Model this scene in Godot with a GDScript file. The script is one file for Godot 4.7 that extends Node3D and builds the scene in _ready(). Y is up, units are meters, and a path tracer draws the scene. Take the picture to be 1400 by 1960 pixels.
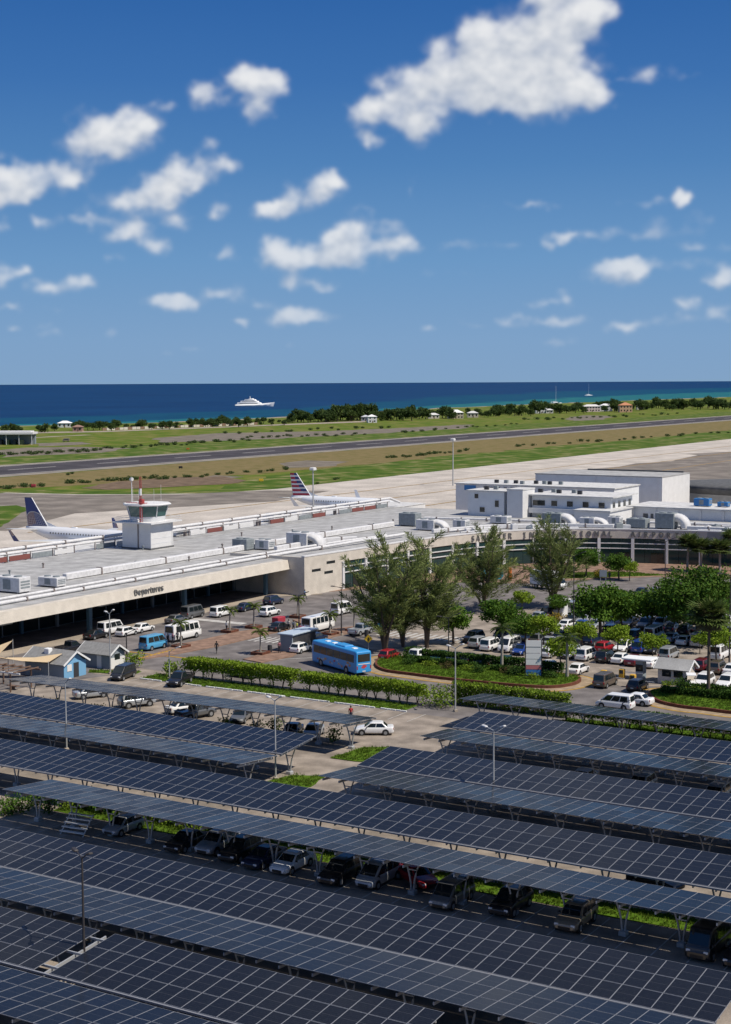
extends Node3D

var M := {}
var taken := {}
var rng := RandomNumberGenerator.new()
var NT := {}

# ---------------------------------------------------------------- geometry
class Geo:
	var surf := []      # one entry per surface: [verts, normals, uvs, colors]
	var cur := 0
	var col := Color(1, 1, 1)
	func _init():
		use(0)
	func use(n: int):
		while surf.size() <= n:
			surf.append([PackedVector3Array(), PackedVector3Array(), PackedVector2Array(), PackedColorArray()])
		cur = n
	func vert(p: Vector3, n: Vector3, uv := Vector2.ZERO):
		var s = surf[cur]
		s[0].append(p); s[1].append(n); s[2].append(uv); s[3].append(col)
	func tri(a: Vector3, b: Vector3, c: Vector3, ua := Vector2(0, 0), ub := Vector2(1, 0), uc := Vector2(1, 1)):
		var n := (b - a).cross(c - a).normalized()
		vert(a, n, ua); vert(c, n, uc); vert(b, n, ub)
	func quad(a: Vector3, b: Vector3, c: Vector3, d: Vector3):
		tri(a, b, c, Vector2(0, 1), Vector2(1, 1), Vector2(1, 0))
		tri(a, c, d, Vector2(0, 1), Vector2(1, 0), Vector2(0, 0))
	func box(c: Vector3, s: Vector3, b := Basis()):
		var h := s * 0.5
		var p := []
		for i in 8:
			p.append(c + b * Vector3(h.x if i & 1 else -h.x, h.y if i & 2 else -h.y, h.z if i & 4 else -h.z))
		quad(p[4], p[5], p[7], p[6]); quad(p[1], p[0], p[2], p[3])
		quad(p[5], p[1], p[3], p[7]); quad(p[0], p[4], p[6], p[2])
		quad(p[6], p[7], p[3], p[2]); quad(p[0], p[1], p[5], p[4])
	# box given by its two corners
	func bb(a: Vector3, b: Vector3):
		box((a + b) * 0.5, (b - a).abs())
	# box with its upper and upright edges cut by r
	func cbox(c: Vector3, s: Vector3, r: float, b := Basis()):
		var h := s * 0.5
		var base := [Vector2(-h.x + r, h.z), Vector2(h.x - r, h.z), Vector2(h.x, h.z - r), Vector2(h.x, -h.z + r), Vector2(h.x - r, -h.z), Vector2(-h.x + r, -h.z), Vector2(-h.x, -h.z + r), Vector2(-h.x, h.z - r)]
		var rings := [[-h.y, 1.0, 0.0], [h.y - r, 1.0, 0.0], [h.y, 1.0, r]]
		var pts := []
		for q in rings:
			var ring := []
			for v in base:
				var k := Vector2(v.x - signf(v.x) * q[2] * (1.0 if absf(v.x) > h.x - r * 1.01 else 0.0), v.y - signf(v.y) * q[2] * (1.0 if absf(v.y) > h.z - r * 1.01 else 0.0))
				ring.append(c + b * Vector3(k.x, q[0], k.y))
			pts.append(ring)
		for j in 2:
			for i in 8:
				var n := (i + 1) % 8
				quad(pts[j][i], pts[j][n], pts[j + 1][n], pts[j + 1][i])
		for i in range(1, 7):
			tri(pts[2][0], pts[2][i], pts[2][i + 1])
	func tube(path: Array, radii: Array, sides := 6, cap := true):
		var rings := []
		for i in path.size():
			var d: Vector3 = (path[mini(i + 1, path.size() - 1)] - path[maxi(i - 1, 0)]).normalized()
			var s := d.cross(Vector3.UP if absf(d.y) < 0.95 else Vector3.RIGHT).normalized()
			var t := s.cross(d)
			var ring := []
			for k in sides:
				var a := TAU * k / sides
				ring.append([path[i] + (s * cos(a) + t * sin(a)) * radii[i], s * cos(a) + t * sin(a)])
			rings.append(ring)
		for i in path.size() - 1:
			for k in sides:
				var n := (k + 1) % sides
				sq(rings[i][n], rings[i][k], rings[i + 1][k], rings[i + 1][n])
		if cap:
			var e := rings.size() - 1
			for k in range(1, sides - 1):
				tri(rings[e][0][0], rings[e][k + 1][0], rings[e][k][0])
				tri(rings[0][0][0], rings[0][k][0], rings[0][k + 1][0])
	func sq(a, b, c, d):   # smooth quad of [point, normal]
		vert(a[0], a[1]); vert(c[0], c[1]); vert(b[0], b[1])
		vert(a[0], a[1]); vert(d[0], d[1]); vert(c[0], c[1])
	# closed rings of points, joined with smoothed normals
	func loft(rings: Array, caps := true, closed := true):
		var nr := rings.size()
		var m: int = rings[0].size()
		var nn := []
		for i in nr:
			var row := []
			for k in m:
				var kn := (k + 1) % m if closed else mini(k + 1, m - 1)
				var kp := (k - 1 + m) % m if closed else maxi(k - 1, 0)
				var du: Vector3 = rings[i][kn] - rings[i][kp]
				var dv: Vector3 = rings[mini(i + 1, nr - 1)][k] - rings[maxi(i - 1, 0)][k]
				row.append(du.cross(dv).normalized())
			nn.append(row)
		for i in nr - 1:
			for k in (m if closed else m - 1):
				var n := (k + 1) % m
				sq([rings[i][k], nn[i][k]], [rings[i][n], nn[i][n]], [rings[i + 1][n], nn[i + 1][n]], [rings[i + 1][k], nn[i + 1][k]])
		if caps:
			for k in range(1, m - 1):
				tri(rings[0][0], rings[0][k + 1], rings[0][k])
				tri(rings[nr - 1][0], rings[nr - 1][k], rings[nr - 1][k + 1])
	# polygon in x,z (any order), sheet at height y, optional skirt down to y0
	func sheet(pts: PackedVector2Array, y: float, y0 := INF):
		var ids := Geometry2D.triangulate_polygon(pts)
		for i in range(0, ids.size(), 3):
			var a := pts[ids[i]]; var b := pts[ids[i + 1]]; var c := pts[ids[i + 2]]
			var A := Vector3(a.x, y, a.y); var B := Vector3(b.x, y, b.y); var C := Vector3(c.x, y, c.y)
			if (B - A).cross(C - A).y < 0:
				tri(A, C, B)
			else:
				tri(A, B, C)
		if y0 != INF:
			var cw := Geometry2D.is_polygon_clockwise(pts)
			for i in pts.size():
				var a := pts[i]; var b := pts[(i + 1) % pts.size()]
				if cw:
					var t := a; a = b; b = t
				quad(Vector3(b.x, y0, b.y), Vector3(a.x, y0, a.y), Vector3(a.x, y, a.y), Vector3(b.x, y, b.y))
	func prism(pts: PackedVector2Array, y0: float, y1: float):
		sheet(pts, y1, y0)
	func mesh(mats: Array, uvs := true, cols := false) -> ArrayMesh:
		var out := ArrayMesh.new()
		for i in surf.size():
			var s = surf[i]
			if s[0].is_empty():
				continue
			var arr := []
			arr.resize(Mesh.ARRAY_MAX)
			arr[Mesh.ARRAY_VERTEX] = s[0]; arr[Mesh.ARRAY_NORMAL] = s[1]
			if uvs: arr[Mesh.ARRAY_TEX_UV] = s[2]
			if cols: arr[Mesh.ARRAY_COLOR] = s[3]
			out.add_surface_from_arrays(Mesh.PRIMITIVE_TRIANGLES, arr)
			out.surface_set_material(out.get_surface_count() - 1, mats[i])
		return out

# ---------------------------------------------------------------- nodes
func numbered(called: String) -> String:
	var n: int = taken.get(called, -1) + 1
	taken[called] = n
	return called if n == 0 else "%s_%03d" % [called, n]

func meta(o: Node, label := "", category := "", group := "", kind := ""):
	if label: o.set_meta("label", label)
	if category: o.set_meta("category", category)
	if group: o.set_meta("group", group)
	if kind: o.set_meta("kind", kind)

func thing(called: String, label: String, category: String, at := Vector3.ZERO, turn := 0.0, group := "") -> Node3D:
	var o := Node3D.new()
	o.name = numbered(called)
	add_child(o)
	o.position = at
	o.rotation.y = turn
	meta(o, label, category, group)
	return o

func part(parent: Node, called: String, mesh: Mesh, at := Vector3.ZERO, basis := Basis(), over: Material = null) -> MeshInstance3D:
	var o := MeshInstance3D.new()
	o.mesh = mesh
	o.name = called
	o.transform = Transform3D(basis, at)
	if over: o.material_override = over
	parent.add_child(o, true)
	return o

func single(called: String, mesh: Mesh, label: String, category: String, at := Vector3.ZERO, turn := 0.0, group := "") -> MeshInstance3D:
	var o := MeshInstance3D.new()
	o.mesh = mesh
	o.name = numbered(called)
	add_child(o)
	o.position = at
	o.rotation.y = turn
	meta(o, label, category, group)
	return o

func struct(called: String, mesh: Mesh, parent: Node = null) -> MeshInstance3D:
	var o := MeshInstance3D.new()
	o.mesh = mesh
	o.name = numbered(called)
	if parent:
		parent.add_child(o, true)
	else:
		add_child(o)
		o.set_meta("kind", "structure")
	return o

func copy(src: Node3D, at: Vector3, turn: float, label := "", group := "") -> Node3D:
	var base := String(src.name)
	if base.length() > 4 and base[base.length() - 4] == "_" and base.right(3).is_valid_int():
		base = base.left(base.length() - 4)
	var c: Node3D = src.duplicate()
	c.name = numbered(base)
	add_child(c)
	c.position = at
	c.rotation.y = turn
	if label: c.set_meta("label", label)
	if group: c.set_meta("group", group)
	return c

# ---------------------------------------------------------------- materials
func lin(r: float, g: float, b: float) -> Color:
	return Color(r, g, b).linear_to_srgb()

func mat(called: String, c: Color, rough := 0.8, metal := 0.0, spec := 0.5) -> StandardMaterial3D:
	var m := StandardMaterial3D.new()
	m.resource_name = called
	m.albedo_color = c
	m.roughness = rough
	m.metallic = metal
	m.metallic_specular = spec
	M[called] = m
	return m

func noise_tex(key: String, freq: float, lo: float, hi: float, octaves := 4, size := 512, kind := FastNoiseLite.TYPE_SIMPLEX_SMOOTH, sd := 1) -> NoiseTexture2D:
	if NT.has(key):
		return NT[key]
	var n := FastNoiseLite.new()
	n.seed = sd
	n.noise_type = kind
	n.frequency = freq
	n.fractal_octaves = octaves
	var t := NoiseTexture2D.new()
	t.width = size; t.height = size
	t.seamless = true
	t.noise = n
	var g := Gradient.new()
	g.offsets = PackedFloat32Array([0.0, 1.0])
	g.colors = PackedColorArray([Color(lo, lo, lo), Color(hi, hi, hi)])
	t.color_ramp = g
	NT[key] = t
	return t

# surface colour with coarse patches and fine grain laid over it in world axes
func worn(called: String, c: Color, rough: float, coarse_m: float, fine_m: float, lo := 0.72, spec := 0.3) -> StandardMaterial3D:
	var m := mat(called, c, rough, 0.0, spec)
	m.albedo_texture = noise_tex("coarse%.2f" % lo, 0.012, lo, 1.0, 5)
	m.uv1_triplanar = true
	m.uv1_world_triplanar = true
	m.uv1_scale = Vector3.ONE / coarse_m
	m.detail_enabled = true
	m.detail_blend_mode = BaseMaterial3D.BLEND_MODE_MUL
	m.detail_uv_layer = BaseMaterial3D.DETAIL_UV_2
	m.detail_albedo = noise_tex("fine", 0.03, 0.84, 1.0, 4, 512, FastNoiseLite.TYPE_SIMPLEX_SMOOTH, 7)
	m.uv2_triplanar = true
	m.uv2_world_triplanar = true
	m.uv2_scale = Vector3.ONE / fine_m
	return m

# ramp of colours over noise, in world axes
func ramp_mat(called: String, stops: Array, size_m: float, fine_m: float, freq := 0.012, sd := 3, rough := 0.95) -> StandardMaterial3D:
	var m := worn(called, Color(1, 1, 1), rough, size_m, fine_m, 0.72, 0.15)
	var n := FastNoiseLite.new()
	n.seed = sd
	n.frequency = freq
	n.fractal_octaves = 6
	var t := NoiseTexture2D.new()
	t.width = 1024; t.height = 1024
	t.seamless = true
	t.noise = n
	var g := Gradient.new()
	var offs := PackedFloat32Array(); var cols := PackedColorArray()
	for s in stops:
		offs.append(s[0]); cols.append(lin(s[1], s[2], s[3]))
	g.offsets = offs; g.colors = cols
	t.color_ramp = g
	m.albedo_texture = t
	return m

func ragged(pts: Array, step: float, amp: float, sd: int) -> PackedVector2Array:
	var n := FastNoiseLite.new()
	n.seed = sd
	n.frequency = 0.35 / step
	n.fractal_octaves = 3
	var out := PackedVector2Array()
	for i in pts.size():
		var a := Vector2(pts[i][0], pts[i][1])
		var b := Vector2(pts[(i + 1) % pts.size()][0], pts[(i + 1) % pts.size()][1])
		var k := maxi(1, int(a.distance_to(b) / step))
		for j in k:
			var p := a.lerp(b, float(j) / k)
			out.append(p + Vector2(n.get_noise_2d(p.x, p.y), n.get_noise_2d(p.x + 900, p.y)) * amp)
	return out

func poly(pts: Array) -> PackedVector2Array:
	var out := PackedVector2Array()
	for p in pts: out.append(Vector2(p[0], p[1]))
	return out

func rect(x0: float, z0: float, x1: float, z1: float) -> PackedVector2Array:
	return PackedVector2Array([Vector2(x0, z0), Vector2(x1, z0), Vector2(x1, z1), Vector2(x0, z1)])

func lay(called: String, pts: PackedVector2Array, y: float, m: Material, y0 := INF) -> MeshInstance3D:
	var g := Geo.new()
	g.sheet(pts, y, y0)
	return struct(called, g.mesh([m]))

# ---------------------------------------------------------------- the scene
func _ready():
	rng.seed = 20240611
	make_camera()
	make_sky()
	make_materials()
	make_ground()
	make_terminal()
	make_aircraft()
	make_carports()
	make_vehicles()
	make_plants()
	make_small()
	make_far()
	for k in models: models[k].free()

func make_camera():
	var cam := Camera3D.new()
	cam.name = "camera"
	add_child(cam)
	cam.position = Vector3(0, 40, 0)
	cam.rotation_order = EULER_ORDER_YXZ
	cam.rotation_degrees = Vector3(-4.898, 31.2, -0.286)
	cam.fov = 37.344
	cam.near = 1.0
	cam.far = 120000.0
	cam.current = true
	var sun := DirectionalLight3D.new()
	sun.name = "sun"
	add_child(sun)
	sun.look_at_from_position(Vector3.ZERO, Vector3(-0.72, -1.0, 0.07), Vector3.UP)
	sun.light_energy = 1.6
	sun.light_angular_distance = 0.53
	sun.light_color = Color(1.0, 0.965, 0.91)
	sun.shadow_enabled = true

func make_sky():
	var env := Environment.new()
	env.background_mode = Environment.BG_SKY
	env.tonemap_mode = Environment.TONE_MAPPER_LINEAR
	env.tonemap_exposure = 1.0
	env.sdfgi_enabled = true
	env.ssao_enabled = true
	env.ssil_enabled = true
	var pano := PanoramaSkyMaterial.new()
	pano.panorama = ImageTexture.create_from_image(sky_image())
	var sky := Sky.new()
	sky.sky_material = pano
	env.sky = sky
	var we := WorldEnvironment.new()
	we.name = "world"
	we.environment = env
	add_child(we)

# air colour by height above the horizon, in degrees (linear values)
func air(el: float) -> Color:
	var stops := [[0.0, 0.225, 0.365, 0.56], [1.6, 0.21, 0.36, 0.575], [4.5, 0.15, 0.315, 0.56], [8.0, 0.082, 0.225, 0.485], [11.0, 0.048, 0.165, 0.43], [14.5, 0.027, 0.122, 0.375], [30.0, 0.019, 0.095, 0.315], [60.0, 0.014, 0.075, 0.265], [90.0, 0.012, 0.068, 0.25]]
	for i in range(1, stops.size()):
		if el <= stops[i][0]:
			var a = stops[i - 1]; var b = stops[i]
			var t: float = clampf((el - a[0]) / (b[0] - a[0]), 0.0, 1.0)
			return Color(lerpf(a[1], b[1], t), lerpf(a[2], b[2], t), lerpf(a[3], b[3], t))
	return Color(0.012, 0.068, 0.25)

var puff_grid := {}
var cloud_noise := FastNoiseLite.new()
var cloud_warp := FastNoiseLite.new()

func add_puff(p: Array):
	var r: float = maxf(p[2], p[3]) * 2.2
	for a in range(int(floor((p[0] - r) / 2.0)), int(floor((p[0] + r) / 2.0)) + 1):
		for e in range(int(floor((p[1] - r) / 2.0)), int(floor((p[1] + r) / 2.0)) + 1):
			var k := Vector2i(a, e)
			if not puff_grid.has(k): puff_grid[k] = []
			puff_grid[k].append(p)

# how much cloud there is towards azimuth a and height e (degrees)
func cloud(a: float, e: float) -> float:
	var near = puff_grid.get(Vector2i(int(floor(a / 2.0)), int(floor(e / 2.0))))
	if near == null:
		return 0.0
	var wx := a + cloud_warp.get_noise_2d(a, e) * 0.30
	var wy := e + cloud_warp.get_noise_2d(a + 50.0, e) * 0.22
	var d := 0.0
	for p in near:
		var x: float = (wx - p[0]) / p[2]
		var y: float = (wy - p[1]) / p[3]
		d += p[4] * exp(-(x * x + y * y) * 1.1)
	if d < 0.03:
		return 0.0
	d = 0.92 * (1.0 - exp(-1.25 * d))
	return d + cloud_noise.get_noise_2d(a, e * 1.25) * lerpf(0.58, 0.2, smoothstep(0.3, 0.75, d)) * minf(1.0, d * 2.6)

func sky_image() -> Image:
	var W := 4096
	var H := 2048
	cloud_noise.seed = 11; cloud_noise.frequency = 0.5; cloud_noise.fractal_octaves = 4; cloud_noise.fractal_gain = 0.5
	cloud_warp.seed = 5; cloud_warp.frequency = 0.9; cloud_warp.fractal_octaves = 3
	for p in PUFFS: add_puff(p)
	# the rest of the sky carries the same scattered fair-weather clouds
	var r := RandomNumberGenerator.new()
	r.seed = 77
	for i in 260:
		var az := r.randf_range(-180.0, 180.0)
		var el := 2.0 + 58.0 * pow(r.randf(), 1.7)
		if az > -54.0 and az < -9.0 and el < 21.0:
			continue
		var big := r.randf_range(0.5, 1.0) * (0.6 + el * 0.06)
		for k in r.randi_range(2, 6):
			add_puff([az + r.randf_range(-2.0, 2.0) * big, el + r.randf_range(-0.7, 0.7) * big, r.randf_range(0.6, 1.5) * big, r.randf_range(0.35, 0.8) * big, r.randf_range(0.5, 1.0)])
	var img := Image.create_empty(W, H, false, Image.FORMAT_RGBF)
	# air, one row at a time
	for y in H:
		var el := 90.0 - (y + 0.5) / H * 180.0
		img.fill_rect(Rect2i(0, y, W, 1), air(maxf(el, 0.0)))
	var white := Color(0.86, 0.865, 0.87)
	var dim := Color(0.40, 0.46, 0.56)
	for y in range(int(H * 22.0 / 180.0), H / 2):
		var el := 90.0 - (y + 0.5) / H * 180.0
		var fine := el < 17.5
		var step := 1 if fine else 3
		if not fine and y % 3 != 0:
			continue
		var x := 0
		while x < W:
			var az := wrapf((x + 0.5) / W * 360.0, -180.0, 180.0)
			var st := 1 if fine and az > -50.0 and az < -12.0 else 3
			var row := int(floor(el / 2.0))
			if not puff_grid.has(Vector2i(int(floor(az / 2.0)), row)):
				x += st
				continue
			var d := cloud(az, el)
			var al := smoothstep(0.08, 0.8, d)
			if al > 0.004:
				var lit := clampf(0.6 + (d - cloud(az + 0.25, el + 0.5)) * 0.9 + cloud_warp.get_noise_2d(az * 1.4, el * 2.0) * 0.35, 0.0, 1.0)
				var back := img.get_pixel(x, y)
				var far := clampf(1.0 - el / 7.0, 0.0, 1.0) * 0.55
				var c := dim.lerp(white, lit).lerp(back, far)
				img.fill_rect(Rect2i(x, y, st, step if st == 3 and not fine else 1), back.lerp(c, al * 0.93))
			x += st
	return img

func make_materials():
	mat("white_paint", lin(0.74, 0.75, 0.75), 0.55)
	mat("cream", lin(0.66, 0.61, 0.53), 0.8)
	mat("steel", lin(0.42, 0.43, 0.44), 0.5, 0.3)
	mat("dark_metal", lin(0.035, 0.036, 0.04), 0.6)
	mat("black", lin(0.012, 0.012, 0.013), 0.6)
	mat("rubber", lin(0.016, 0.016, 0.017), 0.85)
	mat("grey_metal", lin(0.25, 0.26, 0.27), 0.5, 0.2)
	var g := mat("dark_glass", lin(0.012, 0.018, 0.02), 0.08, 0.0, 0.6)
	g.clearcoat_enabled = false
	mat("green_glass", lin(0.012, 0.04, 0.042), 0.1, 0.0, 0.55)
	mat("trunk", lin(0.10, 0.075, 0.055), 0.9)
	mat("pale_trunk", lin(0.30, 0.27, 0.23), 0.9)
	worn("concrete", lin(0.50, 0.43, 0.35), 0.9, 60.0, 5.0, 0.78)
	worn("parking_paving", lin(0.45, 0.385, 0.32), 0.92, 22.0, 2.6, 0.7)
	worn("asphalt", lin(0.27, 0.245, 0.235), 0.92, 26.0, 2.4, 0.72)
	worn("apron", lin(0.70, 0.635, 0.56), 0.92, 120.0, 14.0, 0.8)
	worn("apron_dark", lin(0.33, 0.29, 0.25), 0.92, 90.0, 12.0, 0.7)
	worn("runway", lin(0.105, 0.095, 0.105), 0.92, 140.0, 18.0, 0.72)
	worn("shoulder", lin(0.40, 0.36, 0.30), 0.92, 80.0, 12.0, 0.75)
	worn("line_paint", lin(0.72, 0.70, 0.66), 0.8, 9.0, 1.2, 0.75)
	worn("yellow_paint", lin(0.60, 0.36, 0.07), 0.8, 9.0, 1.2, 0.75)
	worn("brick_red", lin(0.24, 0.095, 0.06), 0.9, 5.0, 0.8, 0.7)
	worn("brick_paving", lin(0.40, 0.26, 0.19), 0.9, 12.0, 1.3, 0.72)
	worn("earth", lin(0.27, 0.19, 0.125), 0.95, 40.0, 7.0, 0.68)
	worn("kerb_paving", lin(0.50, 0.38, 0.25), 0.9, 9.0, 1.4, 0.75)
	worn("mud", lin(0.29, 0.25, 0.20), 0.95, 90.0, 14.0, 0.72)
	ramp_mat("field", [[0.0, 0.08, 0.13, 0.02], [0.35, 0.11, 0.165, 0.022], [0.55, 0.15, 0.18, 0.035], [0.7, 0.20, 0.19, 0.06], [1.0, 0.26, 0.22, 0.1]], 260.0, 17.0)
	ramp_mat("dry_field", [[0.0, 0.15, 0.135, 0.05], [0.4, 0.20, 0.165, 0.07], [0.6, 0.24, 0.185, 0.09], [1.0, 0.165, 0.15, 0.055]], 150.0, 13.0, 0.014, 8)
	ramp_mat("green_field", [[0.0, 0.05, 0.095, 0.015], [0.4, 0.078, 0.135, 0.02], [0.55, 0.11, 0.155, 0.03], [0.7, 0.18, 0.19, 0.065], [1.0, 0.32, 0.28, 0.15]], 170.0, 11.0, 0.012, 12)
	ramp_mat("lawn", [[0.0, 0.06, 0.125, 0.012], [0.5, 0.09, 0.17, 0.016], [1.0, 0.14, 0.19, 0.03]], 14.0, 1.2, 0.02, 21)
	ramp_mat("sea_deep", [[0.0, 0.004, 0.032, 0.105], [0.5, 0.006, 0.042, 0.128], [1.0, 0.008, 0.054, 0.145]], 5200.0, 310.0, 0.01, 31, 0.55)
	ramp_mat("sea_mid", [[0.0, 0.004, 0.05, 0.115], [0.5, 0.006, 0.07, 0.135], [1.0, 0.008, 0.085, 0.145]], 1500.0, 90.0, 0.012, 32, 0.55)
	ramp_mat("sea_shallow", [[0.0, 0.012, 0.11, 0.145], [0.5, 0.02, 0.15, 0.165], [1.0, 0.035, 0.19, 0.18]], 600.0, 50.0, 0.014, 33, 0.55)
	ramp_mat("sand", [[0.0, 0.28, 0.25, 0.19], [1.0, 0.42, 0.37, 0.28]], 60.0, 6.0, 0.02, 34)

func make_ground():
	lay("sea", rect(-60000, -75000, 12000, 3000), -1.5, M.sea_deep)
	lay("sea", ragged([[-1330, 900], [-1320, -600], [-1290, -1500], [-1450, -2300], [-1950, -3600], [-2500, -5600], [-2700, -9000], [-800, -9000], [-800, 900]], 130, 150, 4), -1.44, M.sea_mid)
	lay("sea", ragged([[-1100, 900], [-1100, -900], [-1060, -1500], [-1170, -1950], [-1370, -2700], [-1680, -4400], [-1750, -9000], [-700, -9000], [-700, 900]], 60, 85, 5), -1.38, M.sea_shallow)
	# land, with its shore
	var shore := [[-1062, 900], [-1085, -400], [-1075, -1000], [-1010, -1180], [-985, -1330], [-1010, -1480], [-1050, -1640], [-1090, -1900], [-1130, -2300], [-1150, -2900], [-1160, -3600], [-1120, -9000], [1500, -9000], [1500, 900]]
	lay("beach", ragged(shore, 40, 26, 6), -0.35, M.sand, -2.0)
	var inland := []
	for p in shore: inland.append([p[0] + 22.0 if p[0] < 0 else p[0], p[1]])
	lay("ground", ragged(inland, 40, 26, 6), 0.0, M.field, -1.0)
	# mud flats and coast road behind the runway
	lay("green_strip", ragged([[-541, 700], [-541, -4200], [-600, -4200], [-606, -1500], [-628, -1000], [-640, -700], [-632, 700]], 20, 16, 8), 0.04, M.green_field)
	for k in MUDS.size():
		lay("mud_flat", ragged(MUDS[k], 14, 9, 9 + k), 0.06, M.mud)
	lay("coast_road", poly(COAST_ROAD), 0.06, M.concrete)
	lay("dirt_track", ragged([[-760, -640], [-800, -760], [-806, -905], [-796, -905], [-790, -770], [-750, -640]], 12, 6, 15), 0.06, M.sand)
	# runway with its shoulders and marks
	lay("runway_shoulder", rect(-541, -4200, -471, 900), 0.08, M.shoulder)
	lay("runway", rect(-533, -4200, -480, 900), 0.12, M.runway)
	for z in range(-3400, 400, 62):
		lay("runway_centre_line", rect(-507.4, z, -506.0, z + 32), 0.15, M.line_paint)
	for sx in [-531.0, -481.2]:
		lay("runway_edge_line", rect(sx - 0.7, -4200, sx + 0.7, 900), 0.15, M.line_paint)
	# strips between runway and taxiway
	lay("grass_strip", ragged([[-470.5, 800], [-470.5, -4200], [-376, -4200], [-376, -1200], [-380, -800], [-384, -560], [-396, -470], [-420, -420], [-420, 800]], 14, 5, 17), 0.05, M.dry_field)
	lay("grass_strip", ragged([[-322, 500], [-322, -4200], [-381, -4200], [-381, -1000], [-386, -700], [-378, -600], [-372, -520], [-350, -478], [-344, -456], [-352, -440], [-410, -418], [-410, 500]], 12, 9, 18), 0.07, M.green_field)
	lay("bare_earth", ragged(EARTH, 6, 4, 19), 0.1, M.earth)
	# taxiway, apron
	lay("apron", poly([[-323.5, -4200], [-323.5, -470], [-331, -441], [-352, -425], [-372, -414], [-402, -408], [-402, 600], [-60, 600], [-60, -240], [-20, -400], [200, -700], [200, -4200]]), 0.1, M.apron)
	lay("taxiway", poly([[-322, -300], [-402, -300], [-402, -405], [-372, -411], [-340, -430], [-322, -462], [-300, -470], [-290, -420], [-318, -352], [-296, -300]]), 0.13, M.apron_dark)
	lay("grass_island", ragged([[-330, -310], [-352, -330], [-362, -352], [-357, -366], [-345, -360], [-322, -330], [-300, -300]], 6, 1.5, 22), 0.16, M.green_field)
	lay("apron_stain", ragged([[-228, -560], [-270, -640], [-268, -800], [-246, -1000], [-180, -1000], [-150, -800], [-160, -600]], 25, 20, 24), 0.14, M.apron_dark)
	for k in 3:
		lay("taxiway_line", rect(-288.3 + k * 26.0, -1600, -287.6 + k * 26.0, -300), 0.165, M.yellow_paint)
	# landside
	lay("terminal_apron", poly([[-206, 100], [-206, -360], [-150, -352], [-40, -352], [20, -352], [60, 100]]), 0.2, M.asphalt)
	lay("carport_paving", poly([[-150, 60], [-150, -120], [-136, -156.8], [-60, -156.8], [40, -156.8], [60, 60]]), 0.21, M.parking_paving)
	lay("carport_paving", poly([[-139, -156.7], [-139, -163], [-127.5, -163], [-127.5, -156.7]]), 0.21, M.parking_paving)
	lay("lot_paving", poly([[-112, -189.6], [-106, -189.4], [-82, -190.6], [-73, -184.5], [-66.5, -188], [-40, -190], [-20, -192], [-20, -250], [-91, -262], [-106, -246], [-121, -228], [-121, -196]]), 0.21, M.parking_paving)
	lay("brick_forecourt", poly([[-158, -236], [-148, -252], [-139, -266.5], [-127, -270], [-118, -283], [-108.5, -292], [-92, -297], [-60, -299], [-60, -318], [-100, -318], [-130, -311], [-150, -290], [-156, -262]]), 0.24, M.brick_paving, 0.1)
	lay("pavement", poly([[-162, -120], [-162, -200], [-164, -232], [-155, -238], [-153.6, -238], [-160.2, -230], [-158.6, -200], [-158.6, -120]]), 0.28, M.concrete, 0.1)
	lay("painted_crossing", rect(-160, -203, -146, -201.2), 0.225, M.line_paint)
	lay("hatched_kerb", rect(-146, -172.6, -130, -172), 0.225, M.yellow_paint)
	for k in 9:
		lay("zebra_stripe", rect(-136 + k * 1.1, -193.5, -135.5 + k * 1.1, -189), 0.222, M.line_paint)
	for k in 13:
		lay("zebra_stripe", rect(-121.5 + k * 1.2, -208, -120.9 + k * 1.2, -203.5), 0.222, M.line_paint)
	lay("lane_line", poly([[-131, -170], [-130.8, -170], [-110, -190.5], [-110.4, -190.6]]), 0.222, M.line_paint)
	# bay lines under and between the carports
	for k in 30:
		lay("bay_line", rect(-96.0 + k * 2.6, -103, -95.9 + k * 2.6, -97.6), 0.225, M.line_paint)
	for k in 18:
		lay("bay_line", rect(-131 + k * 2.6, -157, -130.9 + k * 2.6, -152.4), 0.225, M.line_paint)
	for k in 9:
		var kb := Geo.new()
		kb.cbox(Vector3(lerpf(KERB_RUN[0][0], KERB_RUN[1][0], k / 8.0), 0.28, lerpf(KERB_RUN[0][1], KERB_RUN[1][1], k / 8.0)), Vector3(0.9, 0.2, 0.4), 0.04, Basis(Vector3.UP, 0.9))
		struct("kerb_block", kb.mesh([M.yellow_paint]))

const COL_W := 1.3
const ROW_L := 2.08
var panel_mesh: ArrayMesh
var panel_meshes := []

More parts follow.
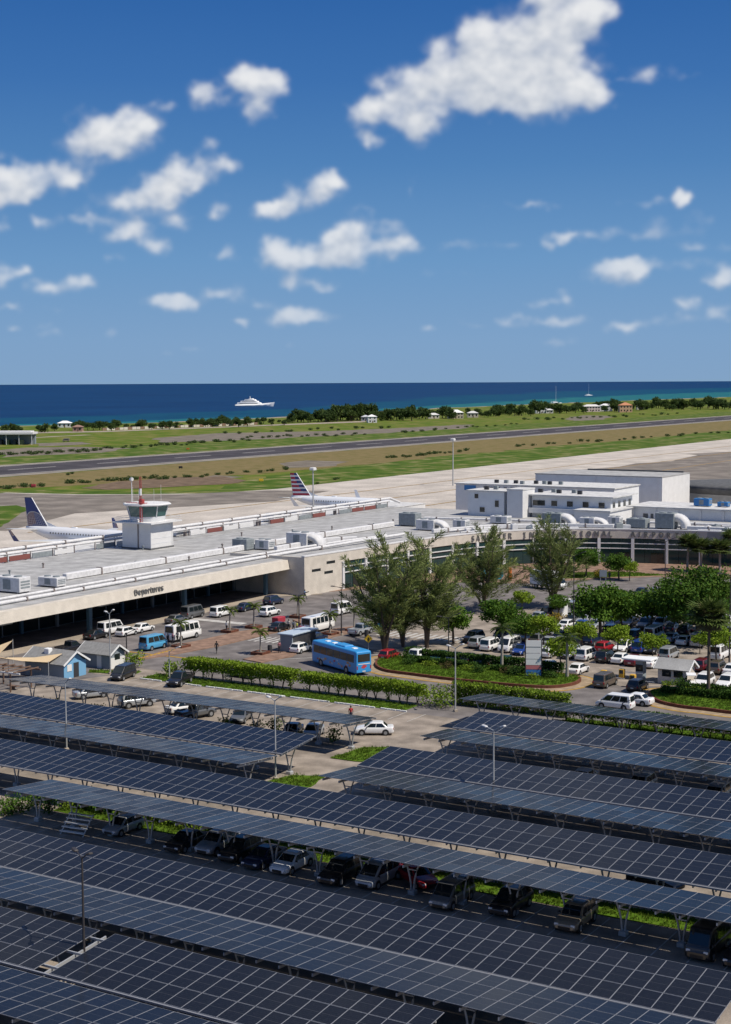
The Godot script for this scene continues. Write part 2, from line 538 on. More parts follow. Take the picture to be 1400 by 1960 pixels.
func make_panel():
	for k in 3:
		var img := Image.create_empty(96, 160, false, Image.FORMAT_RGB8)
		var r := RandomNumberGenerator.new()
		r.seed = 90 + k
		var base := lin(0.012, 0.0135, 0.018)
		img.fill(base)
		for cx in 6:
			for cy in 10:
				var t := r.randf_range(0.85, 1.15)
				img.fill_rect(Rect2i(cx * 16 + 1, cy * 16 + 1, 14, 14), lin(0.0105 * t, 0.012 * t, 0.0155 * t))
				for b in 3:
					img.fill_rect(Rect2i(cx * 16 + 3 + b * 5, cy * 16 + 1, 1, 14), lin(0.024, 0.026, 0.03))
		for cy in range(0, 160, 16):
			img.fill_rect(Rect2i(0, cy, 96, 1), lin(0.026, 0.026, 0.034))
		img.fill_rect(Rect2i(0, 79, 96, 2), lin(0.06, 0.06, 0.068))
		# rain-dried dust spots
		for i in 26:
			var p := Vector2i(r.randi_range(2, 92), r.randi_range(2, 156))
			for j in 12:
				var q := p + Vector2i(r.randi_range(-5, 5), r.randi_range(-5, 5))
				if q.x > 1 and q.y > 1 and q.x < 94 and q.y < 158:
					img.set_pixel(q.x, q.y, img.get_pixel(q.x, q.y).lerp(lin(0.05, 0.055, 0.07), 0.45))
		var m := mat("solar_glass%d" % k, Color(1, 1, 1), 0.17 + 0.05 * k, 0.0, 0.28)
		m.albedo_texture = ImageTexture.create_from_image(img)
		var g := Geo.new()
		var w := COL_W * 0.5 - 0.008
		var l := ROW_L * 0.5 - 0.008
		var f := 0.02
		# frame: four rails with a step down to the glass
		for s in [-1.0, 1.0]:
			g.box(Vector3(s * (w - f * 0.5), 0.0, 0), Vector3(f, 0.04, l * 2))
			g.box(Vector3(0, 0.0, s * (l - f * 0.5)), Vector3(w * 2 - f * 2, 0.04, f))
		g.use(1)
		w -= f; l -= f
		g.quad(Vector3(-w, 0.014, l), Vector3(w, 0.014, l), Vector3(w, 0.014, -l), Vector3(-w, 0.014, -l))
		g.quad(Vector3(-w, -0.016, -l), Vector3(w, -0.016, -l), Vector3(w, -0.016, l), Vector3(-w, -0.016, l))
		panel_meshes.append(g.mesh([M.panel_frame, m]))

func post_mesh(h: float) -> ArrayMesh:
	var g := Geo.new()
	g.cbox(Vector3(0, 0.1, 0), Vector3(0.6, 0.5, 0.6), 0.05)
	for s in [-1.0, 1.0]:
		var path := []
		var rad := []
		for i in 7:
			var t := i / 6.0
			path.append(Vector3(s * (0.12 + 0.75 * t * t), 0.3 + (h - 0.42) * t, 0))
			rad.append(0.085 - 0.02 * t)
		g.tube(path, rad, 6)
	g.box(Vector3(0, h * 0.62, 0), Vector3(0.75, 0.08, 0.08))
	return g.mesh([M.steel])

# one single-pitch carport; high_far says which long edge is the upper one
func carport(x0: float, x1: float, z_far: float, z_near: float, high_far: bool, label: String, skip := []):
	var hi := 3.72
	var lo := 3.17
	var zc := (z_far + z_near) * 0.5
	var n := int(round((x1 - x0) / COL_W))
	var t := thing("solar_carport", label, "carport", Vector3(x0, 0, zc), 0.0, "solar carports over the parking bays")
	var span := absf(z_near - z_far)
	var tilt := atan2(hi - lo, span) * (1.0 if high_far else -1.0)   # turn about x: far edge up
	var b := Basis(Vector3.RIGHT, tilt)
	var mid := (hi + lo) * 0.5
	var i := 0
	for c in n:
		if c in skip:
			continue
		for r in 3:
			var at := Vector3((c + 0.5) * COL_W, mid, 0) + b * Vector3(0, 0.0, (r - 1) * (ROW_L + 0.03))
			var jitter := Basis(Vector3.RIGHT, rng.randf_range(-0.006, 0.006)) * Basis(Vector3.BACK, rng.randf_range(-0.006, 0.006))
			part(t, "panel", panel_meshes[rng.randi() % 3], at, b * jitter)
			i += 1
	var g := Geo.new()
	var len := n * COL_W
	for r in [-2.2, 0.0, 2.2]:
		g = Geo.new()
		g.box(Vector3(0, 0, 0), Vector3(len - 0.1, 0.16, 0.09))
		part(t, "purlin", g.mesh([M.steel]), Vector3(len * 0.5, mid, 0) + b * Vector3(0, -0.13, r), b)
	g = Geo.new()
	g.box(Vector3.ZERO, Vector3(len - 0.06, 0.13, 0.12))
	part(t, "gutter", g.mesh([M.panel_frame]), Vector3(len * 0.5, mid, 0) + b * Vector3(0, -0.09, 3.2 if high_far else -3.2), b)
	var pm := post_mesh(mid - 0.32)
	g = Geo.new()
	g.box(Vector3.ZERO, Vector3(0.1, 0.2, 6.0))
	var rm := g.mesh([M.steel])
	var k := maxi(2, int(round(len / 4.6)) + 1)
	for j in k:
		var x := lerpf(1.3, len - 1.3, float(j) / (k - 1))
		part(t, "post", pm, Vector3(x, 0.2, 0))
		for s in [-0.87, 0.87]:
			part(t, "rafter", rm, Vector3(x + s, mid, 0) + b * Vector3(0, -0.31, 0), b)

func make_carports():
	mat("panel_frame", lin(0.24, 0.25, 0.275), 0.5, 0.1)
	make_panel()
	carport(-133.6, -84.0, -141.0, -134.9, false, "single slim solar carport ending beside the grass verge with the white car")
	carport(-133.4, -83.6, -129.0, -122.3, true, "solar carport with steel arms showing at its end above a small lawn")
	carport(-133.4, -83.6, -121.9, -115.0, false, "lower solar carport of the pair that ends at a light pole and lawn")
	carport(-116.5, -20.0, -111.7, -105.0, true, "longest solar carport, with forked posts over the sunlit driveway")
	carport(-97.2, -20.0, -103.5, -97.25, false, "long solar carport sheltering a row of cars parked nose out")
	carport(-89.0, -27.0, -88.95, -82.35, true, "solar carport with cell rows ending at the sunlit kerb corner")
	carport(-89.0, -27.0, -82.1, -76.2, false, "bluish solar carport joined along the gutter to the darker one")
	carport(-84.3, -40.0, -74.85, -68.35, true, "solar carport with one open column round a dark lamp post", [14])
	carport(-84.3, -40.0, -68.0, -61.4, false, "solar carport beyond the open column, lowest of the bay")
	carport(-79.8, -25.0, -158.6, -152.4, false, "solar carport beside the clipped hedge and leafy stems")
	carport(-74.8, -22.0, -147.9, -140.9, true, "dark solar carport above the driveway mouth opposite the grass verge")
	carport(-74.8, -22.0, -140.6, -133.7, false, "solar carport with its flared end over the bare driveway")
	carport(-75.2, -20.0, -128.8, -122.3, true, "solar carport pierced by a slender twin light pole")
	carport(-75.2, -20.0, -121.9, -115.3, false, "solar carport whose pointed corner overhangs the crossing lane")

# ---------------------------------------------------------------- vehicles
var models := {}
var paints := {}
var wheel_meshes := {}

const SHAPES := {
	# length, width, sill, belt, roof, cabin base rear/front, roof rear/front, hood rear height, nose height, tail height, wheel radius, wheel base front/rear, side panes
	"sedan": [4.55, 1.78, 0.24, 0.93, 1.46, -1.62, 1.12, -0.95, 0.28, 0.92, 0.70, 0.98, 0.32, 1.35, -1.33, 2],
	"hatchback": [4.0, 1.72, 0.24, 0.95, 1.52, -1.93, 1.12, -1.55, 0.25, 0.94, 0.72, 0.93, 0.31, 1.22, -1.22, 2],
	"suv": [4.6, 1.86, 0.32, 1.08, 1.74, -2.22, 1.12, -1.86, 0.3, 1.07, 0.84, 1.05, 0.37, 1.38, -1.36, 3],
	"minivan": [4.65, 1.78, 0.26, 1.02, 1.86, -2.26, 1.78, -2.1, 0.75, 1.0, 0.74, 1.0, 0.33, 1.45, -1.42, 3],
	"van": [4.85, 1.82, 0.28, 1.18, 2.2, -2.38, 2.22, -2.3, 1.45, 1.16, 0.95, 1.16, 0.34, 1.5, -1.35, 3],
	"minibus": [6.9, 2.08, 0.34, 1.38, 2.62, -3.4, 3.35, -3.34, 2.95, 1.36, 1.2, 1.36, 0.4, 2.1, -1.75, 5],
	"pickup": [5.3, 1.86, 0.38, 1.06, 1.78, -0.62, 1.42, -0.5, 0.6, 1.05, 0.86, 1.02, 0.38, 1.62, -1.5, 2],
}

func wheel_mesh(r: float) -> ArrayMesh:
	if wheel_meshes.has(r):
		return wheel_meshes[r]
	var g := Geo.new()
	g.tube([Vector3(-0.11, 0, 0), Vector3(0.11, 0, 0)], [r, r], 14)
	g.use(1)
	g.tube([Vector3(-0.118, 0, 0), Vector3(0.118, 0, 0)], [r * 0.62, r * 0.62], 10)
	wheel_meshes[r] = g.mesh([M.rubber, M.hubcap])
	return wheel_meshes[r]

func pane(g: Geo, A: Vector3, B: Vector3, C: Vector3, D: Vector3, u0: float, u1: float, v0: float, v1: float, off := 0.014):
	# A,B along the bottom, D,C above; counter-clockwise from outside
	var f := func(u: float, v: float) -> Vector3: return A.lerp(B, u).lerp(D.lerp(C, u), v)
	var n := (B - A).cross(D - A).normalized() * off
	g.quad(f.call(u0, v0) + n, f.call(u1, v0) + n, f.call(u1, v1) + n, f.call(u0, v1) + n)

func car_model(kind: String) -> Node3D:
	if models.has(kind):
		return models[kind]
	var s = SHAPES[kind]
	var L: float = s[0]; var w: float = s[1] * 0.5; var sill: float = s[2]; var belt: float = s[3]; var top: float = s[4]
	var t := Node3D.new()
	t.name = {"suv": "sport_utility_car"}.get(kind, kind)
	var g := Geo.new()
	# lower body, lofted from tail to nose
	var h := L * 0.5
	var rings := []
	var tail: float = s[11]; var hood: float = s[9]; var nose: float = s[10]
	var stations := [[-h, 0.80, tail - 0.22, sill + 0.12], [-h + 0.07, 0.93, tail - 0.04, sill + 0.03], [-h + 0.3, 1.0, tail, sill], [s[5] + 0.05, 1.0, belt, sill], [s[6] - 0.1, 1.0, belt, sill], [s[6] + 0.02, 1.0, hood, sill], [h - 0.55, 0.98, lerpf(hood, nose, 0.55), sill], [h - 0.12, 0.91, nose, sill + 0.02], [h, 0.74, nose - 0.2, sill + 0.1]]
	stations.sort_custom(func(a, b): return a[0] < b[0])
	for q in stations:
		var hw: float = w * q[1]
		var yt: float = q[2]; var yb: float = q[3]
		rings.append([Vector3(-hw * 0.9, yb, q[0]), Vector3(hw * 0.9, yb, q[0]), Vector3(hw, yb + 0.12, q[0]), Vector3(hw * 1.0, lerpf(yb, yt, 0.62), q[0]), Vector3(hw * 0.97, yt - 0.07, q[0]), Vector3(hw * 0.88, yt, q[0]), Vector3(-hw * 0.88, yt, q[0]), Vector3(-hw * 0.97, yt - 0.07, q[0]), Vector3(-hw, lerpf(yb, yt, 0.62), q[0]), Vector3(-hw, yb + 0.12, q[0])])
	g.loft(rings)
	# cabin
	var bw := w * 0.93
	var rw := w * (0.74 if top < 1.8 else 0.86)
	var zb0: float = s[5]; var zb1: float = s[6]; var zr0: float = s[7]; var zr1: float = s[8]
	var y0 := belt - 0.05
	var y1 := top - 0.07
	var k := (y1 - y0) / (top - y0)
	var corner := func(sx: float, front: bool, v: float) -> Vector3:
		return Vector3(sx * lerpf(bw, rw, v), lerpf(y0, top, v), lerpf(zb1 if front else zb0, zr1 if front else zr0, v))
	var ring := func(v: float, inset: float, y: float) -> Array:
		var out := []
		for c in [[1.0, true], [1.0, false], [-1.0, false], [-1.0, true]]:
			var p: Vector3 = corner.call(c[0], c[1], v)
			var dz := -1.0 if c[1] else 1.0
			p.x -= c[0] * inset; p.z += dz * inset; p.y = y
			var e1 := p + Vector3(-c[0] * 0.1, 0, 0)
			var e2 := p + Vector3(0, 0, dz * 0.1)
			if (c[0] > 0) == c[1]:
				out.append(e1); out.append(e2)
			else:
				out.append(e2); out.append(e1)
		return out
	g.loft([ring.call(0.0, 0.0, y0), ring.call(k, 0.0, y1), ring.call(1.0, 0.03, top - 0.02), ring.call(1.0, 0.14, top)], true)
	if kind == "pickup":
		g.bb(Vector3(-w * 0.95, belt - 0.03, -h + 0.06), Vector3(-w * 0.86, belt + 0.1, zb0)); g.bb(Vector3(w * 0.86, belt - 0.03, -h + 0.06), Vector3(w * 0.95, belt + 0.1, zb0))
		g.bb(Vector3(-w * 0.86, belt - 0.03, -h + 0.06), Vector3(w * 0.86, belt + 0.1, -h + 0.14))
	part(t, "body", g.mesh([M.car_white]))
	var dark: Material = M.dark_glass
	g = Geo.new()
	pane(g, corner.call(-1.0, true, 0), corner.call(1.0, true, 0), corner.call(1.0, true, k), corner.call(-1.0, true, k), 0.07, 0.93, 0.1, 0.93)
	part(t, "windscreen", g.mesh([dark]))
	g = Geo.new()
	pane(g, corner.call(1.0, false, 0), corner.call(-1.0, false, 0), corner.call(-1.0, false, k), corner.call(1.0, false, k), 0.1, 0.9, 0.14, 0.9)
	part(t, "rear_window", g.mesh([dark]))
	for sx in [1.0, -1.0]:
		g = Geo.new()
		var n: int = s[15]
		for j in n:
			var a := 0.07 + 0.86 * j / n
			var b := 0.07 + 0.86 * (j + 1) / n - 0.025
			if sx > 0:
				pane(g, corner.call(1.0, true, 0), corner.call(1.0, false, 0), corner.call(1.0, false, k), corner.call(1.0, true, k), a, b, 0.12, 0.9)
			else:
				pane(g, corner.call(-1.0, false, 0), corner.call(-1.0, true, 0), corner.call(-1.0, true, k), corner.call(-1.0, false, k), 1.0 - b, 1.0 - a, 0.12, 0.9)
		part(t, "side_window", g.mesh([dark]))
	var wr: float = s[12]
	for sx in [1.0, -1.0]:
		for z in [s[13], s[14]]:
			g = Geo.new()
			g.tube([Vector3(-0.004, 0, 0), Vector3(0.004, 0, 0)], [wr * 1.22, wr * 1.22], 14)
			part(t, "wheel_arch", g.mesh([M.black]), Vector3(sx * (w + 0.001), wr + 0.03, z))
			part(t, "wheel", wheel_mesh(wr), Vector3(sx * (w - 0.085), wr, z))
		g = Geo.new()
		g.cbox(Vector3.ZERO, Vector3(0.34, 0.15, 0.2), 0.04)
		part(t, "headlight", g.mesh([M.headlamp]), Vector3(sx * w * 0.68, nose - 0.12, h - 0.13))
		g = Geo.new()
		g.cbox(Vector3.ZERO, Vector3(0.2, 0.26, 0.12), 0.03)
		part(t, "tail_light", g.mesh([M.tail_red]), Vector3(sx * w * 0.80, tail - 0.22, -h + 0.07))
		g = Geo.new()
		g.cbox(Vector3.ZERO, Vector3(0.2, 0.13, 0.1), 0.03)
		part(t, "side_mirror", g.mesh([M.black]), Vector3(sx * (w + 0.06), belt + 0.06, zb1 - 0.35))
	g = Geo.new()
	g.box(Vector3(0, sill + 0.2, h - 0.015), Vector3(w * 1.0, 0.2, 0.06))
	part(t, "grille", g.mesh([M.black]))
	g = Geo.new()
	g.box(Vector3(0, sill + 0.33, -h - 0.006), Vector3(0.42, 0.13, 0.03))
	part(t, "number_plate", g.mesh([M.plate]))
	models[kind] = t
	return t

func place_car(c: Array):
	# kind, paint, x, z, turn, label, group
	var src := car_model(c[0])
	var t := copy(src, Vector3(c[2], c[7] if c.size() > 7 else 0.215, c[3]), deg_to_rad(c[4]), c[5], c[6])
	t.set_meta("category", {"sedan": "car", "hatchback": "car", "suv": "car", "minivan": "minivan", "van": "van", "minibus": "minibus", "pickup": "pickup truck"}[c[0]])
	(t.get_node("body") as MeshInstance3D).material_override = paints[c[1]]

func car_paint(called: String, c: Color, metal := 0.0):
	var m := mat("car_" + called, c, 0.34, metal, 0.5)
	m.clearcoat_enabled = true
	m.clearcoat = 0.6
	m.clearcoat_roughness = 0.08
	paints[called] = m

func make_vehicles():
	mat("hubcap", lin(0.32, 0.33, 0.34), 0.4, 0.4)
	mat("headlamp", lin(0.62, 0.64, 0.66), 0.15)
	mat("tail_red", lin(0.30, 0.012, 0.012), 0.25)
	mat("plate", lin(0.6, 0.6, 0.58), 0.6)
	car_paint("white", lin(0.76, 0.76, 0.75))
	car_paint("silver", lin(0.40, 0.42, 0.44), 0.35)
	car_paint("grey", lin(0.14, 0.145, 0.15), 0.3)
	car_paint("black", lin(0.012, 0.012, 0.014))
	car_paint("navy", lin(0.012, 0.022, 0.06), 0.2)
	car_paint("blue", lin(0.015, 0.055, 0.26), 0.2)
	car_paint("maroon", lin(0.13, 0.012, 0.02), 0.2)
	car_paint("red", lin(0.34, 0.012, 0.02), 0.1)
	car_paint("tan", lin(0.30, 0.24, 0.17), 0.3)
	car_paint("teal", lin(0.02, 0.07, 0.085), 0.3)
	car_paint("bronze", lin(0.13, 0.10, 0.075), 0.35)
	car_paint("sky", lin(0.08, 0.33, 0.56), 0.0)
	for c in CARS: place_car(c)
	coach("tour_coach", Vector3(-111.0, 0.21, -176.5), 64.0, lin(0.03, 0.27, 0.60), "bright blue tour coach with dark side windows waiting beyond the clipped hedge", true)
	coach("tour_coach", Vector3(-123.6, 0.21, -214.5), 6.0, lin(0.03, 0.30, 0.42), "teal tour coach half hidden behind the feathery trees", false)
	box_truck()

# twelve-metre coach, front towards local -z end turned so that its tail faces local +z
func coach(called: String, at: Vector3, turn: float, c: Color, label: String, print_on: bool):
	var t := thing(called, label, "bus", at, deg_to_rad(turn), "tour coaches")
	var paint := mat("coach_paint%d" % int(turn), c, 0.35)
	paint.clearcoat_enabled = true; paint.clearcoat = 0.5
	var w := 1.25; var h := 5.9
	var g := Geo.new()
	var prof := []
	for z in [[-h, 0.93, 3.2, 0.5], [-h + 0.2, 0.99, 3.38, 0.36], [-h + 0.6, 1.0, 3.42, 0.34], [h - 0.5, 1.0, 3.42, 0.34], [h - 0.12, 0.99, 3.36, 0.4], [h, 0.95, 3.22, 0.5]]:
		var hw: float = w * z[1]
		prof.append([Vector3(-hw * 0.97, z[3], z[0]), Vector3(hw * 0.97, z[3], z[0]), Vector3(hw, z[3] + 0.15, z[0]), Vector3(hw, 1.6, z[0]), Vector3(hw * 0.985, z[2] - 0.3, z[0]), Vector3(hw * 0.93, z[2] - 0.08, z[0]), Vector3(hw * 0.8, z[2], z[0]), Vector3(-hw * 0.8, z[2], z[0]), Vector3(-hw * 0.93, z[2] - 0.08, z[0]), Vector3(-hw * 0.985, z[2] - 0.3, z[0]), Vector3(-hw, 1.6, z[0]), Vector3(-hw, z[3] + 0.15, z[0])])
	g.loft(prof)
	part(t, "body", g.mesh([paint]))
	for sx in [-1.0, 1.0]:
		for k in 6:
			g = Geo.new()
			g.box(Vector3(sx * (w + 0.004), 2.32, -h + 1.45 + k * 1.78), Vector3(0.03, 1.06, 1.70))
			part(t, "side_window", g.mesh([M.dark_glass]))
		for z in [-3.4, 3.3]:
			part(t, "wheel", wheel_mesh(0.5), Vector3(sx * (w - 0.1), 0.5, z))
			g = Geo.new()
			g.tube([Vector3(-0.004, 0, 0), Vector3(0.004, 0, 0)], [0.6, 0.6], 14)
			part(t, "wheel_arch", g.mesh([M.black]), Vector3(sx * (w + 0.001), 0.52, z))
		g = Geo.new()
		g.cbox(Vector3.ZERO, Vector3(0.2, 0.5, 0.08), 0.03)
		part(t, "tail_light", g.mesh([M.tail_red]), Vector3(sx * w * 0.86, 1.15, h - 0.02))
	g = Geo.new()
	g.box(Vector3(0, 2.45, h + 0.004), Vector3(1.95, 1.05, 0.03))
	part(t, "rear_window", g.mesh([M.dark_glass]))
	g = Geo.new()
	g.box(Vector3(0, 2.2, -h - 0.004), Vector3(2.1, 1.7, 0.03))
	part(t, "windscreen", g.mesh([M.dark_glass]))
	g = Geo.new()
	g.cbox(Vector3(0, 3.52, 0.9), Vector3(1.5, 0.2, 2.6), 0.08)
	part(t, "roof_unit", g.mesh([paint]))
	for z in [-3.4, -1.6, 3.6]:
		g = Geo.new()
		g.cbox(Vector3.ZERO, Vector3(0.7, 0.08, 0.7), 0.03)
		part(t, "roof_hatch", g.mesh([M.white_paint]), Vector3(0, 3.46, z))
	g = Geo.new()
	g.box(Vector3(0, 0.62, h + 0.003), Vector3(0.5, 0.15, 0.03))
	part(t, "number_plate", g.mesh([M.plate]))
	g = Geo.new()
	g.box(Vector3(0, 1.62, h - 0.003), Vector3(1.9, 0.12, 0.05))
	part(t, "chrome_strip", g.mesh([M.headlamp]))
	if print_on:
		# printed picture band along the sides: loose patches of colour
		mat("print_pink", lin(0.45, 0.30, 0.36), 0.5); mat("print_orange", lin(0.52, 0.24, 0.08), 0.5); mat("print_pale", lin(0.42, 0.50, 0.58), 0.5); mat("print_red", lin(0.45, 0.05, 0.06), 0.5)
		var r := RandomNumberGenerator.new()
		r.seed = 6
		for sx in [-1.0, 1.0]:
			for k in 22:
				g = Geo.new()
				var n := 8
				var pts := []
				var cz := r.randf_range(-4.6, 4.6); var cy := r.randf_range(0.8, 1.6)
				var rz := r.randf_range(0.15, 0.5); var ry := r.randf_range(0.08, 0.22)
				for i in n:
					var a := TAU * i / n
					pts.append(Vector3(sx * (w + 0.004 + 0.0006 * k), cy + sin(a) * ry * r.randf_range(0.6, 1.0), cz - sx * cos(a) * rz * r.randf_range(0.6, 1.0)))
				for i in range(1, n - 1):
					g.tri(pts[0], pts[i], pts[i + 1])
				part(t, "print_patch", g.mesh([[M.print_pink, M.print_orange, M.print_pale, M.print_red][r.randi() % 4]]))
		g = Geo.new()
		for q in [[0.0, 1.25, 0.28], [0.3, 1.3, 0.16], [-0.28, 1.18, 0.14]]:
			g.tube([Vector3(q[0], q[1], h), Vector3(q[0], q[1], h + 0.012 + q[2] * 0.01)], [q[2], q[2]], 10)
		part(t, "emblem", g.mesh([M.print_red]))

func box_truck():
	var t := thing("box_truck", "white box truck parked on the forecourt road behind a feathery tree", "truck", Vector3(-119.6, 0.21, -265.5), deg_to_rad(78))
	var g := Geo.new()
	g.cbox(Vector3(0, 2.2, -1.2), Vector3(2.3, 2.7, 5.2), 0.05)
	part(t, "cargo_box", g.mesh([M.white_paint]))
	g = Geo.new()
	g.box(Vector3(0, 0.72, -0.2), Vector3(1.6, 0.22, 7.4))
	part(t, "chassis", g.mesh([M.dark_metal]))
	g = Geo.new()
	var rings := []
	for q in [[1.55, 2.35], [2.3, 2.4], [2.95, 2.1], [3.4, 1.35], [3.5, 0.6]]:
		rings.append([Vector3(-0.95, 0.55, q[0]), Vector3(0.95, 0.55, q[0]), Vector3(1.0, 1.3, q[0]), Vector3(0.88, q[1], q[0]), Vector3(-0.88, q[1], q[0]), Vector3(-1.0, 1.3, q[0])])
	g.loft(rings)
	part(t, "cab", g.mesh([M.white_paint]))
	g = Geo.new()
	pane(g, Vector3(-0.9, 1.4, 3.38), Vector3(0.9, 1.4, 3.38), Vector3(0.8, 2.1, 2.96), Vector3(-0.8, 2.1, 2.96), 0.02, 0.98, 0.02, 0.98, 0.03)
	part(t, "windscreen", g.mesh([M.dark_glass]))
	for sx in [-1.0, 1.0]:
		g = Geo.new()
		g.box(Vector3(sx * 0.97, 1.72, 2.35), Vector3(0.1, 0.6, 0.9))
		part(t, "side_window", g.mesh([M.dark_glass]))
		for z in [2.5, -2.4]:
			part(t, "wheel", wheel_mesh(0.44), Vector3(sx * 0.95, 0.44, z))

# ---------------------------------------------------------------- plants
func leaf_mat(called: String, through := 0.72) -> StandardMaterial3D:
	var m := mat(called, Color(1, 1, 1), 0.75, 0.0, 0.3)
	m.vertex_color_use_as_albedo = true
	m.backlight_enabled = true
	m.backlight = Color(through, through, through)
	return m

# one leaf: a four-cornered blade along d with normal n
func blade(s: Array, p: Vector3, d: Vector3, n: Vector3, l: float, w: float, c: Color):
	var side := d.cross(n).normalized() * w * 0.5
	var nn := side.cross(d).normalized()
	var m := p + d * l * 0.45
	var a := p; var b := m + side; var e := p + d * l; var f := m - side
	s[0].append_array(PackedVector3Array([a, e, b, a, f, e]))
	s[1].append_array(PackedVector3Array([nn, nn, nn, nn, nn, nn]))
	s[3].append_array(PackedColorArray([c, c, c, c, c, c]))
	s[2].append_array(PackedVector2Array([Vector2.ZERO, Vector2.ZERO, Vector2.ZERO, Vector2.ZERO, Vector2.ZERO, Vector2.ZERO]))

func mixc(a: Color, b: Color, t: float) -> Color:
	return a.lerp(b, t)

func rdir(r: RandomNumberGenerator) -> Vector3:
	var v := Vector3(r.randfn(), r.randfn(), r.randfn())
	return v.normalized() if v.length() > 0.01 else Vector3.UP

func leafy_clump(g: Geo, r: RandomNumberGenerator, c: Vector3, rad: Vector3, n: int, size: float, dark: Color, light: Color):
	var s = g.surf[g.cur]
	var tone := r.randf_range(0.2, 0.8)
	for i in n:
		var o := rdir(r)
		var p := c + o * rad * pow(r.randf_range(0.25, 1.0), 0.45)
		var d := (rdir(r) + o * 0.7 + Vector3(0, -0.15, 0)).normalized()
		var nrm := (rdir(r) * 0.8 + Vector3.UP * 0.7 + o * 0.4).normalized()
		var k := r.randf_range(0.7, 1.35)
		blade(s, p, d, nrm, size * k, size * k * 0.62, dark.lerp(light, clampf(tone + r.randf_range(-0.35, 0.35), 0.0, 1.0)))

# broad-leaved tree: trunk, limbs, and a crown of leaf clumps; h total height, cr crown radius
func broadleaf(sd: int, h: float, cr: float, flat: float, n_clumps: int, per: int, leaf: float, dark: Color, light: Color, trunk_r := 0.16) -> Array:
	var r := RandomNumberGenerator.new()
	r.seed = sd
	var gt := Geo.new()
	var gc := Geo.new()
	var ch := cr * flat
	var cy := h - ch
	var lean := Vector3(r.randf_range(-0.3, 0.3), 0, r.randf_range(-0.3, 0.3))
	gt.tube([Vector3(0, -0.1, 0), lean * 0.4 + Vector3(0, cy * 0.4, 0), lean + Vector3(0, cy * 0.75, 0)], [trunk_r * 1.25, trunk_r, trunk_r * 0.8], 7)
	for i in n_clumps:
		var a := TAU * (i * 0.381966 + r.randf_range(-0.06, 0.06))
		var u := sqrt((i + 0.5) / n_clumps)
		var up := r.randf_range(-0.75, 1.0)
		var k := sqrt(maxf(0.0, 1.0 - up * up * 0.75))
		var p := lean + Vector3(cos(a) * u * cr * 0.8 * k, cy + up * ch * 0.72, sin(a) * u * cr * 0.8 * k)
		p += Vector3(r.randf_range(-1, 1), r.randf_range(-0.6, 0.6), r.randf_range(-1, 1)) * cr * 0.12
		var rr := cr * r.randf_range(0.2, 0.36)
		leafy_clump(gc, r, p, Vector3(rr, rr * 0.72, rr), per, leaf, dark, light)
		if i % 2 == 0:
			var st := lean + Vector3(0, cy * 0.72, 0)
			gt.tube([st, st.lerp(p, 0.5) + Vector3(0, -0.1 * cr, 0), p], [trunk_r * 0.55, trunk_r * 0.32, trunk_r * 0.12], 5, false)
	return [gt.mesh([M.trunk]), gc.mesh([M.leaf], false, true)]

# feathery casuarina: rising plumes of thin sprays on several stems
func feathery(sd: int, h: float, cr: float, plumes: int) -> Array:
	var r := RandomNumberGenerator.new()
	r.seed = sd
	var gt := Geo.new()
	var gc := Geo.new()
	var s = gc.surf[0]
	var dark := Color(0.10, 0.135, 0.042)
	var light := Color(0.27, 0.32, 0.105)
	var stems := []
	for k in 4:
		var a := TAU * k / 4.0 + r.randf_range(-0.6, 0.6)
		var sp := cr * r.randf_range(0.25, 0.62) * (0.2 if k == 0 else 1.0)
		var top := Vector3(cos(a) * sp, h * (0.97 if k == 0 else r.randf_range(0.6, 0.9)), sin(a) * sp)
		stems.append(top)
		gt.tube([Vector3(0, -0.1, 0), Vector3(top.x * 0.12, h * 0.16, top.z * 0.12), Vector3(top.x * 0.6, h * 0.5, top.z * 0.6), top], [0.2, 0.15, 0.08, 0.015], 6, false)
	for i in plumes:
		var top: Vector3 = stems[i % 4]
		var t := r.randf()
		var y := lerpf(h * 0.14, top.y * 0.94, t)
		var f: float = y / top.y
		var root := Vector3(top.x * f * f, y, top.z * f * f)
		var a := r.randf() * TAU
		var out := r.randf_range(0.5, 2.0) * (1.0 - 0.6 * t)
		var l := cr * r.randf_range(0.42, 1.0) * (1.0 - 0.5 * t)
		var dir := Vector3(cos(a) * out, r.randf_range(0.45, 1.0), sin(a) * out).normalized()
		var tip := root + dir * l + Vector3(0, l * 0.16, 0)
		gt.tube([root, root.lerp(tip, 0.5) + Vector3(0, -0.05 * l, 0), tip], [0.045, 0.028, 0.01], 4, false)
		var tone := r.randf()
		for j in int(30 + l * 28):
			var q := pow(r.randf(), 0.7)
			var fat := (0.16 + 0.34 * sin(PI * clampf(q * 0.85 + 0.1, 0, 1))) * (0.55 + 0.14 * l)
			var p := root.lerp(tip, q) + Vector3(0, -0.05 * l * sin(PI * q), 0) + rdir(r) * fat * r.randf()
			var d := (dir * 0.9 + rdir(r) * 0.75 + Vector3(0, 0.2, 0)).normalized()
			blade(s, p, d, rdir(r), r.randf_range(0.4, 0.95), r.randf_range(0.055, 0.11), dark.lerp(light, clampf(tone * 0.7 + r.randf_range(-0.2, 0.4), 0, 1)))
	return [gt.mesh([M.trunk]), gc.mesh([M.leaf], false, true)]

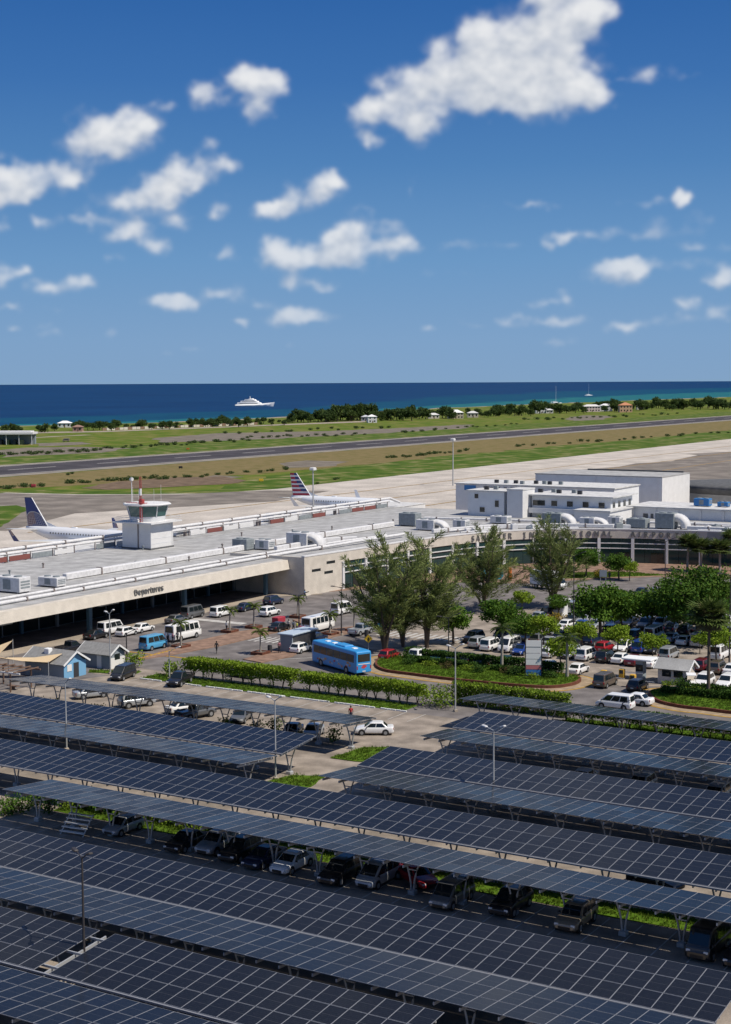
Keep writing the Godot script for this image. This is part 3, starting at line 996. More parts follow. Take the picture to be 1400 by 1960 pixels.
func frond_mesh(sd: int, l: float, droop: float, w: float, dark: Color, light: Color) -> ArrayMesh:
	var r := RandomNumberGenerator.new()
	r.seed = sd
	var g := Geo.new()
	var s = g.surf[0]
	var path := []
	var rad := []
	for i in 9:
		var t := i / 8.0
		path.append(Vector3(0, l * (0.5 * t - droop * t * t), l * (t - 0.25 * t * t)))
		rad.append(0.03 * (1.0 - t) + 0.006)
	for i in 8:
		var p: Vector3 = path[i]; var q: Vector3 = path[i + 1]
		var d := (q - p).normalized()
		for j in 4:
			var o := p.lerp(q, j / 4.0)
			var t := (i + j / 4.0) / 8.0
			var ll := w * sin(PI * clampf(0.12 + t * 0.84, 0, 1)) * r.randf_range(0.85, 1.1)
			for sx in [-1.0, 1.0]:
				var dd := (Vector3(sx, -0.35 - 0.3 * r.randf(), 0) + d * 0.75).normalized()
				blade(s, o, dd, Vector3.UP, ll, 0.07 * l / 2.0, dark.lerp(light, r.randf()))
	g.col = dark
	g.tube(path, rad, 4, false)
	return g.mesh([M.leaf], false, true)

func fan_mesh(sd: int, l: float, dark: Color, light: Color) -> ArrayMesh:
	var r := RandomNumberGenerator.new()
	r.seed = sd
	var g := Geo.new()
	var s = g.surf[0]
	var base := Vector3(0, l * 0.18, l * 0.5)
	for i in 15:
		var a := deg_to_rad(-118.0 + 236.0 * i / 14.0)
		var d := Vector3(sin(a), 0.1 - 0.45 * absf(sin(a * 0.5)), cos(a)).normalized()
		blade(s, base, d, Vector3.UP, l * 0.55 * r.randf_range(0.85, 1.1), l * 0.085, dark.lerp(light, r.randf()))
	g.col = dark
	g.tube([Vector3.ZERO, base], [0.03, 0.02], 4, false)
	return g.mesh([M.leaf], false, true)

func palm(called: String, label: String, group: String, at: Vector3, h: float, tr: float, fronds: int, meshes: Array, skirt := 0, trunk_m := "trunk", turn := 0.0, sd := 1) -> Node3D:
	var r := RandomNumberGenerator.new()
	r.seed = sd
	var t := thing(called, label, "palm tree", at, turn, group)
	var g := Geo.new()
	var bend := Vector3(r.randf_range(-0.2, 0.2), 0, r.randf_range(-0.2, 0.2))
	var path := []; var rad := []
	for i in 7:
		var u := i / 6.0
		path.append(bend * u * u * h * 0.2 + Vector3(0, -0.1 + (h + 0.1) * u, 0))
		rad.append(tr * (1.25 - 0.45 * u + (0.25 if i == 0 else 0.0)))
	g.tube(path, rad, 8)
	part(t, "trunk", g.mesh([M[trunk_m]]))
	for i in fronds + skirt:
		var a := TAU * i * 0.381966 + r.randf_range(-0.2, 0.2)
		var up := lerpf(0.95, -0.55, float(i) / fronds) if i < fronds else r.randf_range(-1.35, -1.15)
		var b := Basis(Vector3.UP, a) * Basis(Vector3.RIGHT, -up * 0.8)
		var k := r.randf_range(0.88, 1.1)
		part(t, "frond", (meshes[i % meshes.size()] if i < fronds else meshes[meshes.size() - 1]), path[6] + Vector3(0, -0.05, 0), b.scaled(Vector3.ONE * k))
	return t

func tree(called: String, label: String, group: String, at: Vector3, meshes: Array, turn: float, sc := 1.0) -> Node3D:
	var t := thing(called, label, "tree", at, turn, group)
	t.scale = Vector3.ONE * sc
	part(t, "trunk", meshes[0])
	part(t, "crown", meshes[1])
	return t

# clipped hedge on bare stems along x
func hedge(label: String, x0: float, x1: float, z: float, h0: float, h1: float, depth: float, sd: int, stems: bool, dark: Color, light: Color, y := 0.2):
	var r := RandomNumberGenerator.new()
	r.seed = sd
	var t := thing("clipped_hedge", label, "hedge", Vector3((x0 + x1) * 0.5, y, z), 0.0, "clipped hedges")
	var n := int((x1 - x0) / 0.42)
	var per := int(90.0 + 70.0 * (h1 - h0) * depth)
	var g := Geo.new()
	var hw := (x1 - x0) * 0.5
	var wav := FastNoiseLite.new()
	wav.seed = sd; wav.frequency = 0.18
	for i in n:
		var x := -hw + (i + 0.5) * (x1 - x0) / n
		var w := wav.get_noise_1d(x) * 0.3
		var c := Vector3(x, (h0 + h1) * 0.5 + w * 0.5, r.randf_range(-0.08, 0.08))
		var s = g.surf[0]
		for j in per:
			var o := Vector3(r.randf_range(-0.34, 0.34), r.randf_range(-0.5, 0.5) * (h1 - h0 + w), r.randf_range(-0.5, 0.5) * depth)
			if r.randf() < 0.75:
				var face := r.randi() % 3
				if face == 0: o.y = 0.5 * (h1 - h0) + w * 0.5 + r.randf_range(-0.1, 0.05)
				elif face == 1: o.z = 0.5 * depth * (1.0 if r.randf() < 0.6 else -1.0)
			var tone := 0.75 if o.y > 0.3 * (h1 - h0) else 0.35
			blade(s, c + o, (rdir(r) + Vector3(0, 0.3, 0)).normalized(), (rdir(r) + Vector3.UP * 0.8).normalized(), r.randf_range(0.18, 0.36), 0.19, dark.lerp(light, clampf(r.randf_range(-0.3, 0.3) + 0.55, 0, 1)))
	part(t, "foliage", g.mesh([M.leaf], false, true))
	if stems:
		var k := int((x1 - x0) / 1.5)
		for i in k:
			var x := -hw + (i + 0.5 + r.randf_range(-0.25, 0.25)) * (x1 - x0) / k
			var gs := Geo.new()
			for j in 3:
				var to := Vector3(r.randf_range(-0.45, 0.45), h0 + 0.25, r.randf_range(-0.25, 0.25))
				gs.tube([Vector3(0, -0.05, 0), Vector3(to.x * 0.3, h0 * 0.5, to.z * 0.3), to], [0.075, 0.055, 0.03], 5, false)
			part(t, "stem", gs.mesh([M.trunk]), Vector3(x, 0, 0))
			if i % 2 == 0:
				var gl := Geo.new()
				leafy_clump(gl, r, Vector3(r.randf_range(-0.2, 0.2), 0.75, 0.5), Vector3(0.5, 0.42, 0.32), 60, 0.2, dark, light)
				part(t, "side_shoot", gl.mesh([M.leaf], false, true), Vector3(x + r.randf_range(-0.5, 0.5), r.randf_range(-0.1, 0.25), 0))

func shrub_mesh(sd: int, rad: Vector3, n: int, leaf: float, dark: Color, light: Color) -> ArrayMesh:
	var r := RandomNumberGenerator.new()
	r.seed = sd
	var g := Geo.new()
	for k in 7:
		var o := Vector3(r.randf_range(-0.6, 0.6) * rad.x, rad.y * r.randf_range(0.55, 1.0), r.randf_range(-0.6, 0.6) * rad.z)
		leafy_clump(g, r, o, rad * 0.55, n / 7, leaf, dark, light)
	g.col = Color(0.07, 0.052, 0.038)
	for k in 5:
		g.tube([Vector3(0, -0.05, 0), Vector3(r.randf_range(-0.5, 0.5) * rad.x, rad.y, r.randf_range(-0.5, 0.5) * rad.z)], [0.05, 0.02], 4, false)
	return g.mesh([M.leaf], false, true)

func make_plants():
	leaf_mat("leaf")
	var ol_d := Color(0.028, 0.05, 0.012)
	var br_d := Color(0.11, 0.19, 0.012); var br_l := Color(0.24, 0.33, 0.03)
	var gr_d := Color(0.04, 0.10, 0.012); var gr_l := Color(0.115, 0.205, 0.022)
	# feathery trees by the drop-off lanes
	var fe := [feathery(1, 16.4, 6.2, 96), feathery(2, 15.4, 6.0, 90), feathery(3, 13.4, 7.4, 92), feathery(14, 14.8, 6.2, 92)]
	var ft := [[-112.5, -191.2, 0, 1.0, "tall feathery casuarina at the tip of the brick-edged island"], [-112.2, -196.0, 1, 0.8, "slim feathery casuarina between two taller ones near the tour coach"], [-108.8, -197.2, 1, 1.08, "feathery casuarina with a forked dark trunk beside the parked white car"], [-117.8, -234.0, 2, 1.0, "wide feathery casuarina in front of the terminal lettering"], [-109.1, -243.8, 3, 1.05, "feathery casuarina with bent trunk by the white box truck"]]
	for f in ft:
		tree("casuarina_tree", f[4], "feathery trees before the terminal", Vector3(f[0], 0.2, f[1]), fe[f[2]], rng.randf() * TAU, f[3]).scale *= Vector3(1.5, 1.0, 1.5)
	var kinds := {
		"bright": [broadleaf(21, 4.6, 2.5, 0.42, 22, 110, 0.3, br_d, br_l, 0.1), broadleaf(22, 4.4, 2.3, 0.45, 20, 110, 0.3, br_d, br_l, 0.1)],
		"green": [broadleaf(31, 6.4, 3.5, 0.62, 40, 130, 0.34, gr_d, gr_l, 0.17), broadleaf(32, 6.0, 3.2, 0.7, 36, 130, 0.34, gr_d, gr_l, 0.17)],
		"broad": [broadleaf(41, 9.5, 6.2, 0.6, 80, 150, 0.4, gr_d, Color(0.085, 0.145, 0.018), 0.26)],
	}
	for q in TREES:
		var set: Array = kinds[q[0]]
		tree({"bright": "young_shade_tree", "green": "shade_tree", "broad": "spreading_tree"}[q[0]], q[4], "trees in the car park", Vector3(q[1], 0.2, q[2]), set[rng.randi() % set.size()], rng.randf() * TAU, q[3])
	# palms
	var pf := [frond_mesh(1, 1.9, 0.62, 0.5, Color(0.05, 0.085, 0.012), Color(0.13, 0.17, 0.03)), frond_mesh(2, 2.0, 0.78, 0.52, Color(0.05, 0.085, 0.012), Color(0.14, 0.17, 0.035))]
	for i in PALMS.size():
		var q = PALMS[i]
		palm("planter_palm", q[3], "palms in the drop-off islands", Vector3(q[0], 0.5, q[1]), q[2], 0.11, 13, pf, 0, "pale_trunk", 0.0, 50 + i)
		planter(Vector3(q[0], 0.2, q[1]), q[4])
	var ff := [fan_mesh(5, 3.3, Color(0.035, 0.06, 0.014), Color(0.1, 0.14, 0.035)), fan_mesh(6, 3.1, Color(0.04, 0.065, 0.016), Color(0.12, 0.15, 0.04)), fan_mesh(7, 2.2, Color(0.10, 0.085, 0.04), Color(0.19, 0.16, 0.08))]
	for i in FANS.size():
		var q = FANS[i]
		palm("fan_palm", q[4], "fan palms", Vector3(q[0], 0.2, q[1]), q[2], q[3], 46, ff, q[5], q[6], 0.0, 80 + i)
	var rf := [frond_mesh(8, 2.6, 0.66, 0.62, Color(0.03, 0.06, 0.012), Color(0.09, 0.12, 0.025)), frond_mesh(9, 2.7, 0.8, 0.62, Color(0.04, 0.07, 0.014), Color(0.12, 0.15, 0.03))]
	palm("royal_palm", "royal palm with a smooth grey trunk in the hedge of the brick island", "royal palms", Vector3(-90.9, 0.4, -186.2), 5.6, 0.19, 15, rf, 0, "pale_trunk", 0.0, 91)
	palm("royal_palm", "royal palm with pale trunk beside the tall car-park sign board", "royal palms", Vector3(-80.6, 0.4, -184.9), 5.2, 0.2, 15, rf, 0, "pale_trunk", 0.0, 92)
	# hedges
	hedge("long clipped hedge on bare stems beyond the carport driveway", -126.2, -108.3, -161.4, 1.15, 2.6, 1.9, 5, true, br_d, br_l)
	hedge("clipped hedge on bare stems with the blue coach behind it", -107.4, -89.4, -161.4, 1.15, 2.5, 1.8, 6, true, br_d, br_l)
	hedge("low dense clipped hedge beside the narrow solar carport", -86.6, -71.4, -164.3, 0.2, 2.6, 1.8, 7, false, gr_d, br_l)
	hedge("row of leafy stems under the far edge of the solar carport", -71.0, -42.0, -161.8, 0.9, 2.0, 1.2, 8, true, gr_d, gr_l)
	var big := shrub_mesh(70, Vector3(3.0, 1.7, 2.2), 900, 0.3, gr_d, br_l)
	single("garden_bush", big, "big round bush where the long hedge ends by the driveway", "bush", Vector3(-87.2, 0.2, -162.3), 0.0)
	var rb := shrub_mesh(71, Vector3(1.6, 1.6, 1.5), 520, 0.28, gr_d, br_l)
	single("garden_bush", rb, "rounded bush at the hedge end above the black pickup", "bush", Vector3(-128.0, 0.2, -160.9), 0.6)
	single("garden_bush", rb, "rounded bush behind the black minivan and grey hut", "bush", Vector3(-137.0, 0.2, -163.2), 1.9)
	# planting in the brick islands
	var sh := [shrub_mesh(72, Vector3(1.3, 0.75, 1.2), 360, 0.22, Color(0.022, 0.055, 0.01), Color(0.06, 0.12, 0.018)), shrub_mesh(73, Vector3(1.1, 0.65, 1.1), 300, 0.2, Color(0.05, 0.04, 0.02), Color(0.12, 0.1, 0.03)), shrub_mesh(74, Vector3(1.2, 0.5, 1.0), 300, 0.2, br_d, Color(0.2, 0.26, 0.03))]
	var dk_d := Color(0.022, 0.055, 0.01); var dk_l := Color(0.06, 0.12, 0.018)
	hedge("dark back hedge of the brick island along the parked row", -107.0, -82.4, -187.8, 0.1, 1.15, 0.9, 61, false, dk_d, dk_l, 0.6)
	hedge("dark front hedge in the brick island near its tip", -104.8, -93.6, -184.4, 0.05, 0.75, 0.8, 62, false, dk_d, dk_l, 0.6)
	hedge("short dark front hedge in the brick island by the sign board", -91.6, -84.0, -184.4, 0.05, 0.7, 0.8, 63, false, dk_d, dk_l, 0.6)
	hedge("dark hedge of the gatehouse island behind its kerb", -66.0, -50.0, -181.4, 0.05, 0.9, 0.9, 64, false, dk_d, dk_l, 0.6)
	hedge("dark hedge of the gatehouse island before the white cars", -65.0, -50.0, -184.9, 0.05, 0.8, 0.8, 65, false, dk_d, dk_l, 0.6)
	for q in SHRUBS:
		single("island_shrub", sh[q[2]], q[4], "shrub", Vector3(q[0], 0.58, q[1]), q[3], "shrubs in the brick islands")
	var yb := shrub_mesh(75, Vector3(2.2, 1.2, 1.8), 420, 0.28, Color(0.14, 0.12, 0.015), Color(0.36, 0.26, 0.03))
	single("flowering_bush", yb, "yellow flowering bush between the far car-park rows", "bush", Vector3(-101.5, 0.2, -227.5), 0.4)
	single("flowering_bush", yb, "yellow-leaved bed on the terminal forecourt lawn", "bush", Vector3(-117.0, 0.25, -285.0), 1.4)
	for q in [[-103.6, -229.0], [-99.8, -225.4]]:
		single("purple_bush", shrub_mesh(76, Vector3(1.2, 0.8, 1.1), 200, 0.24, Color(0.06, 0.025, 0.035), Color(0.14, 0.06, 0.08)), "purple-leaved shrub next to the yellow flowering bush", "shrub", Vector3(q[0], 0.2, q[1]), 0.0, "purple shrubs")
	# shade-loving plants seen under the carports
	var un := [shrub_mesh(77, Vector3(0.8, 0.7, 0.7), 200, 0.18, gr_d, br_l), shrub_mesh(78, Vector3(1.1, 1.3, 0.9), 340, 0.22, gr_d, gr_l)]
	for q in UNDER:
		single("bay_shrub", un[q[2]], "leafy shrub in the planting strip under a solar carport", "shrub", Vector3(q[0], 0.2, q[1]), q[3], "shrubs between parking bays")
	# grass strips
	lawn("verge", ragged([[-131, -160.9], [-90, -160.9], [-90, -157.2], [-131, -157.2]], 3, 0.25, 41), 0.26)
	lawn("verge", ragged([[-84.6, -138.8], [-82.4, -140.6], [-79.4, -138.2], [-78.9, -134.6], [-82.2, -133.2], [-85.2, -133.4]], 1.2, 0.3, 42), 0.3)
	lawn("verge", ragged([[-84.6, -125.5], [-81.6, -126.4], [-80.7, -122.5], [-82.6, -119.6], [-86.4, -119.0]], 1.2, 0.3, 43), 0.3)
	lawn("verge", ragged([[-97, -106.0], [-20, -106.0], [-20, -103.4], [-97, -103.4]], 3, 0.25, 44), 0.26)
	lawn("verge", ragged([[-71, -163.6], [-30, -166.5], [-30, -160.6], [-71, -160.6]], 3, 0.25, 45), 0.26)
	lawn("verge", ragged([[-141, -158.6], [-134, -161.0], [-133.4, -158.8], [-140, -156.9]], 2, 0.2, 46), 0.26)
	lawn("forecourt_lawn", ragged([[-124, -280], [-112, -291], [-107, -296], [-118, -296], [-128, -288]], 2.5, 0.3, 47), 0.3)

var tuft: ArrayMesh
func lawn(called: String, pts: PackedVector2Array, y: float):
	var o := lay(called, pts, y, M.lawn, 0.1)
	var r := RandomNumberGenerator.new()
	r.seed = int(absf(pts[0].x) * 10.0)
	if tuft == null:
		var g := Geo.new()
		for i in 9:
			blade(g.surf[0], Vector3(r.randf_range(-0.16, 0.16), -0.02, r.randf_range(-0.16, 0.16)), (Vector3.UP + rdir(r) * 0.5).normalized(), rdir(r), r.randf_range(0.12, 0.26), 0.05, Color(0.06, 0.12, 0.012).lerp(Color(0.16, 0.22, 0.025), r.randf()))
		tuft = g.mesh([M.leaf], false, true)
	var lo := Vector2(INF, INF); var hi := -lo
	for p in pts:
		lo = lo.min(p); hi = hi.max(p)
	var xs := []
	var n := mini(int((hi - lo).x * (hi - lo).y * 9.0), 3600)
	for i in n:
		var p := Vector2(r.randf_range(lo.x, hi.x), r.randf_range(lo.y, hi.y))
		if Geometry2D.is_point_in_polygon(p, pts):
			xs.append(Transform3D(Basis(Vector3.UP, r.randf() * TAU).scaled(Vector3.ONE * r.randf_range(0.7, 1.4)), Vector3(p.x, y, p.y)))
	var mm := MultiMesh.new()
	mm.transform_format = MultiMesh.TRANSFORM_3D
	mm.mesh = tuft
	mm.instance_count = xs.size()
	for i in xs.size(): mm.set_instance_transform(i, xs[i])
	var mi := MultiMeshInstance3D.new()
	mi.multimesh = mm
	mi.name = numbered("grass_tufts")
	add_child(mi)
	meta(mi, "short bright grass blades covering the planted strip", "grass", "", "stuff")

func planter(at: Vector3, label: String):
	var t := thing("palm_planter", label, "planter", at, rng.randf_range(-0.1, 0.1), "brick palm planters")
	var g := Geo.new()
	var a := 0.95
	for s in [-1.0, 1.0]:
		g.cbox(Vector3(s * a, 0.22, 0), Vector3(0.24, 0.5, a * 2 + 0.24), 0.03)
		g.cbox(Vector3(0, 0.22, s * a), Vector3(a * 2 - 0.24, 0.5, 0.24), 0.03)
	part(t, "brick_rim", g.mesh([M.brick_red]))
	g = Geo.new()
	g.sheet(rect(-a, -a, a, a), 0.38)
	part(t, "soil", g.mesh([M.trunk]))

# ---------------------------------------------------------------- terminal
func arc_point(s: float) -> Array:
	# point and heading at length s along the curved front
	var i := 0
	while i < FRONT.size() - 2 and FRONT[i + 1][2] < s: i += 1
	var a = FRONT[i]; var b = FRONT[i + 1]
	var t: float = (s - a[2]) / (b[2] - a[2])
	var p := Vector2(lerpf(a[0], b[0], t), lerpf(a[1], b[1], t))
	return [p, Vector2(b[0] - a[0], b[1] - a[1]).normalized()]

# wall piece following the curved front between s0 and s1, d metres thick towards the back, standing off metres proud
func arc_wall(g: Geo, s0: float, s1: float, y0: float, y1: float, d: float, off := 0.0):
	var n := maxi(1, int(ceil((s1 - s0) / 2.5)))
	var front := []; var back := []
	for i in n + 1:
		var q := arc_point(lerpf(s0, s1, float(i) / n))
		var nrm := Vector2(-q[1].y, q[1].x)     # towards the forecourt
		front.append(q[0] + nrm * off); back.append(q[0] + nrm * (off - d))
	for i in n:
		var a: Vector2 = front[i]; var b: Vector2 = front[i + 1]; var c: Vector2 = back[i + 1]; var e: Vector2 = back[i]
		var f := func(p: Vector2, y: float) -> Vector3: return Vector3(p.x, y, p.y)
		g.quad(f.call(a, y0), f.call(b, y0), f.call(b, y1), f.call(a, y1))
		g.quad(f.call(c, y0), f.call(e, y0), f.call(e, y1), f.call(c, y1))
		g.quad(f.call(a, y1), f.call(b, y1), f.call(c, y1), f.call(e, y1))
		g.quad(f.call(e, y0), f.call(c, y0), f.call(b, y0), f.call(a, y0))
		if i == 0: g.quad(f.call(e, y0), f.call(a, y0), f.call(a, y1), f.call(e, y1))
		if i == n - 1: g.quad(f.call(b, y0), f.call(c, y0), f.call(c, y1), f.call(b, y1))

func pc(t: Node3D, called: String, m: Material, a: Vector3, b: Vector3) -> MeshInstance3D:
	var g := Geo.new()
	g.bb(a, b)
	return part(t, called, g.mesh([m]))

func text_mesh(s: String, size: float, depth: float, m: Material, serif := false) -> TextMesh:
	var f := SystemFont.new()
	f.font_names = PackedStringArray(["Droid Serif" if serif else "Droid Sans"])
	f.font_weight = 700
	var tm := TextMesh.new()
	tm.text = s
	tm.font = f
	tm.font_size = 32
	tm.pixel_size = size / 23.0
	tm.depth = depth
	tm.curve_step = 2.0
	tm.material = m
	return tm

func make_terminal():
	worn("wall_cream", lin(0.80, 0.735, 0.64), 0.85, 16.0, 3.0, 0.88)
	worn("wall_grey", lin(0.50, 0.50, 0.48), 0.85, 14.0, 3.0, 0.86)
	worn("wall_white", lin(0.83, 0.83, 0.83), 0.7, 18.0, 3.0, 0.95)
	worn("wall_pale", lin(0.84, 0.86, 0.88), 0.7, 18.0, 3.0, 0.95)
	worn("roof_grey", lin(0.55, 0.55, 0.545), 0.92, 24.0, 4.0, 0.78)
	worn("roof_light", lin(0.50, 0.50, 0.49), 0.9, 24.0, 4.0, 0.8)
	worn("roof_white", lin(0.80, 0.80, 0.79), 0.85, 16.0, 3.0, 0.82)
	worn("roof_dark", lin(0.17, 0.175, 0.18), 0.85, 14.0, 3.0, 0.8)
	worn("duct_white", lin(0.86, 0.86, 0.87), 0.5, 6.0, 1.5, 0.86)
	worn("duct_grey", lin(0.34, 0.38, 0.40), 0.55, 6.0, 1.5, 0.84)
	mat("rust_red", lin(0.20, 0.065, 0.055), 0.8)
	mat("letter_grey", lin(0.17, 0.17, 0.165), 0.5, 0.3)
	mat("pier_blue", lin(0.06, 0.13, 0.19), 0.6)
	mat("sign_grey", lin(0.42, 0.43, 0.42), 0.6)
	mat("blue_unit", lin(0.03, 0.17, 0.42), 0.6)
	var t := thing("terminal_building", "long cream airport terminal with a curved glazed front and flat grey roof", "airport terminal", Vector3.ZERO)
	var g := Geo.new()
	# roof slab
	var outline := [[-160.2, -110.0], [-160.2, -234.3]]
	for q in FRONT: outline.append([q[0] - 0.25, q[1] - 0.15])
	outline.append([-50.0, -348.0]); outline.append([-202.0, -348.0]); outline.append([-202.0, -110.0])
	g.sheet(poly(outline), 6.9, 6.5)
	part(t, "roof", g.mesh([M.roof_grey]))
	pc(t, "roof_edge", M.roof_light, Vector3(-201.9, 6.9, -347), Vector3(-198.6, 7.02, -236))
	pc(t, "roof_sheet", M.roof_light, Vector3(-197.5, 6.9, -160), Vector3(-177, 6.945, -110))
	# drop-off canopy
	g = Geo.new()
	var zs := [-110.0, -234.2]
	var P := func(x, y, z): return Vector3(x, y, z)
	g.quad(Vector3(-158.55, 5.1, zs[0]), Vector3(-158.55, 5.1, zs[1]), Vector3(-158.95, 6.82, zs[1]), Vector3(-158.95, 6.82, zs[0]))
	g.quad(Vector3(-158.95, 6.82, zs[0]), Vector3(-158.95, 6.82, zs[1]), Vector3(-160.3, 6.82, zs[1]), Vector3(-160.3, 6.82, zs[0]))
	g.quad(Vector3(-160.3, 5.1, zs[0]), Vector3(-160.3, 5.1, zs[1]), Vector3(-158.55, 5.1, zs[1]), Vector3(-158.55, 5.1, zs[0]))
	g.quad(Vector3(-158.55, 5.1, zs[1]), Vector3(-160.3, 5.1, zs[1]), Vector3(-160.3, 6.82, zs[1]), Vector3(-158.95, 6.82, zs[1]))
	part(t, "fascia", g.mesh([M.wall_cream]))
	pc(t, "soffit", M.roof_light, Vector3(-171.2, 5.05, -234.1), Vector3(-160.31, 5.2, -110))
	# glazed front under the canopy, bay by bay
	for k in 15:
		var z0 := -233.8 + k * 8.2
		pc(t, "shop_window", M.dark_glass, Vector3(-171.6, 0.35, z0 + 0.25), Vector3(-171.4, 4.9, z0 + 3.95))
		pc(t, "shop_window", M.dark_glass, Vector3(-171.6, 0.35, z0 + 4.15), Vector3(-171.4, 4.9, z0 + 7.9))
		pc(t, "mullion", M.grey_metal, Vector3(-171.55, 0.2, z0 + 3.97), Vector3(-171.32, 5.05, z0 + 4.13))
		pc(t, "pier", M.pier_blue if k % 3 == 1 else M.grey_metal, Vector3(-171.7, 0.2, z0 - 0.28), Vector3(-171.0, 5.05, z0 + 0.23))
		if k % 3 == 0:
			var gp := Geo.new()
			gp.cbox(Vector3(-162.4, 2.6, z0 + 2.0), Vector3(0.7, 4.9, 0.7), 0.06)
			part(t, "canopy_column", gp.mesh([M.pier_blue]))
		if k % 3 == 2:
			pc(t, "hanging_sign", M.sign_grey, Vector3(-164.2, 3.7, z0 + 1.0), Vector3(-164.0, 4.6, z0 + 6.0))
			pc(t, "sign_band", M.letter_grey, Vector3(-163.99, 4.0, z0 + 2.2), Vector3(-163.975, 4.25, z0 + 4.9))
			pc(t, "entrance_hood", M.grey_metal, Vector3(-171.3, 3.2, z0 + 0.5), Vector3(-168.9, 3.45, z0 + 6.6))
	pc(t, "back_wall", M.wall_grey, Vector3(-172.2, 0.0, -234), Vector3(-171.75, 6.5, -110))
	# side wall of the projecting block
	pc(t, "side_wall", M.wall_cream, Vector3(-172.4, 0, -234.9), Vector3(-155.45, 7.45, -234.3))
	var words := text_mesh("Departures", 1.0, 0.12, M.letter_grey)
	var lt := part(t, "lettering", words, Vector3(-158.62, 6.05, -193.0), Basis(Vector3.UP, PI / 2))
	# curved front
	var total: float = FRONT[FRONT.size() - 1][2]
	g = Geo.new()
	arc_wall(g, 0.0, 11.3, 0.0, 7.5, 0.5)
	part(t, "end_wall", g.mesh([M.wall_cream]))
	for q in [[2.2, 4.5], [6.6, 5.6], [5.9, 3.75]]:
		g = Geo.new()
		arc_wall(g, q[0], q[0] + 2.6, q[1], q[1] + 0.5, 0.1, 0.03)
		part(t, "slot_window", g.mesh([M.dark_glass]))
	var grey_from := 108.0
	g = Geo.new()
	arc_wall(g, 11.3, grey_from, 5.62, 7.5, 0.5)
	part(t, "upper_wall", g.mesh([M.wall_cream]))
	g = Geo.new()
	arc_wall(g, grey_from, total, 5.62, 7.5, 0.5)
	part(t, "upper_wall", g.mesh([M.wall_grey]))
	g = Geo.new()
	arc_wall(g, 0.0, total, 7.5, 7.72, 0.75, 0.06)
	part(t, "parapet_cap", g.mesh([M.wall_white]))
	g = Geo.new()
	arc_wall(g, 11.3, total, 0.0, 6.5, 0.3, -2.2)
	part(t, "inner_wall", g.mesh([M.wall_cream]))
	var s := 11.4
	while s < total - 4.0:
		var bay := 7.3
		g = Geo.new()
		arc_wall(g, s, s + 0.65, 0.0, 5.6, 0.6, 0.16)
		part(t, "column", g.mesh([M.wall_white]))
		for r in [[0.28, 3.30], [3.50, 4.42], [4.62, 5.58]]:
			var cols := 3
			for c in cols:
				g = Geo.new()
				var a := s + 0.68 + (bay - 0.7) * c / cols
				arc_wall(g, a + 0.03, a + (bay - 0.7) / cols - 0.03, r[0], r[1], 0.06, -0.2)
				part(t, "window_pane", g.mesh([M.green_glass]))
		for y in [3.3, 4.42]:
			g = Geo.new()
			arc_wall(g, s + 0.66, s + bay - 0.02, y + 0.01, y + 0.19, 0.3, 0.02)
			part(t, "transom", g.mesh([M.wall_white]))
		s += bay
	for q in LETTERS:
		part(t, "letter", text_mesh(q[0], 1.2, 0.16, M.letter_grey), Vector3(q[1], 6.55, q[2]), Basis(Vector3.UP, q[3]))
	# doors at ground level
	for s0 in [15.0, 96.0, 88.6]:
		g = Geo.new()
		arc_wall(g, s0, s0 + 2.6, 0.25, 2.6, 0.1, -0.1)
		part(t, "door", g.mesh([M.dark_glass]))
	roof_plant()
	concourse()
	back_buildings()
	control_tower()

func roof_unit(label: String, at: Vector3, size: Vector3, turn: float, m: Material, hood: bool):
	var t := thing("air_handling_unit", label, "air conditioner", at, turn, "rooftop air units")
	var g := Geo.new()
	g.cbox(Vector3(0, size.y * 0.5 + 0.25, 0), size, 0.08)
	part(t, "casing", g.mesh([m]))
	g = Geo.new()
	for sx in [-0.4, 0.4]:
		g.box(Vector3(sx * size.x, 0.14, 0), Vector3(0.2, 0.3, size.z * 0.95))
	part(t, "skid", g.mesh([M.grey_metal]))
	for k in 3:
		g = Geo.new()
		g.box(Vector3(size.x * 0.5 + 0.012, 0.25 + size.y * (0.3 + 0.2 * k), 0), Vector3(0.03, size.y * 0.12, size.z * 0.8))
		part(t, "louvre", g.mesh([M.duct_grey]))
	for k in 2:
		g = Geo.new()
		g.tube([Vector3((k - 0.5) * size.x * 0.45, size.y + 0.22, 0), Vector3((k - 0.5) * size.x * 0.45, size.y + 0.42, 0)], [size.z * 0.26, size.z * 0.26], 12)
		part(t, "fan", g.mesh([M.duct_grey]))
	g = Geo.new()
	g.box(Vector3(0, 0.25 + size.y * 0.5, size.z * 0.5 + 0.012), Vector3(size.x * 0.3, size.y * 0.7, 0.03))
	part(t, "access_door", g.mesh([M.duct_grey]))
	if hood:
		# curved supply duct
		g = Geo.new()
		var rings := []
		for k in 7:
			var u := k / 6.0
			var a := u * PI * 0.5
			var c := Vector3(size.x * 0.5 + 2.3 * sin(a), size.y * 0.75 * cos(a) * 0.9 + 0.4, 0)
			var n := Vector3(sin(a), cos(a) * 1.0, 0).normalized()
			var w := size.z * 0.36
			var hh := size.y * 0.24
			rings.append([c + n * hh + Vector3(0, 0, w), c + n * hh - Vector3(0, 0, w), c - n * hh - Vector3(0, 0, w), c - n * hh + Vector3(0, 0, w)])
		g.loft(rings, true)
		part(t, "curved_duct", g.mesh([M.duct_white]))

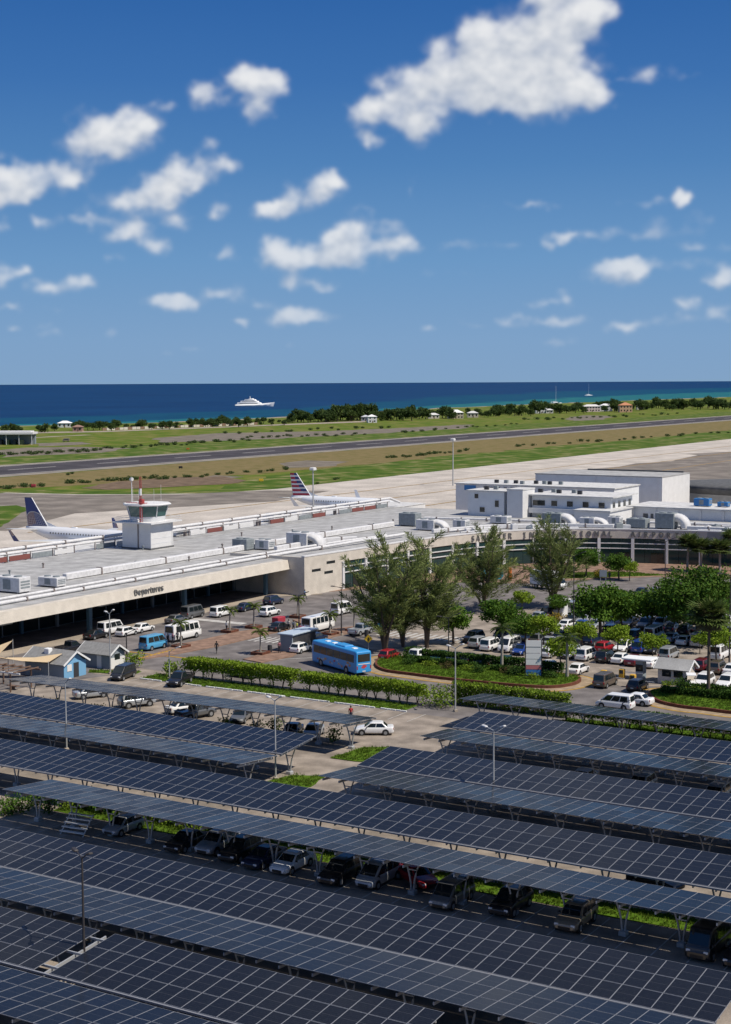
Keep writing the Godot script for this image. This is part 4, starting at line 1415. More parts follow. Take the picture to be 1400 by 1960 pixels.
func pipe_run(called: String, label: String, cat: String, pts: Array, r: float, m: Material, box := false, support := 9.0, base := 6.9):
	var t := thing(called, label, cat, Vector3.ZERO, 0.0, "rooftop pipes and ducts")
	var g := Geo.new()
	if box:
		for i in pts.size() - 1:
			var a: Vector3 = pts[i]; var b: Vector3 = pts[i + 1]
			var d := b - a
			g.cbox((a + b) * 0.5, Vector3(r * 2.0, r * 1.9, d.length() + 0.02), r * 0.25, Basis(Vector3.UP, atan2(d.x, d.z)))
	else:
		var rad := []
		for p in pts: rad.append(r)
		g.tube(pts, rad, 8)
	part(t, "duct" if box else "pipe", g.mesh([m]))
	for i in pts.size() - 1:
		var a: Vector3 = pts[i]; var b: Vector3 = pts[i + 1]
		var n := int(a.distance_to(b) / support)
		for k in n:
			var p := a.lerp(b, (k + 0.5) / n)
			g = Geo.new()
			var d := (b - a).normalized()
			var bas := Basis(Vector3.UP, atan2(d.x, d.z))
			g.box(Vector3(0, (base - p.y) * 0.5, 0), Vector3(r * 2.4, p.y - base, 0.35), bas)
			g.box(Vector3(0, 0, 0), Vector3(r * 2.3, r * 2.3, 0.3), bas)
			part(t, "support", g.mesh([M.rail_brown]), p)

func roof_plant():
	mat("rail_brown", lin(0.20, 0.17, 0.16), 0.8)
	pipe_run("roof_pipe", "white roof pipe running along the drop-off canopy edge", "pipe", [Vector3(-163.4, 7.25, -112), Vector3(-163.6, 7.25, -240), Vector3(-161.2, 7.6, -262), Vector3(-160.0, 7.6, -280)], 0.30, M.duct_white, false, 12.0)
	pipe_run("roof_pipe", "thinner white roof pipe just behind the canopy-edge pipe", "pipe", [Vector3(-165.6, 7.45, -112), Vector3(-165.8, 7.45, -244), Vector3(-163.6, 7.6, -262), Vector3(-162.0, 7.6, -276)], 0.24, M.duct_white, false, 14.0)
	pipe_run("roof_duct", "broad white roof duct ending by the control tower", "duct", [Vector3(-175.2, 7.55, -191), Vector3(-175.4, 7.55, -262), Vector3(-174.4, 7.55, -300)], 0.55, M.duct_white, true, 16.0)
	pipe_run("roof_duct", "short white duct branching across the roof behind the canopy", "duct", [Vector3(-168.5, 7.6, -244), Vector3(-168.5, 7.6, -262), Vector3(-164.5, 7.6, -268)], 0.42, M.duct_white, true, 7.0)
	pipe_run("roof_duct", "white duct following the curved parapet before the lettering", "duct", [Vector3(-158.5, 7.5, -290), Vector3(-152, 7.5, -305), Vector3(-140, 7.5, -315.5), Vector3(-128, 7.5, -319)], 0.40, M.duct_white, true, 7.0)
	pipe_run("roof_pipe", "white pipe crossing the roof below the stacked offices", "pipe", [Vector3(-176, 7.4, -318), Vector3(-158, 7.4, -322), Vector3(-148, 7.4, -323)], 0.28, M.duct_white, false, 6.0)
	pipe_run("roof_pipe", "bent white pipe behind the big units on the curved roof", "pipe", [Vector3(-134, 7.5, -330), Vector3(-118, 7.5, -332), Vector3(-92, 7.6, -334)], 0.3, M.duct_white, false, 8.0)
	pipe_run("roof_duct", "low white duct along the far parapet of the curved roof", "duct", [Vector3(-112, 7.5, -322.5), Vector3(-84, 7.6, -325)], 0.45, M.duct_white, true, 8.0)
	var U := [
		["white air unit cluster near the canopy end of the roof", -172.5, -176.0, 5.5, 2.3, 2.6, "w", false],
		["low white air unit beside the cluster at the canopy end", -171.5, -184.0, 4.2, 1.4, 2.2, "w", false],
		["small white air unit behind the canopy-end cluster", -176.5, -170.5, 3.0, 1.6, 2.0, "w", false],
		["grey boxy air unit on the roof near the tower duct", -176.0, -243.6, 3.6, 2.0, 2.6, "g", false],
		["white boxy air unit next to the grey one by the duct", -172.4, -246.0, 3.4, 1.8, 2.4, "w", false],
		["large white air unit with hood above the projecting block", -169.2, -254.0, 5.0, 2.7, 3.2, "w", true],
		["pale grey air unit in the hollow of the curved roof", -171.5, -303.0, 4.4, 2.8, 3.0, "g", false],
		["white air unit with curved duct over the curved front", -163.0, -296.0, 4.6, 2.2, 2.8, "w", true],
		["small white air unit over the first letters", -158.2, -303.0, 3.2, 1.8, 2.4, "w", false],
		["white air unit below the stacked office block", -155.6, -318.0, 4.4, 1.6, 2.6, "w", false],
		["big grey air unit above the word for national", -142.4, -318.6, 4.6, 2.8, 3.0, "g", true],
		["white air unit with a round duct mouth over the lettering", -134.4, -320.0, 3.6, 2.0, 2.6, "w", true],
		["low open-framed air unit above the last word", -123.6, -322.6, 4.6, 2.0, 2.8, "g", false],
		["tall grey air unit with swept white duct over the last word", -117.4, -324.2, 4.4, 3.4, 3.2, "g", true],
		["white air unit at the far end of the curved roof", -100.5, -328.0, 4.0, 2.0, 2.6, "w", false],
		["squat white air unit behind the round duct mouth", -131.0, -327.5, 3.0, 1.7, 2.2, "w", false],
	]
	for u in U:
		roof_unit(u[0], Vector3(u[1], 6.9, u[2]), Vector3(u[3], u[4], u[5]), 0.0, M.duct_white if u[6] == "w" else M.duct_grey, u[7])
	# smaller ducts and boxes crowding the roof bend
	var r := RandomNumberGenerator.new()
	r.seed = 33
	for k in 34:
		var s := r.randf_range(58.0, 118.0)
		var q := arc_point(s)
		var back := r.randf_range(2.5, 17.0)
		var p: Vector2 = q[0] - Vector2(-q[1].y, q[1].x) * back
		if p.x < -196.0 or p.y < -332.0: continue
		var along := Vector3(q[1].x, 0, q[1].y)
		var at := Vector3(p.x, 7.3, p.y)
		var len := r.randf_range(3.0, 8.0)
		if k % 3 == 0:
			pipe_run("roof_pipe", "short white pipe among the crowded ducts of the roof bend", "pipe", [at - along * len * 0.5, at + along * len * 0.5, at + along * len * 0.5 + Vector3(r.randf_range(-2, 2), 0, r.randf_range(-2, 2))], 0.16, M.duct_white, false, 3.0)
		elif k % 3 == 1:
			pipe_run("roof_duct", "short white duct among the crowded ducts of the roof bend", "duct", [at - along * len * 0.5, at + along * len * 0.5], r.randf_range(0.3, 0.5), M.duct_white, true, 3.0)
		else:
			var g := Geo.new()
			g.cbox(Vector3(0, 0.6, 0), Vector3(r.randf_range(1.0, 2.2), 1.2, r.randf_range(0.8, 1.6)), 0.06)
			g.tube([Vector3(0, 1.2, 0), Vector3(0, 1.36, 0)], [0.35, 0.35], 10)
			single("condenser_box", g.mesh([M.duct_white if k % 2 else M.duct_grey]), ("white" if k % 2 else "grey") + " condenser box among the crowded ducts of the roof bend", "air conditioner", Vector3(p.x, 6.9, p.y), r.randf_range(0, 1.5), "rooftop condenser boxes")
	for q in [[-176.0, -380.0, 11.88, 8], [-150.5, -344.5, 12.48, 5], [-166.5, -338.0, 13.28, 2], [-100.0, -356.0, 9.78, 5]]:
		for k in q[3]:
			var g := Geo.new()
			g.cbox(Vector3(0, 0.45, 0), Vector3(1.1, 0.9, 0.8), 0.05)
			g.tube([Vector3(0, 0.45, 0.4), Vector3(0, 0.45, 0.46)], [0.32, 0.32], 10)
			single("condenser_box", g.mesh([M.duct_grey if k % 2 else M.dark_metal]), "small condenser box on a service building roof", "air conditioner", Vector3(q[0] + (k - q[3] * 0.5) * 2.6 + r.randf_range(-0.6, 0.6), q[2], q[1] + r.randf_range(-1, 3)), 0.0, "rooftop condenser boxes")
	# small vents
	for k in 16:
		var g := Geo.new()
		g.tube([Vector3.ZERO, Vector3(0, 0.7, 0), Vector3(0, 0.72, 0), Vector3(0, 0.95, 0)], [0.14, 0.14, 0.3, 0.12], 8)
		single("roof_vent", g.mesh([M.duct_grey if k % 2 else M.rail_brown]), "small capped vent pipe standing on the flat terminal roof", "vent", Vector3(rng.randf_range(-195, -168), 6.9, -160.0 - k * 10.5), 0.0, "roof vents")

func concourse():
	var t := thing("boarding_concourse", "long white boarding concourse with railings behind the terminal roof", "building", Vector3.ZERO)
	pc(t, "wall", M.wall_white, Vector3(-213.5, 0, -366), Vector3(-202.3, 6.4, -110))
	pc(t, "roof", M.roof_white, Vector3(-213.8, 6.4, -366.3), Vector3(-202.2, 6.6, -110))
	# screen wall along the roof edge, panel by panel
	for k in 38:
		var z := -346.0 + k * 6.1
		var m: Material = M.rust_red if (k % 7 in [1, 2, 5]) else (M.duct_grey if k % 3 == 0 else M.wall_white)
		if k % 5 != 4:
			pc(t, "screen_panel", m, Vector3(-202.75, 6.95, z + 0.3), Vector3(-202.6, 7.9, z + 5.7))
		pc(t, "rail_post", M.rail_brown, Vector3(-202.85, 6.6, z - 0.08), Vector3(-202.65, 8.35, z + 0.08))
	for y in [8.0, 8.32]:
		pc(t, "handrail", M.wall_white, Vector3(-202.8, y, -346), Vector3(-202.7, y + 0.07, -114))
	pipe_run("roof_pipe", "upper white pipe of the pair along the concourse", "pipe", [Vector3(-204.3, 8.95, -118), Vector3(-204.3, 8.95, -350), Vector3(-203.6, 7.6, -354)], 0.34, M.duct_white, false, 11.0, 6.6)
	pipe_run("roof_pipe", "lower white pipe of the pair along the concourse", "pipe", [Vector3(-203.4, 8.35, -118), Vector3(-203.4, 8.35, -348)], 0.28, M.duct_white, false, 13.0, 6.6)
	for q in [[-207.5, -300.0, "white unit on the concourse roof near the striped tail fin"], [-208.0, -318.0, "second white unit on the concourse roof beyond the striped tail fin"], [-207.0, -262.0, "white unit on the concourse roof next to the control tower"]]:
		roof_unit(q[2], Vector3(q[0], 6.6, q[1]), Vector3(3.4, 1.6, 5.0), 0.0, M.duct_white, false)

# box building with a roof slab and window rows on its +x and +z sides
func block(called: String, label: String, x0: float, x1: float, z0: float, z1: float, y0: float, y1: float, wall: Material, roof: Material, eave := 0.4) -> Node3D:
	var t := thing(called, label, "building", Vector3((x0 + x1) * 0.5, y0, (z0 + z1) * 0.5), 0.0, "service buildings behind the terminal")
	var sx := absf(x1 - x0); var sz := absf(z1 - z0); var h := y1 - y0
	var g := Geo.new()
	g.box(Vector3(0, h * 0.5, 0), Vector3(sx, h, sz))
	part(t, "wall", g.mesh([wall]))
	g = Geo.new()
	g.box(Vector3(0, h + 0.14, 0), Vector3(sx + eave * 2, 0.28, sz + eave * 2))
	part(t, "roof", g.mesh([roof]))
	return t

func opening(t: Node3D, called: String, m: Material, side: String, u: float, y: float, w: float, h: float, hx: float, hz: float):
	# side "z": on the +z face at local x = u; side "x": on the +x face at local z = u
	var g := Geo.new()
	if side == "z":
		g.box(Vector3(u, y, hz + 0.03), Vector3(w, h, 0.1))
	else:
		g.box(Vector3(hx + 0.03, y, u), Vector3(0.1, h, w))
	var o := part(t, called, g.mesh([m]))
	g = Geo.new()
	for s in [-1.0, 1.0]:
		if side == "z":
			g.box(Vector3(u, y + s * (h * 0.5 + 0.06), hz + 0.05), Vector3(w + 0.24, 0.12, 0.14))
		else:
			g.box(Vector3(hx + 0.05, y + s * (h * 0.5 + 0.06), u), Vector3(0.14, 0.12, w + 0.24))
	part(o, "frame", g.mesh([M.wall_white]))

func back_buildings():
	var t := block("office_block", "stacked white office block with small dark windows on the terminal roof", -172.5, -162.6, -342.0, -334.0, 6.9, 13.0, M.wall_pale, M.roof_white)
	for q in [[-2.6, 4.9, 1.0, 1.1], [3.0, 3.2, 1.0, 1.6], [-1.0, 1.6, 1.3, 1.2]]:
		opening(t, "window", M.dark_glass, "z", q[0], q[1], q[2], q[3], 4.95, 4.0)
	for q in [[-1.8, 3.3, 1.4, 1.4], [1.5, 3.3, 1.4, 1.4], [0.5, 1.0, 1.6, 1.9]]:
		opening(t, "window", M.dark_glass, "x", q[0], q[1], q[2], q[3], 4.95, 4.0)
	t = block("stair_tower", "plain white stair tower standing proud of the office block", -161.6, -157.4, -340.5, -333.6, 6.9, 13.6, M.wall_white, M.roof_white, 0.1)
	t = block("office_wing", "long two-storey white wing with overhanging pale roof and window row", -157.0, -136.4, -352.0, -338.0, 6.9, 12.2, M.wall_pale, M.roof_white, 1.1)
	for k in 5:
		opening(t, "window", M.dark_glass, "z", -8.4 + k * 4.1, 3.5, 1.5 if k != 0 else 3.2, 1.3, 10.3, 7.0)
	for k in 4:
		opening(t, "window", M.dark_glass, "x", -5.2 + k * 3.4, 3.5, 1.4, 1.4, 10.3, 7.0)
	pc(t, "balcony", M.wall_white, Vector3(-10.4, 1.1, 7.0), Vector3(10.0, 2.3, 8.6))
	t = block("low_annex", "low white annex with sloping white roof at the wing corner", -143.0, -134.0, -345.5, -331.5, 6.9, 9.4, M.wall_white, M.roof_white, 0.3)
	t = block("plant_hall", "long pale plant hall with white buttresses behind the curved roof", -135.2, -70.0, -362.0, -347.2, 0.2, 9.5, M.wall_pale, M.roof_white, 0.7)
	for k in 12:
		pc(t, "buttress", M.wall_white, Vector3(-32.0 + k * 5.6, 6.6, 7.4), Vector3(-31.4 + k * 5.6, 9.2, 7.7))
	for k in 4:
		opening(t, "louvre", M.roof_dark, "z", -28.5 + k * 1.9, 7.3, 1.2, 1.1, 32.6, 7.4)
	t = block("baggage_hall", "low wide white hall with a blue sign and dark roof edge", -197.0, -150.0, -392.0, -374.0, 0.2, 11.6, M.wall_pale, M.roof_white, 0.3)
	opening(t, "sign_board", M.blue_unit, "z", -19.0, 10.5, 3.6, 1.4, 23.5, 9.0)
	for k in 9:
		opening(t, "window", M.roof_dark, "z", -14.5 + k * 2.1, 10.4, 0.9, 1.0, 23.5, 9.0)
	t = block("cargo_hangar", "large plain white hangar with dark flat roof edge beside the apron", -187.0, -148.3, -428.0, -405.0, 0.1, 12.9, M.wall_pale, M.roof_grey, 0.15)
	pc(t, "end_cladding", M.wall_white, Vector3(19.36, 0.1, -11.5), Vector3(19.5, 12.7, 11.5))
	pc(t, "roof_ridge", M.roof_dark, Vector3(-12.0, 13.05, -11.0), Vector3(18.0, 13.5, -10.0))
	for k in 7:
		pc(t, "wall_rib", M.wall_white, Vector3(-19.0 + k * 6.2, 0.1, 11.5), Vector3(-18.86 + k * 6.2, 12.7, 11.58))
	# rounded dark roof beyond the plant hall
	t = thing("rotunda", "oval building with a smooth dark grey dished roof", "building", Vector3(-128.0, 0.1, -446.0), 0.0, "service buildings behind the terminal")
	var rings := []
	for q in [[30.0, 0.0], [30.0, 6.5], [33.0, 8.2], [31.0, 9.2], [24.0, 9.7], [10.0, 9.9]]:
		var ring := []
		for k in 36:
			var a := -TAU * k / 36.0
			ring.append(Vector3(cos(a) * q[0], q[1], sin(a) * q[0] * 0.55))
		rings.append(ring)
	var g := Geo.new()
	g.loft(rings.slice(0, 2), false)
	part(t, "wall", g.mesh([M.wall_grey]))
	g = Geo.new()
	g.loft(rings.slice(1), true)
	part(t, "roof", g.mesh([M.roof_dark]))
	# blue and grey plant on the hall roof
	for q in [["blue cabinet unit on the plant hall roof", -119.0, -353.5, 3.8, 1.7, 2.4, "b"], ["low blue tank unit next to the blue cabinet", -114.0, -354.0, 2.6, 1.0, 2.0, "b"], ["grey cooling tower unit on the plant hall roof", -96.5, -354.0, 5.0, 3.2, 3.6, "g"], ["small blue unit at the far end of the plant hall roof", -91.5, -352.0, 2.6, 2.4, 2.6, "b"], ["white chiller between the blue and grey roof units", -105.0, -355.5, 6.0, 1.8, 3.0, "w"]]:
		roof_unit(q[0], Vector3(q[1], 9.75, q[2]), Vector3(q[3], q[4], q[5]), 0.0, {"b": M.blue_unit, "g": M.duct_grey, "w": M.duct_white}[q[6]], false)

func control_tower():
	var t := thing("control_tower", "squat white control tower with slanted green glass cab and red mast", "control tower", Vector3(-195.6, 6.9, -237.9))
	t.scale = Vector3(1.06, 1.03, 1.06)
	mat("cab_glass", lin(0.02, 0.09, 0.085), 0.06, 0.0, 0.6)
	mat("mast_red", lin(0.34, 0.05, 0.05), 0.6)
	var g := Geo.new()
	g.box(Vector3(0, 2.55, 0), Vector3(6.8, 5.1, 6.7))
	part(t, "shaft", g.mesh([M.wall_white]))
	g = Geo.new()
	g.box(Vector3(0, 0.15, 0), Vector3(7.1, 0.3, 7.0))
	part(t, "plinth", g.mesh([M.roof_dark]))
	for q in [[1.1, 0.08], [2.1, 0.06], [3.6, 1.0]]:
		pc(t, "siding_band", M.wall_pale, Vector3(3.4, q[0], -3.0), Vector3(3.44, q[0] + q[1], 3.0))
	for s in [-1.0, 1.0]:
		pc(t, "corner_trim", M.wall_white, Vector3(3.3, 0.3, s * 3.2 - 0.12), Vector3(3.5, 5.1, s * 3.2 + 0.12))
	pc(t, "downpipe", M.rail_brown, Vector3(0.4, 0.3, 3.36), Vector3(0.6, 5.0, 3.5))
	g = Geo.new()
	g.box(Vector3(0, 5.2, 0), Vector3(9.4, 0.26, 9.3))
	part(t, "walkway", g.mesh([M.wall_white]))
	# walkway railing
	for s in [[1, 0], [-1, 0], [0, 1], [0, -1]]:
		for y in [5.75, 6.15]:
			g = Geo.new()
			g.box(Vector3(s[0] * 4.6, y, s[1] * 4.55), Vector3(9.2 if s[0] == 0 else 0.05, 0.05, 9.1 if s[1] == 0 else 0.05))
			part(t, "railing", g.mesh([M.wall_white]))
	# eight-sided cab leaning outwards
	var ring := func(r: float, y: float) -> Array:
		var out := []
		for k in 8:
			var a := -TAU * (k + 0.5) / 8.0
			out.append(Vector3(cos(a) * r, y, sin(a) * r))
		return out
	g = Geo.new()
	g.loft([ring.call(3.45, 5.3), ring.call(3.6, 6.3)], false)
	part(t, "cab_sill", g.mesh([M.wall_pale]))
	var lo: Array = ring.call(3.56, 6.3); var hi: Array = ring.call(4.1, 8.35)
	for k in 8:
		var n := (k + 1) % 8
		g = Geo.new()
		pane(g, lo[k], lo[n], hi[n], hi[k], 0.05, 0.95, 0.02, 0.98, 0.0)
		part(t, "cab_window", g.mesh([M.cab_glass]))
		g = Geo.new()
		g.tube([lo[k], hi[k]], [0.11, 0.11], 6)
		part(t, "mullion", g.mesh([M.wall_white]))
	g = Geo.new()
	g.loft([ring.call(4.2, 8.35), ring.call(4.75, 8.45), ring.call(4.75, 8.72), ring.call(4.5, 8.8)], true)
	part(t, "cab_roof", g.mesh([M.wall_white]))
	g = Geo.new()
	g.loft([ring.call(1.6, 5.4), ring.call(1.6, 8.3)], true)
	part(t, "cab_core", g.mesh([M.dark_metal]))
	# lattice mast and aerials
	g = Geo.new()
	for s in [[-0.2, -0.2], [0.2, -0.2], [0, 0.25]]:
		g.tube([Vector3(1.8 + s[0], 5.4, 4.1 + s[1]), Vector3(1.8 + s[0] * 0.6, 14.2, 4.1 + s[1] * 0.6)], [0.06, 0.05], 5)
	for k in 22:
		g.box(Vector3(1.8, 5.6 + k * 0.4, 4.1), Vector3(0.42 - k * 0.006, 0.05, 0.42 - k * 0.006), Basis(Vector3.UP, k * 0.5))
	part(t, "mast", g.mesh([M.mast_red]))
	g = Geo.new()
	g.tube([Vector3(1.8, 10.6, 4.1), Vector3(1.8, 11.9, 4.1)], [0.26, 0.26], 8)
	part(t, "mast_band", g.mesh([M.wall_white]))
	g = Geo.new()
	g.tube([Vector3(-3.3, 8.8, 0.5), Vector3(-3.3, 13.0, 0.5)], [0.09, 0.07], 6)
	g.tube([Vector3(-3.3, 13.0, 0.5), Vector3(-3.3, 13.2, 0.5), Vector3(-3.3, 13.55, 0.5), Vector3(-3.3, 13.75, 0.5)], [0.2, 0.42, 0.4, 0.12], 10)
	part(t, "beacon_pole", g.mesh([M.wall_white]))
	for q in [[-1.6, 2.2, 3.2], [2.6, -1.0, 3.6], [0.3, 2.8, 2.6], [3.0, 1.6, 2.9]]:
		g = Geo.new()
		g.tube([Vector3(q[0], 8.8, q[1]), Vector3(q[0], 8.8 + q[2], q[1])], [0.03, 0.02], 5)
		part(t, "aerial", g.mesh([M.wall_white]))
	g = Geo.new()
	for k in 4:
		g.box(Vector3(-2.2 + k * 1.3, 9.0, 2.8), Vector3(1.1, 0.12, 0.3), Basis(Vector3.UP, k * 0.4))
	g.cbox(Vector3(0.9, 9.3, 2.7), Vector3(1.0, 0.9, 0.7), 0.1)
	part(t, "red_equipment", g.mesh([M.mast_red]))
	g = Geo.new()
	g.cbox(Vector3(0.3, 5.65, 3.7), Vector3(1.3, 0.6, 0.6), 0.1)
	part(t, "cooling_unit", g.mesh([M.wall_white]))

# ---------------------------------------------------------------- aircraft
func tail_image(kind: String) -> Image:
	var W := 192
	var img := Image.create_empty(W, W, false, Image.FORMAT_RGB8)
	if kind == "globe":
		img.fill(lin(0.018, 0.035, 0.16))
		# pale grid of a globe rising from the lower corner
		var c := Vector2(0.42 * W, 1.12 * W)
		for y in W:
			for x in W:
				var d := Vector2(x, y) - c
				var r := d.length() / (0.66 * W)
				if r < 1.0:
					var lat := absf(fmod(absf(d.y) / (0.085 * W * (1.15 - 0.5 * r)), 1.0) - 0.5)
					var lon := absf(fmod(absf(d.x) / (0.10 * W * sqrt(maxf(0.05, 1.0 - pow(d.y / (0.7 * W), 2.0)))), 1.0) - 0.5)
					if r > 0.955 or lat > 0.40 or lon > 0.41:
						img.set_pixel(x, y, lin(0.42, 0.40, 0.38))
					elif x < 0.46 * W and r > 0.4:
						img.set_pixel(x, y, lin(0.16, 0.08, 0.09))
	else:
		img.fill(lin(0.62, 0.64, 0.66))
		for k in 6:
			var y := int(W * (0.02 + k * 0.165))
			var hgt := int(W * 0.095)
			img.fill_rect(Rect2i(0, y, W, hgt), lin(0.36, 0.02, 0.045))
			if k < 5:
				# the blue bars take over towards the leading edge, staggered
				var from := int(W * (0.34 + 0.05 * k))
				img.fill_rect(Rect2i(from, y - (2 if k else 0), W - from, hgt), lin(0.02, 0.045, 0.17))
	return img

func airliner(label: String, at: Vector3, turn: float, livery: String, belly: Color):
	var t := thing("airliner", label, "airplane", at, turn, "airliners at the gates")
	var white := mat("fuselage_" + livery, belly, 0.35)
	white.clearcoat_enabled = true; white.clearcoat = 0.4
	var R := 1.9
	# nose at +x; tail at -x
	var g := Geo.new()
	var prof := [[-18.9, 0.28, 1.35], [-17.5, 0.6, 1.2], [-15.0, 1.05, 0.8], [-11.5, 1.55, 0.32], [-8.0, 1.86, 0.04], [0.0, 1.9, 0.0], [11.0, 1.9, 0.0], [14.5, 1.82, -0.05], [17.0, 1.45, -0.25], [18.8, 0.85, -0.5], [19.7, 0.15, -0.7]]
	var rings := []
	for q in prof:
		var ring := []
		for k in 20:
			var a := TAU * k / 20.0
			ring.append(Vector3(q[0], 3.9 + q[2] + cos(a) * q[1], sin(a) * q[1]))
		rings.append(ring)
	g.loft(rings)
	part(t, "fuselage", g.mesh([white]))
	# fin
	var fm := mat("fin_" + livery, Color(1, 1, 1), 0.4)
	fm.albedo_texture = ImageTexture.create_from_image(tail_image(livery))
	g = Geo.new()
	var a := Vector3(-18.4, 5.35, 0); var b := Vector3(-11.9, 5.72, 0); var c := Vector3(-17.0, 12.5, 0); var d := Vector3(-19.3, 12.5, 0)
	for s in [1.0, -1.0]:
		var th: float = 0.22 * s
		var A := a + Vector3(0.3, 0, th); var B := b + Vector3(0, 0, th * 0.4); var C := c + Vector3(0, 0, th * 0.3); var D := d + Vector3(0, 0, th * 0.3)
		var n := Vector3(0, 0.02, s).normalized()
		var uv := [Vector2(0.02, 0.98), Vector2(0.98, 0.95), Vector2(0.55, 0.02), Vector2(0.02, 0.02)]
		var idx := [0, 2, 1, 0, 3, 2] if s > 0 else [0, 1, 2, 0, 2, 3]
		var pts := [A, B, C, D]
		for i in idx:
			g.vert(pts[i], n, uv[i])
	part(t, "fin", g.mesh([fm]))
	g = Geo.new()
	g.tube([b + Vector3(0, 0, 0), c], [0.16, 0.1], 6)
	g.tube([a, d], [0.05, 0.04], 4)
	g.tri(Vector3(-12.2, 5.7, 0.1), Vector3(-9.0, 5.78, 0), Vector3(-13.4, 7.2, 0)); g.tri(Vector3(-12.2, 5.7, -0.1), Vector3(-13.4, 7.2, 0), Vector3(-9.0, 5.78, 0))
	part(t, "fin_edge", g.mesh([white]))
	for s in [1.0, -1.0]:
		g = Geo.new()
		var wing := [Vector3(4.2, 3.0, s * 1.5), Vector3(-3.8, 3.0, s * 1.5), Vector3(-6.4, 4.1, s * 17.2), Vector3(-4.6, 4.1, s * 17.2)]
		var up := []; var dn := []
		for k in 4:
			up.append(wing[k] + Vector3(0, 0.28 if k < 2 else 0.06, 0)); dn.append(wing[k] - Vector3(0, 0.28 if k < 2 else 0.06, 0))
		if s > 0:
			g.loft([[dn[0], up[0], up[1], dn[1]], [dn[3], up[3], up[2], dn[2]]], true)
		else:
			g.loft([[dn[1], up[1], up[0], dn[0]], [dn[2], up[2], up[3], dn[3]]], true)
		var w := part(t, "wing", g.mesh([M.wing_grey]))
		g = Geo.new()
		var wl := [Vector3(-4.7, 4.1, s * 17.2), Vector3(-6.4, 4.1, s * 17.2), Vector3(-7.4, 6.6, s * 17.9), Vector3(-6.6, 6.6, s * 17.9)]
		g.quad(wl[0], wl[1], wl[2], wl[3])
		g.quad(wl[3] + Vector3(0, 0, s * 0.07), wl[2] + Vector3(0, 0, s * 0.07), wl[1] + Vector3(0, 0, s * 0.07), wl[0] + Vector3(0, 0, s * 0.07))
		part(w, "winglet", g.mesh([fm if livery == "globe" else white]))
		g = Geo.new()
		g.tube([Vector3(5.2, 2.1, s * 5.4), Vector3(4.9, 2.1, s * 5.4), Vector3(2.6, 2.1, s * 5.4), Vector3(0.6, 2.2, s * 5.4)], [0.85, 1.02, 1.0, 0.5], 14)
		part(t, "engine", g.mesh([M.wing_grey]))
		g = Geo.new()
		var st := [Vector3(-14.2, 4.95, s * 0.7), Vector3(-17.4, 4.95, s * 0.5), Vector3(-18.9, 5.5, s * 7.1), Vector3(-17.3, 5.5, s * 7.1)]
		var su := []; var sd := []
		for k in 4:
			su.append(st[k] + Vector3(0, 0.14 if k < 2 else 0.05, 0)); sd.append(st[k] - Vector3(0, 0.14 if k < 2 else 0.05, 0))
		if s > 0:
			g.loft([[sd[0], su[0], su[1], sd[1]], [sd[3], su[3], su[2], sd[2]]], true)
		else:
			g.loft([[sd[1], su[1], su[0], sd[0]], [sd[2], su[2], su[3], sd[3]]], true)
		part(t, "tailplane", g.mesh([M.wing_grey]))
		g = Geo.new()
		for k in 2:
			g.tube([Vector3(-1.6 + k * 1.1, 0.55, s * 2.6), Vector3(-1.6 + k * 1.1, 0.55, s * 3.1)], [0.55, 0.55], 10)
		g.tube([Vector3(-1.0, 0.5, s * 2.8), Vector3(-1.0, 2.8, s * 2.4)], [0.12, 0.12], 6)
		part(t, "main_wheels", g.mesh([M.rubber]))
		g = Geo.new()
		for k in 26:
			g.box(Vector3(-9.5 + k * 0.86, 4.45, s * 1.845), Vector3(0.26, 0.36, 0.06))
		part(t, "cabin_windows", g.mesh([M.dark_glass]))
	g = Geo.new()
	g.tube([Vector3(14.2, 0.36, -0.3), Vector3(14.2, 0.36, 0.3)], [0.36, 0.36], 10)
	g.tube([Vector3(14.2, 0.4, 0), Vector3(14.2, 2.4, 0)], [0.1, 0.1], 6)
	part(t, "nose_wheel", g.mesh([M.rubber]))
	g = Geo.new()
	g.cbox(Vector3(17.6, 4.75, 0), Vector3(0.7, 0.45, 1.9), 0.1)
	part(t, "cockpit_window", g.mesh([M.dark_glass]))
	g = Geo.new()
	g.cbox(Vector3(-3.5, 5.85, 0), Vector3(1.6, 0.25, 0.7), 0.1)
	part(t, "antenna_fairing", g.mesh([white]))

func make_aircraft():
	mat("wing_grey", lin(0.56, 0.58, 0.60), 0.4, 0.1)
	airliner("white airliner with a deep blue globe-marked tail fin at the gate", Vector3(-241.2, 0.1, -270.6), 0.0, "globe", lin(0.74, 0.75, 0.76))
	airliner("silver-grey airliner with red, white and blue striped tail fin at the gate", Vector3(-239.2, 0.1, -382.6), 0.0, "stripes", lin(0.72, 0.74, 0.76))

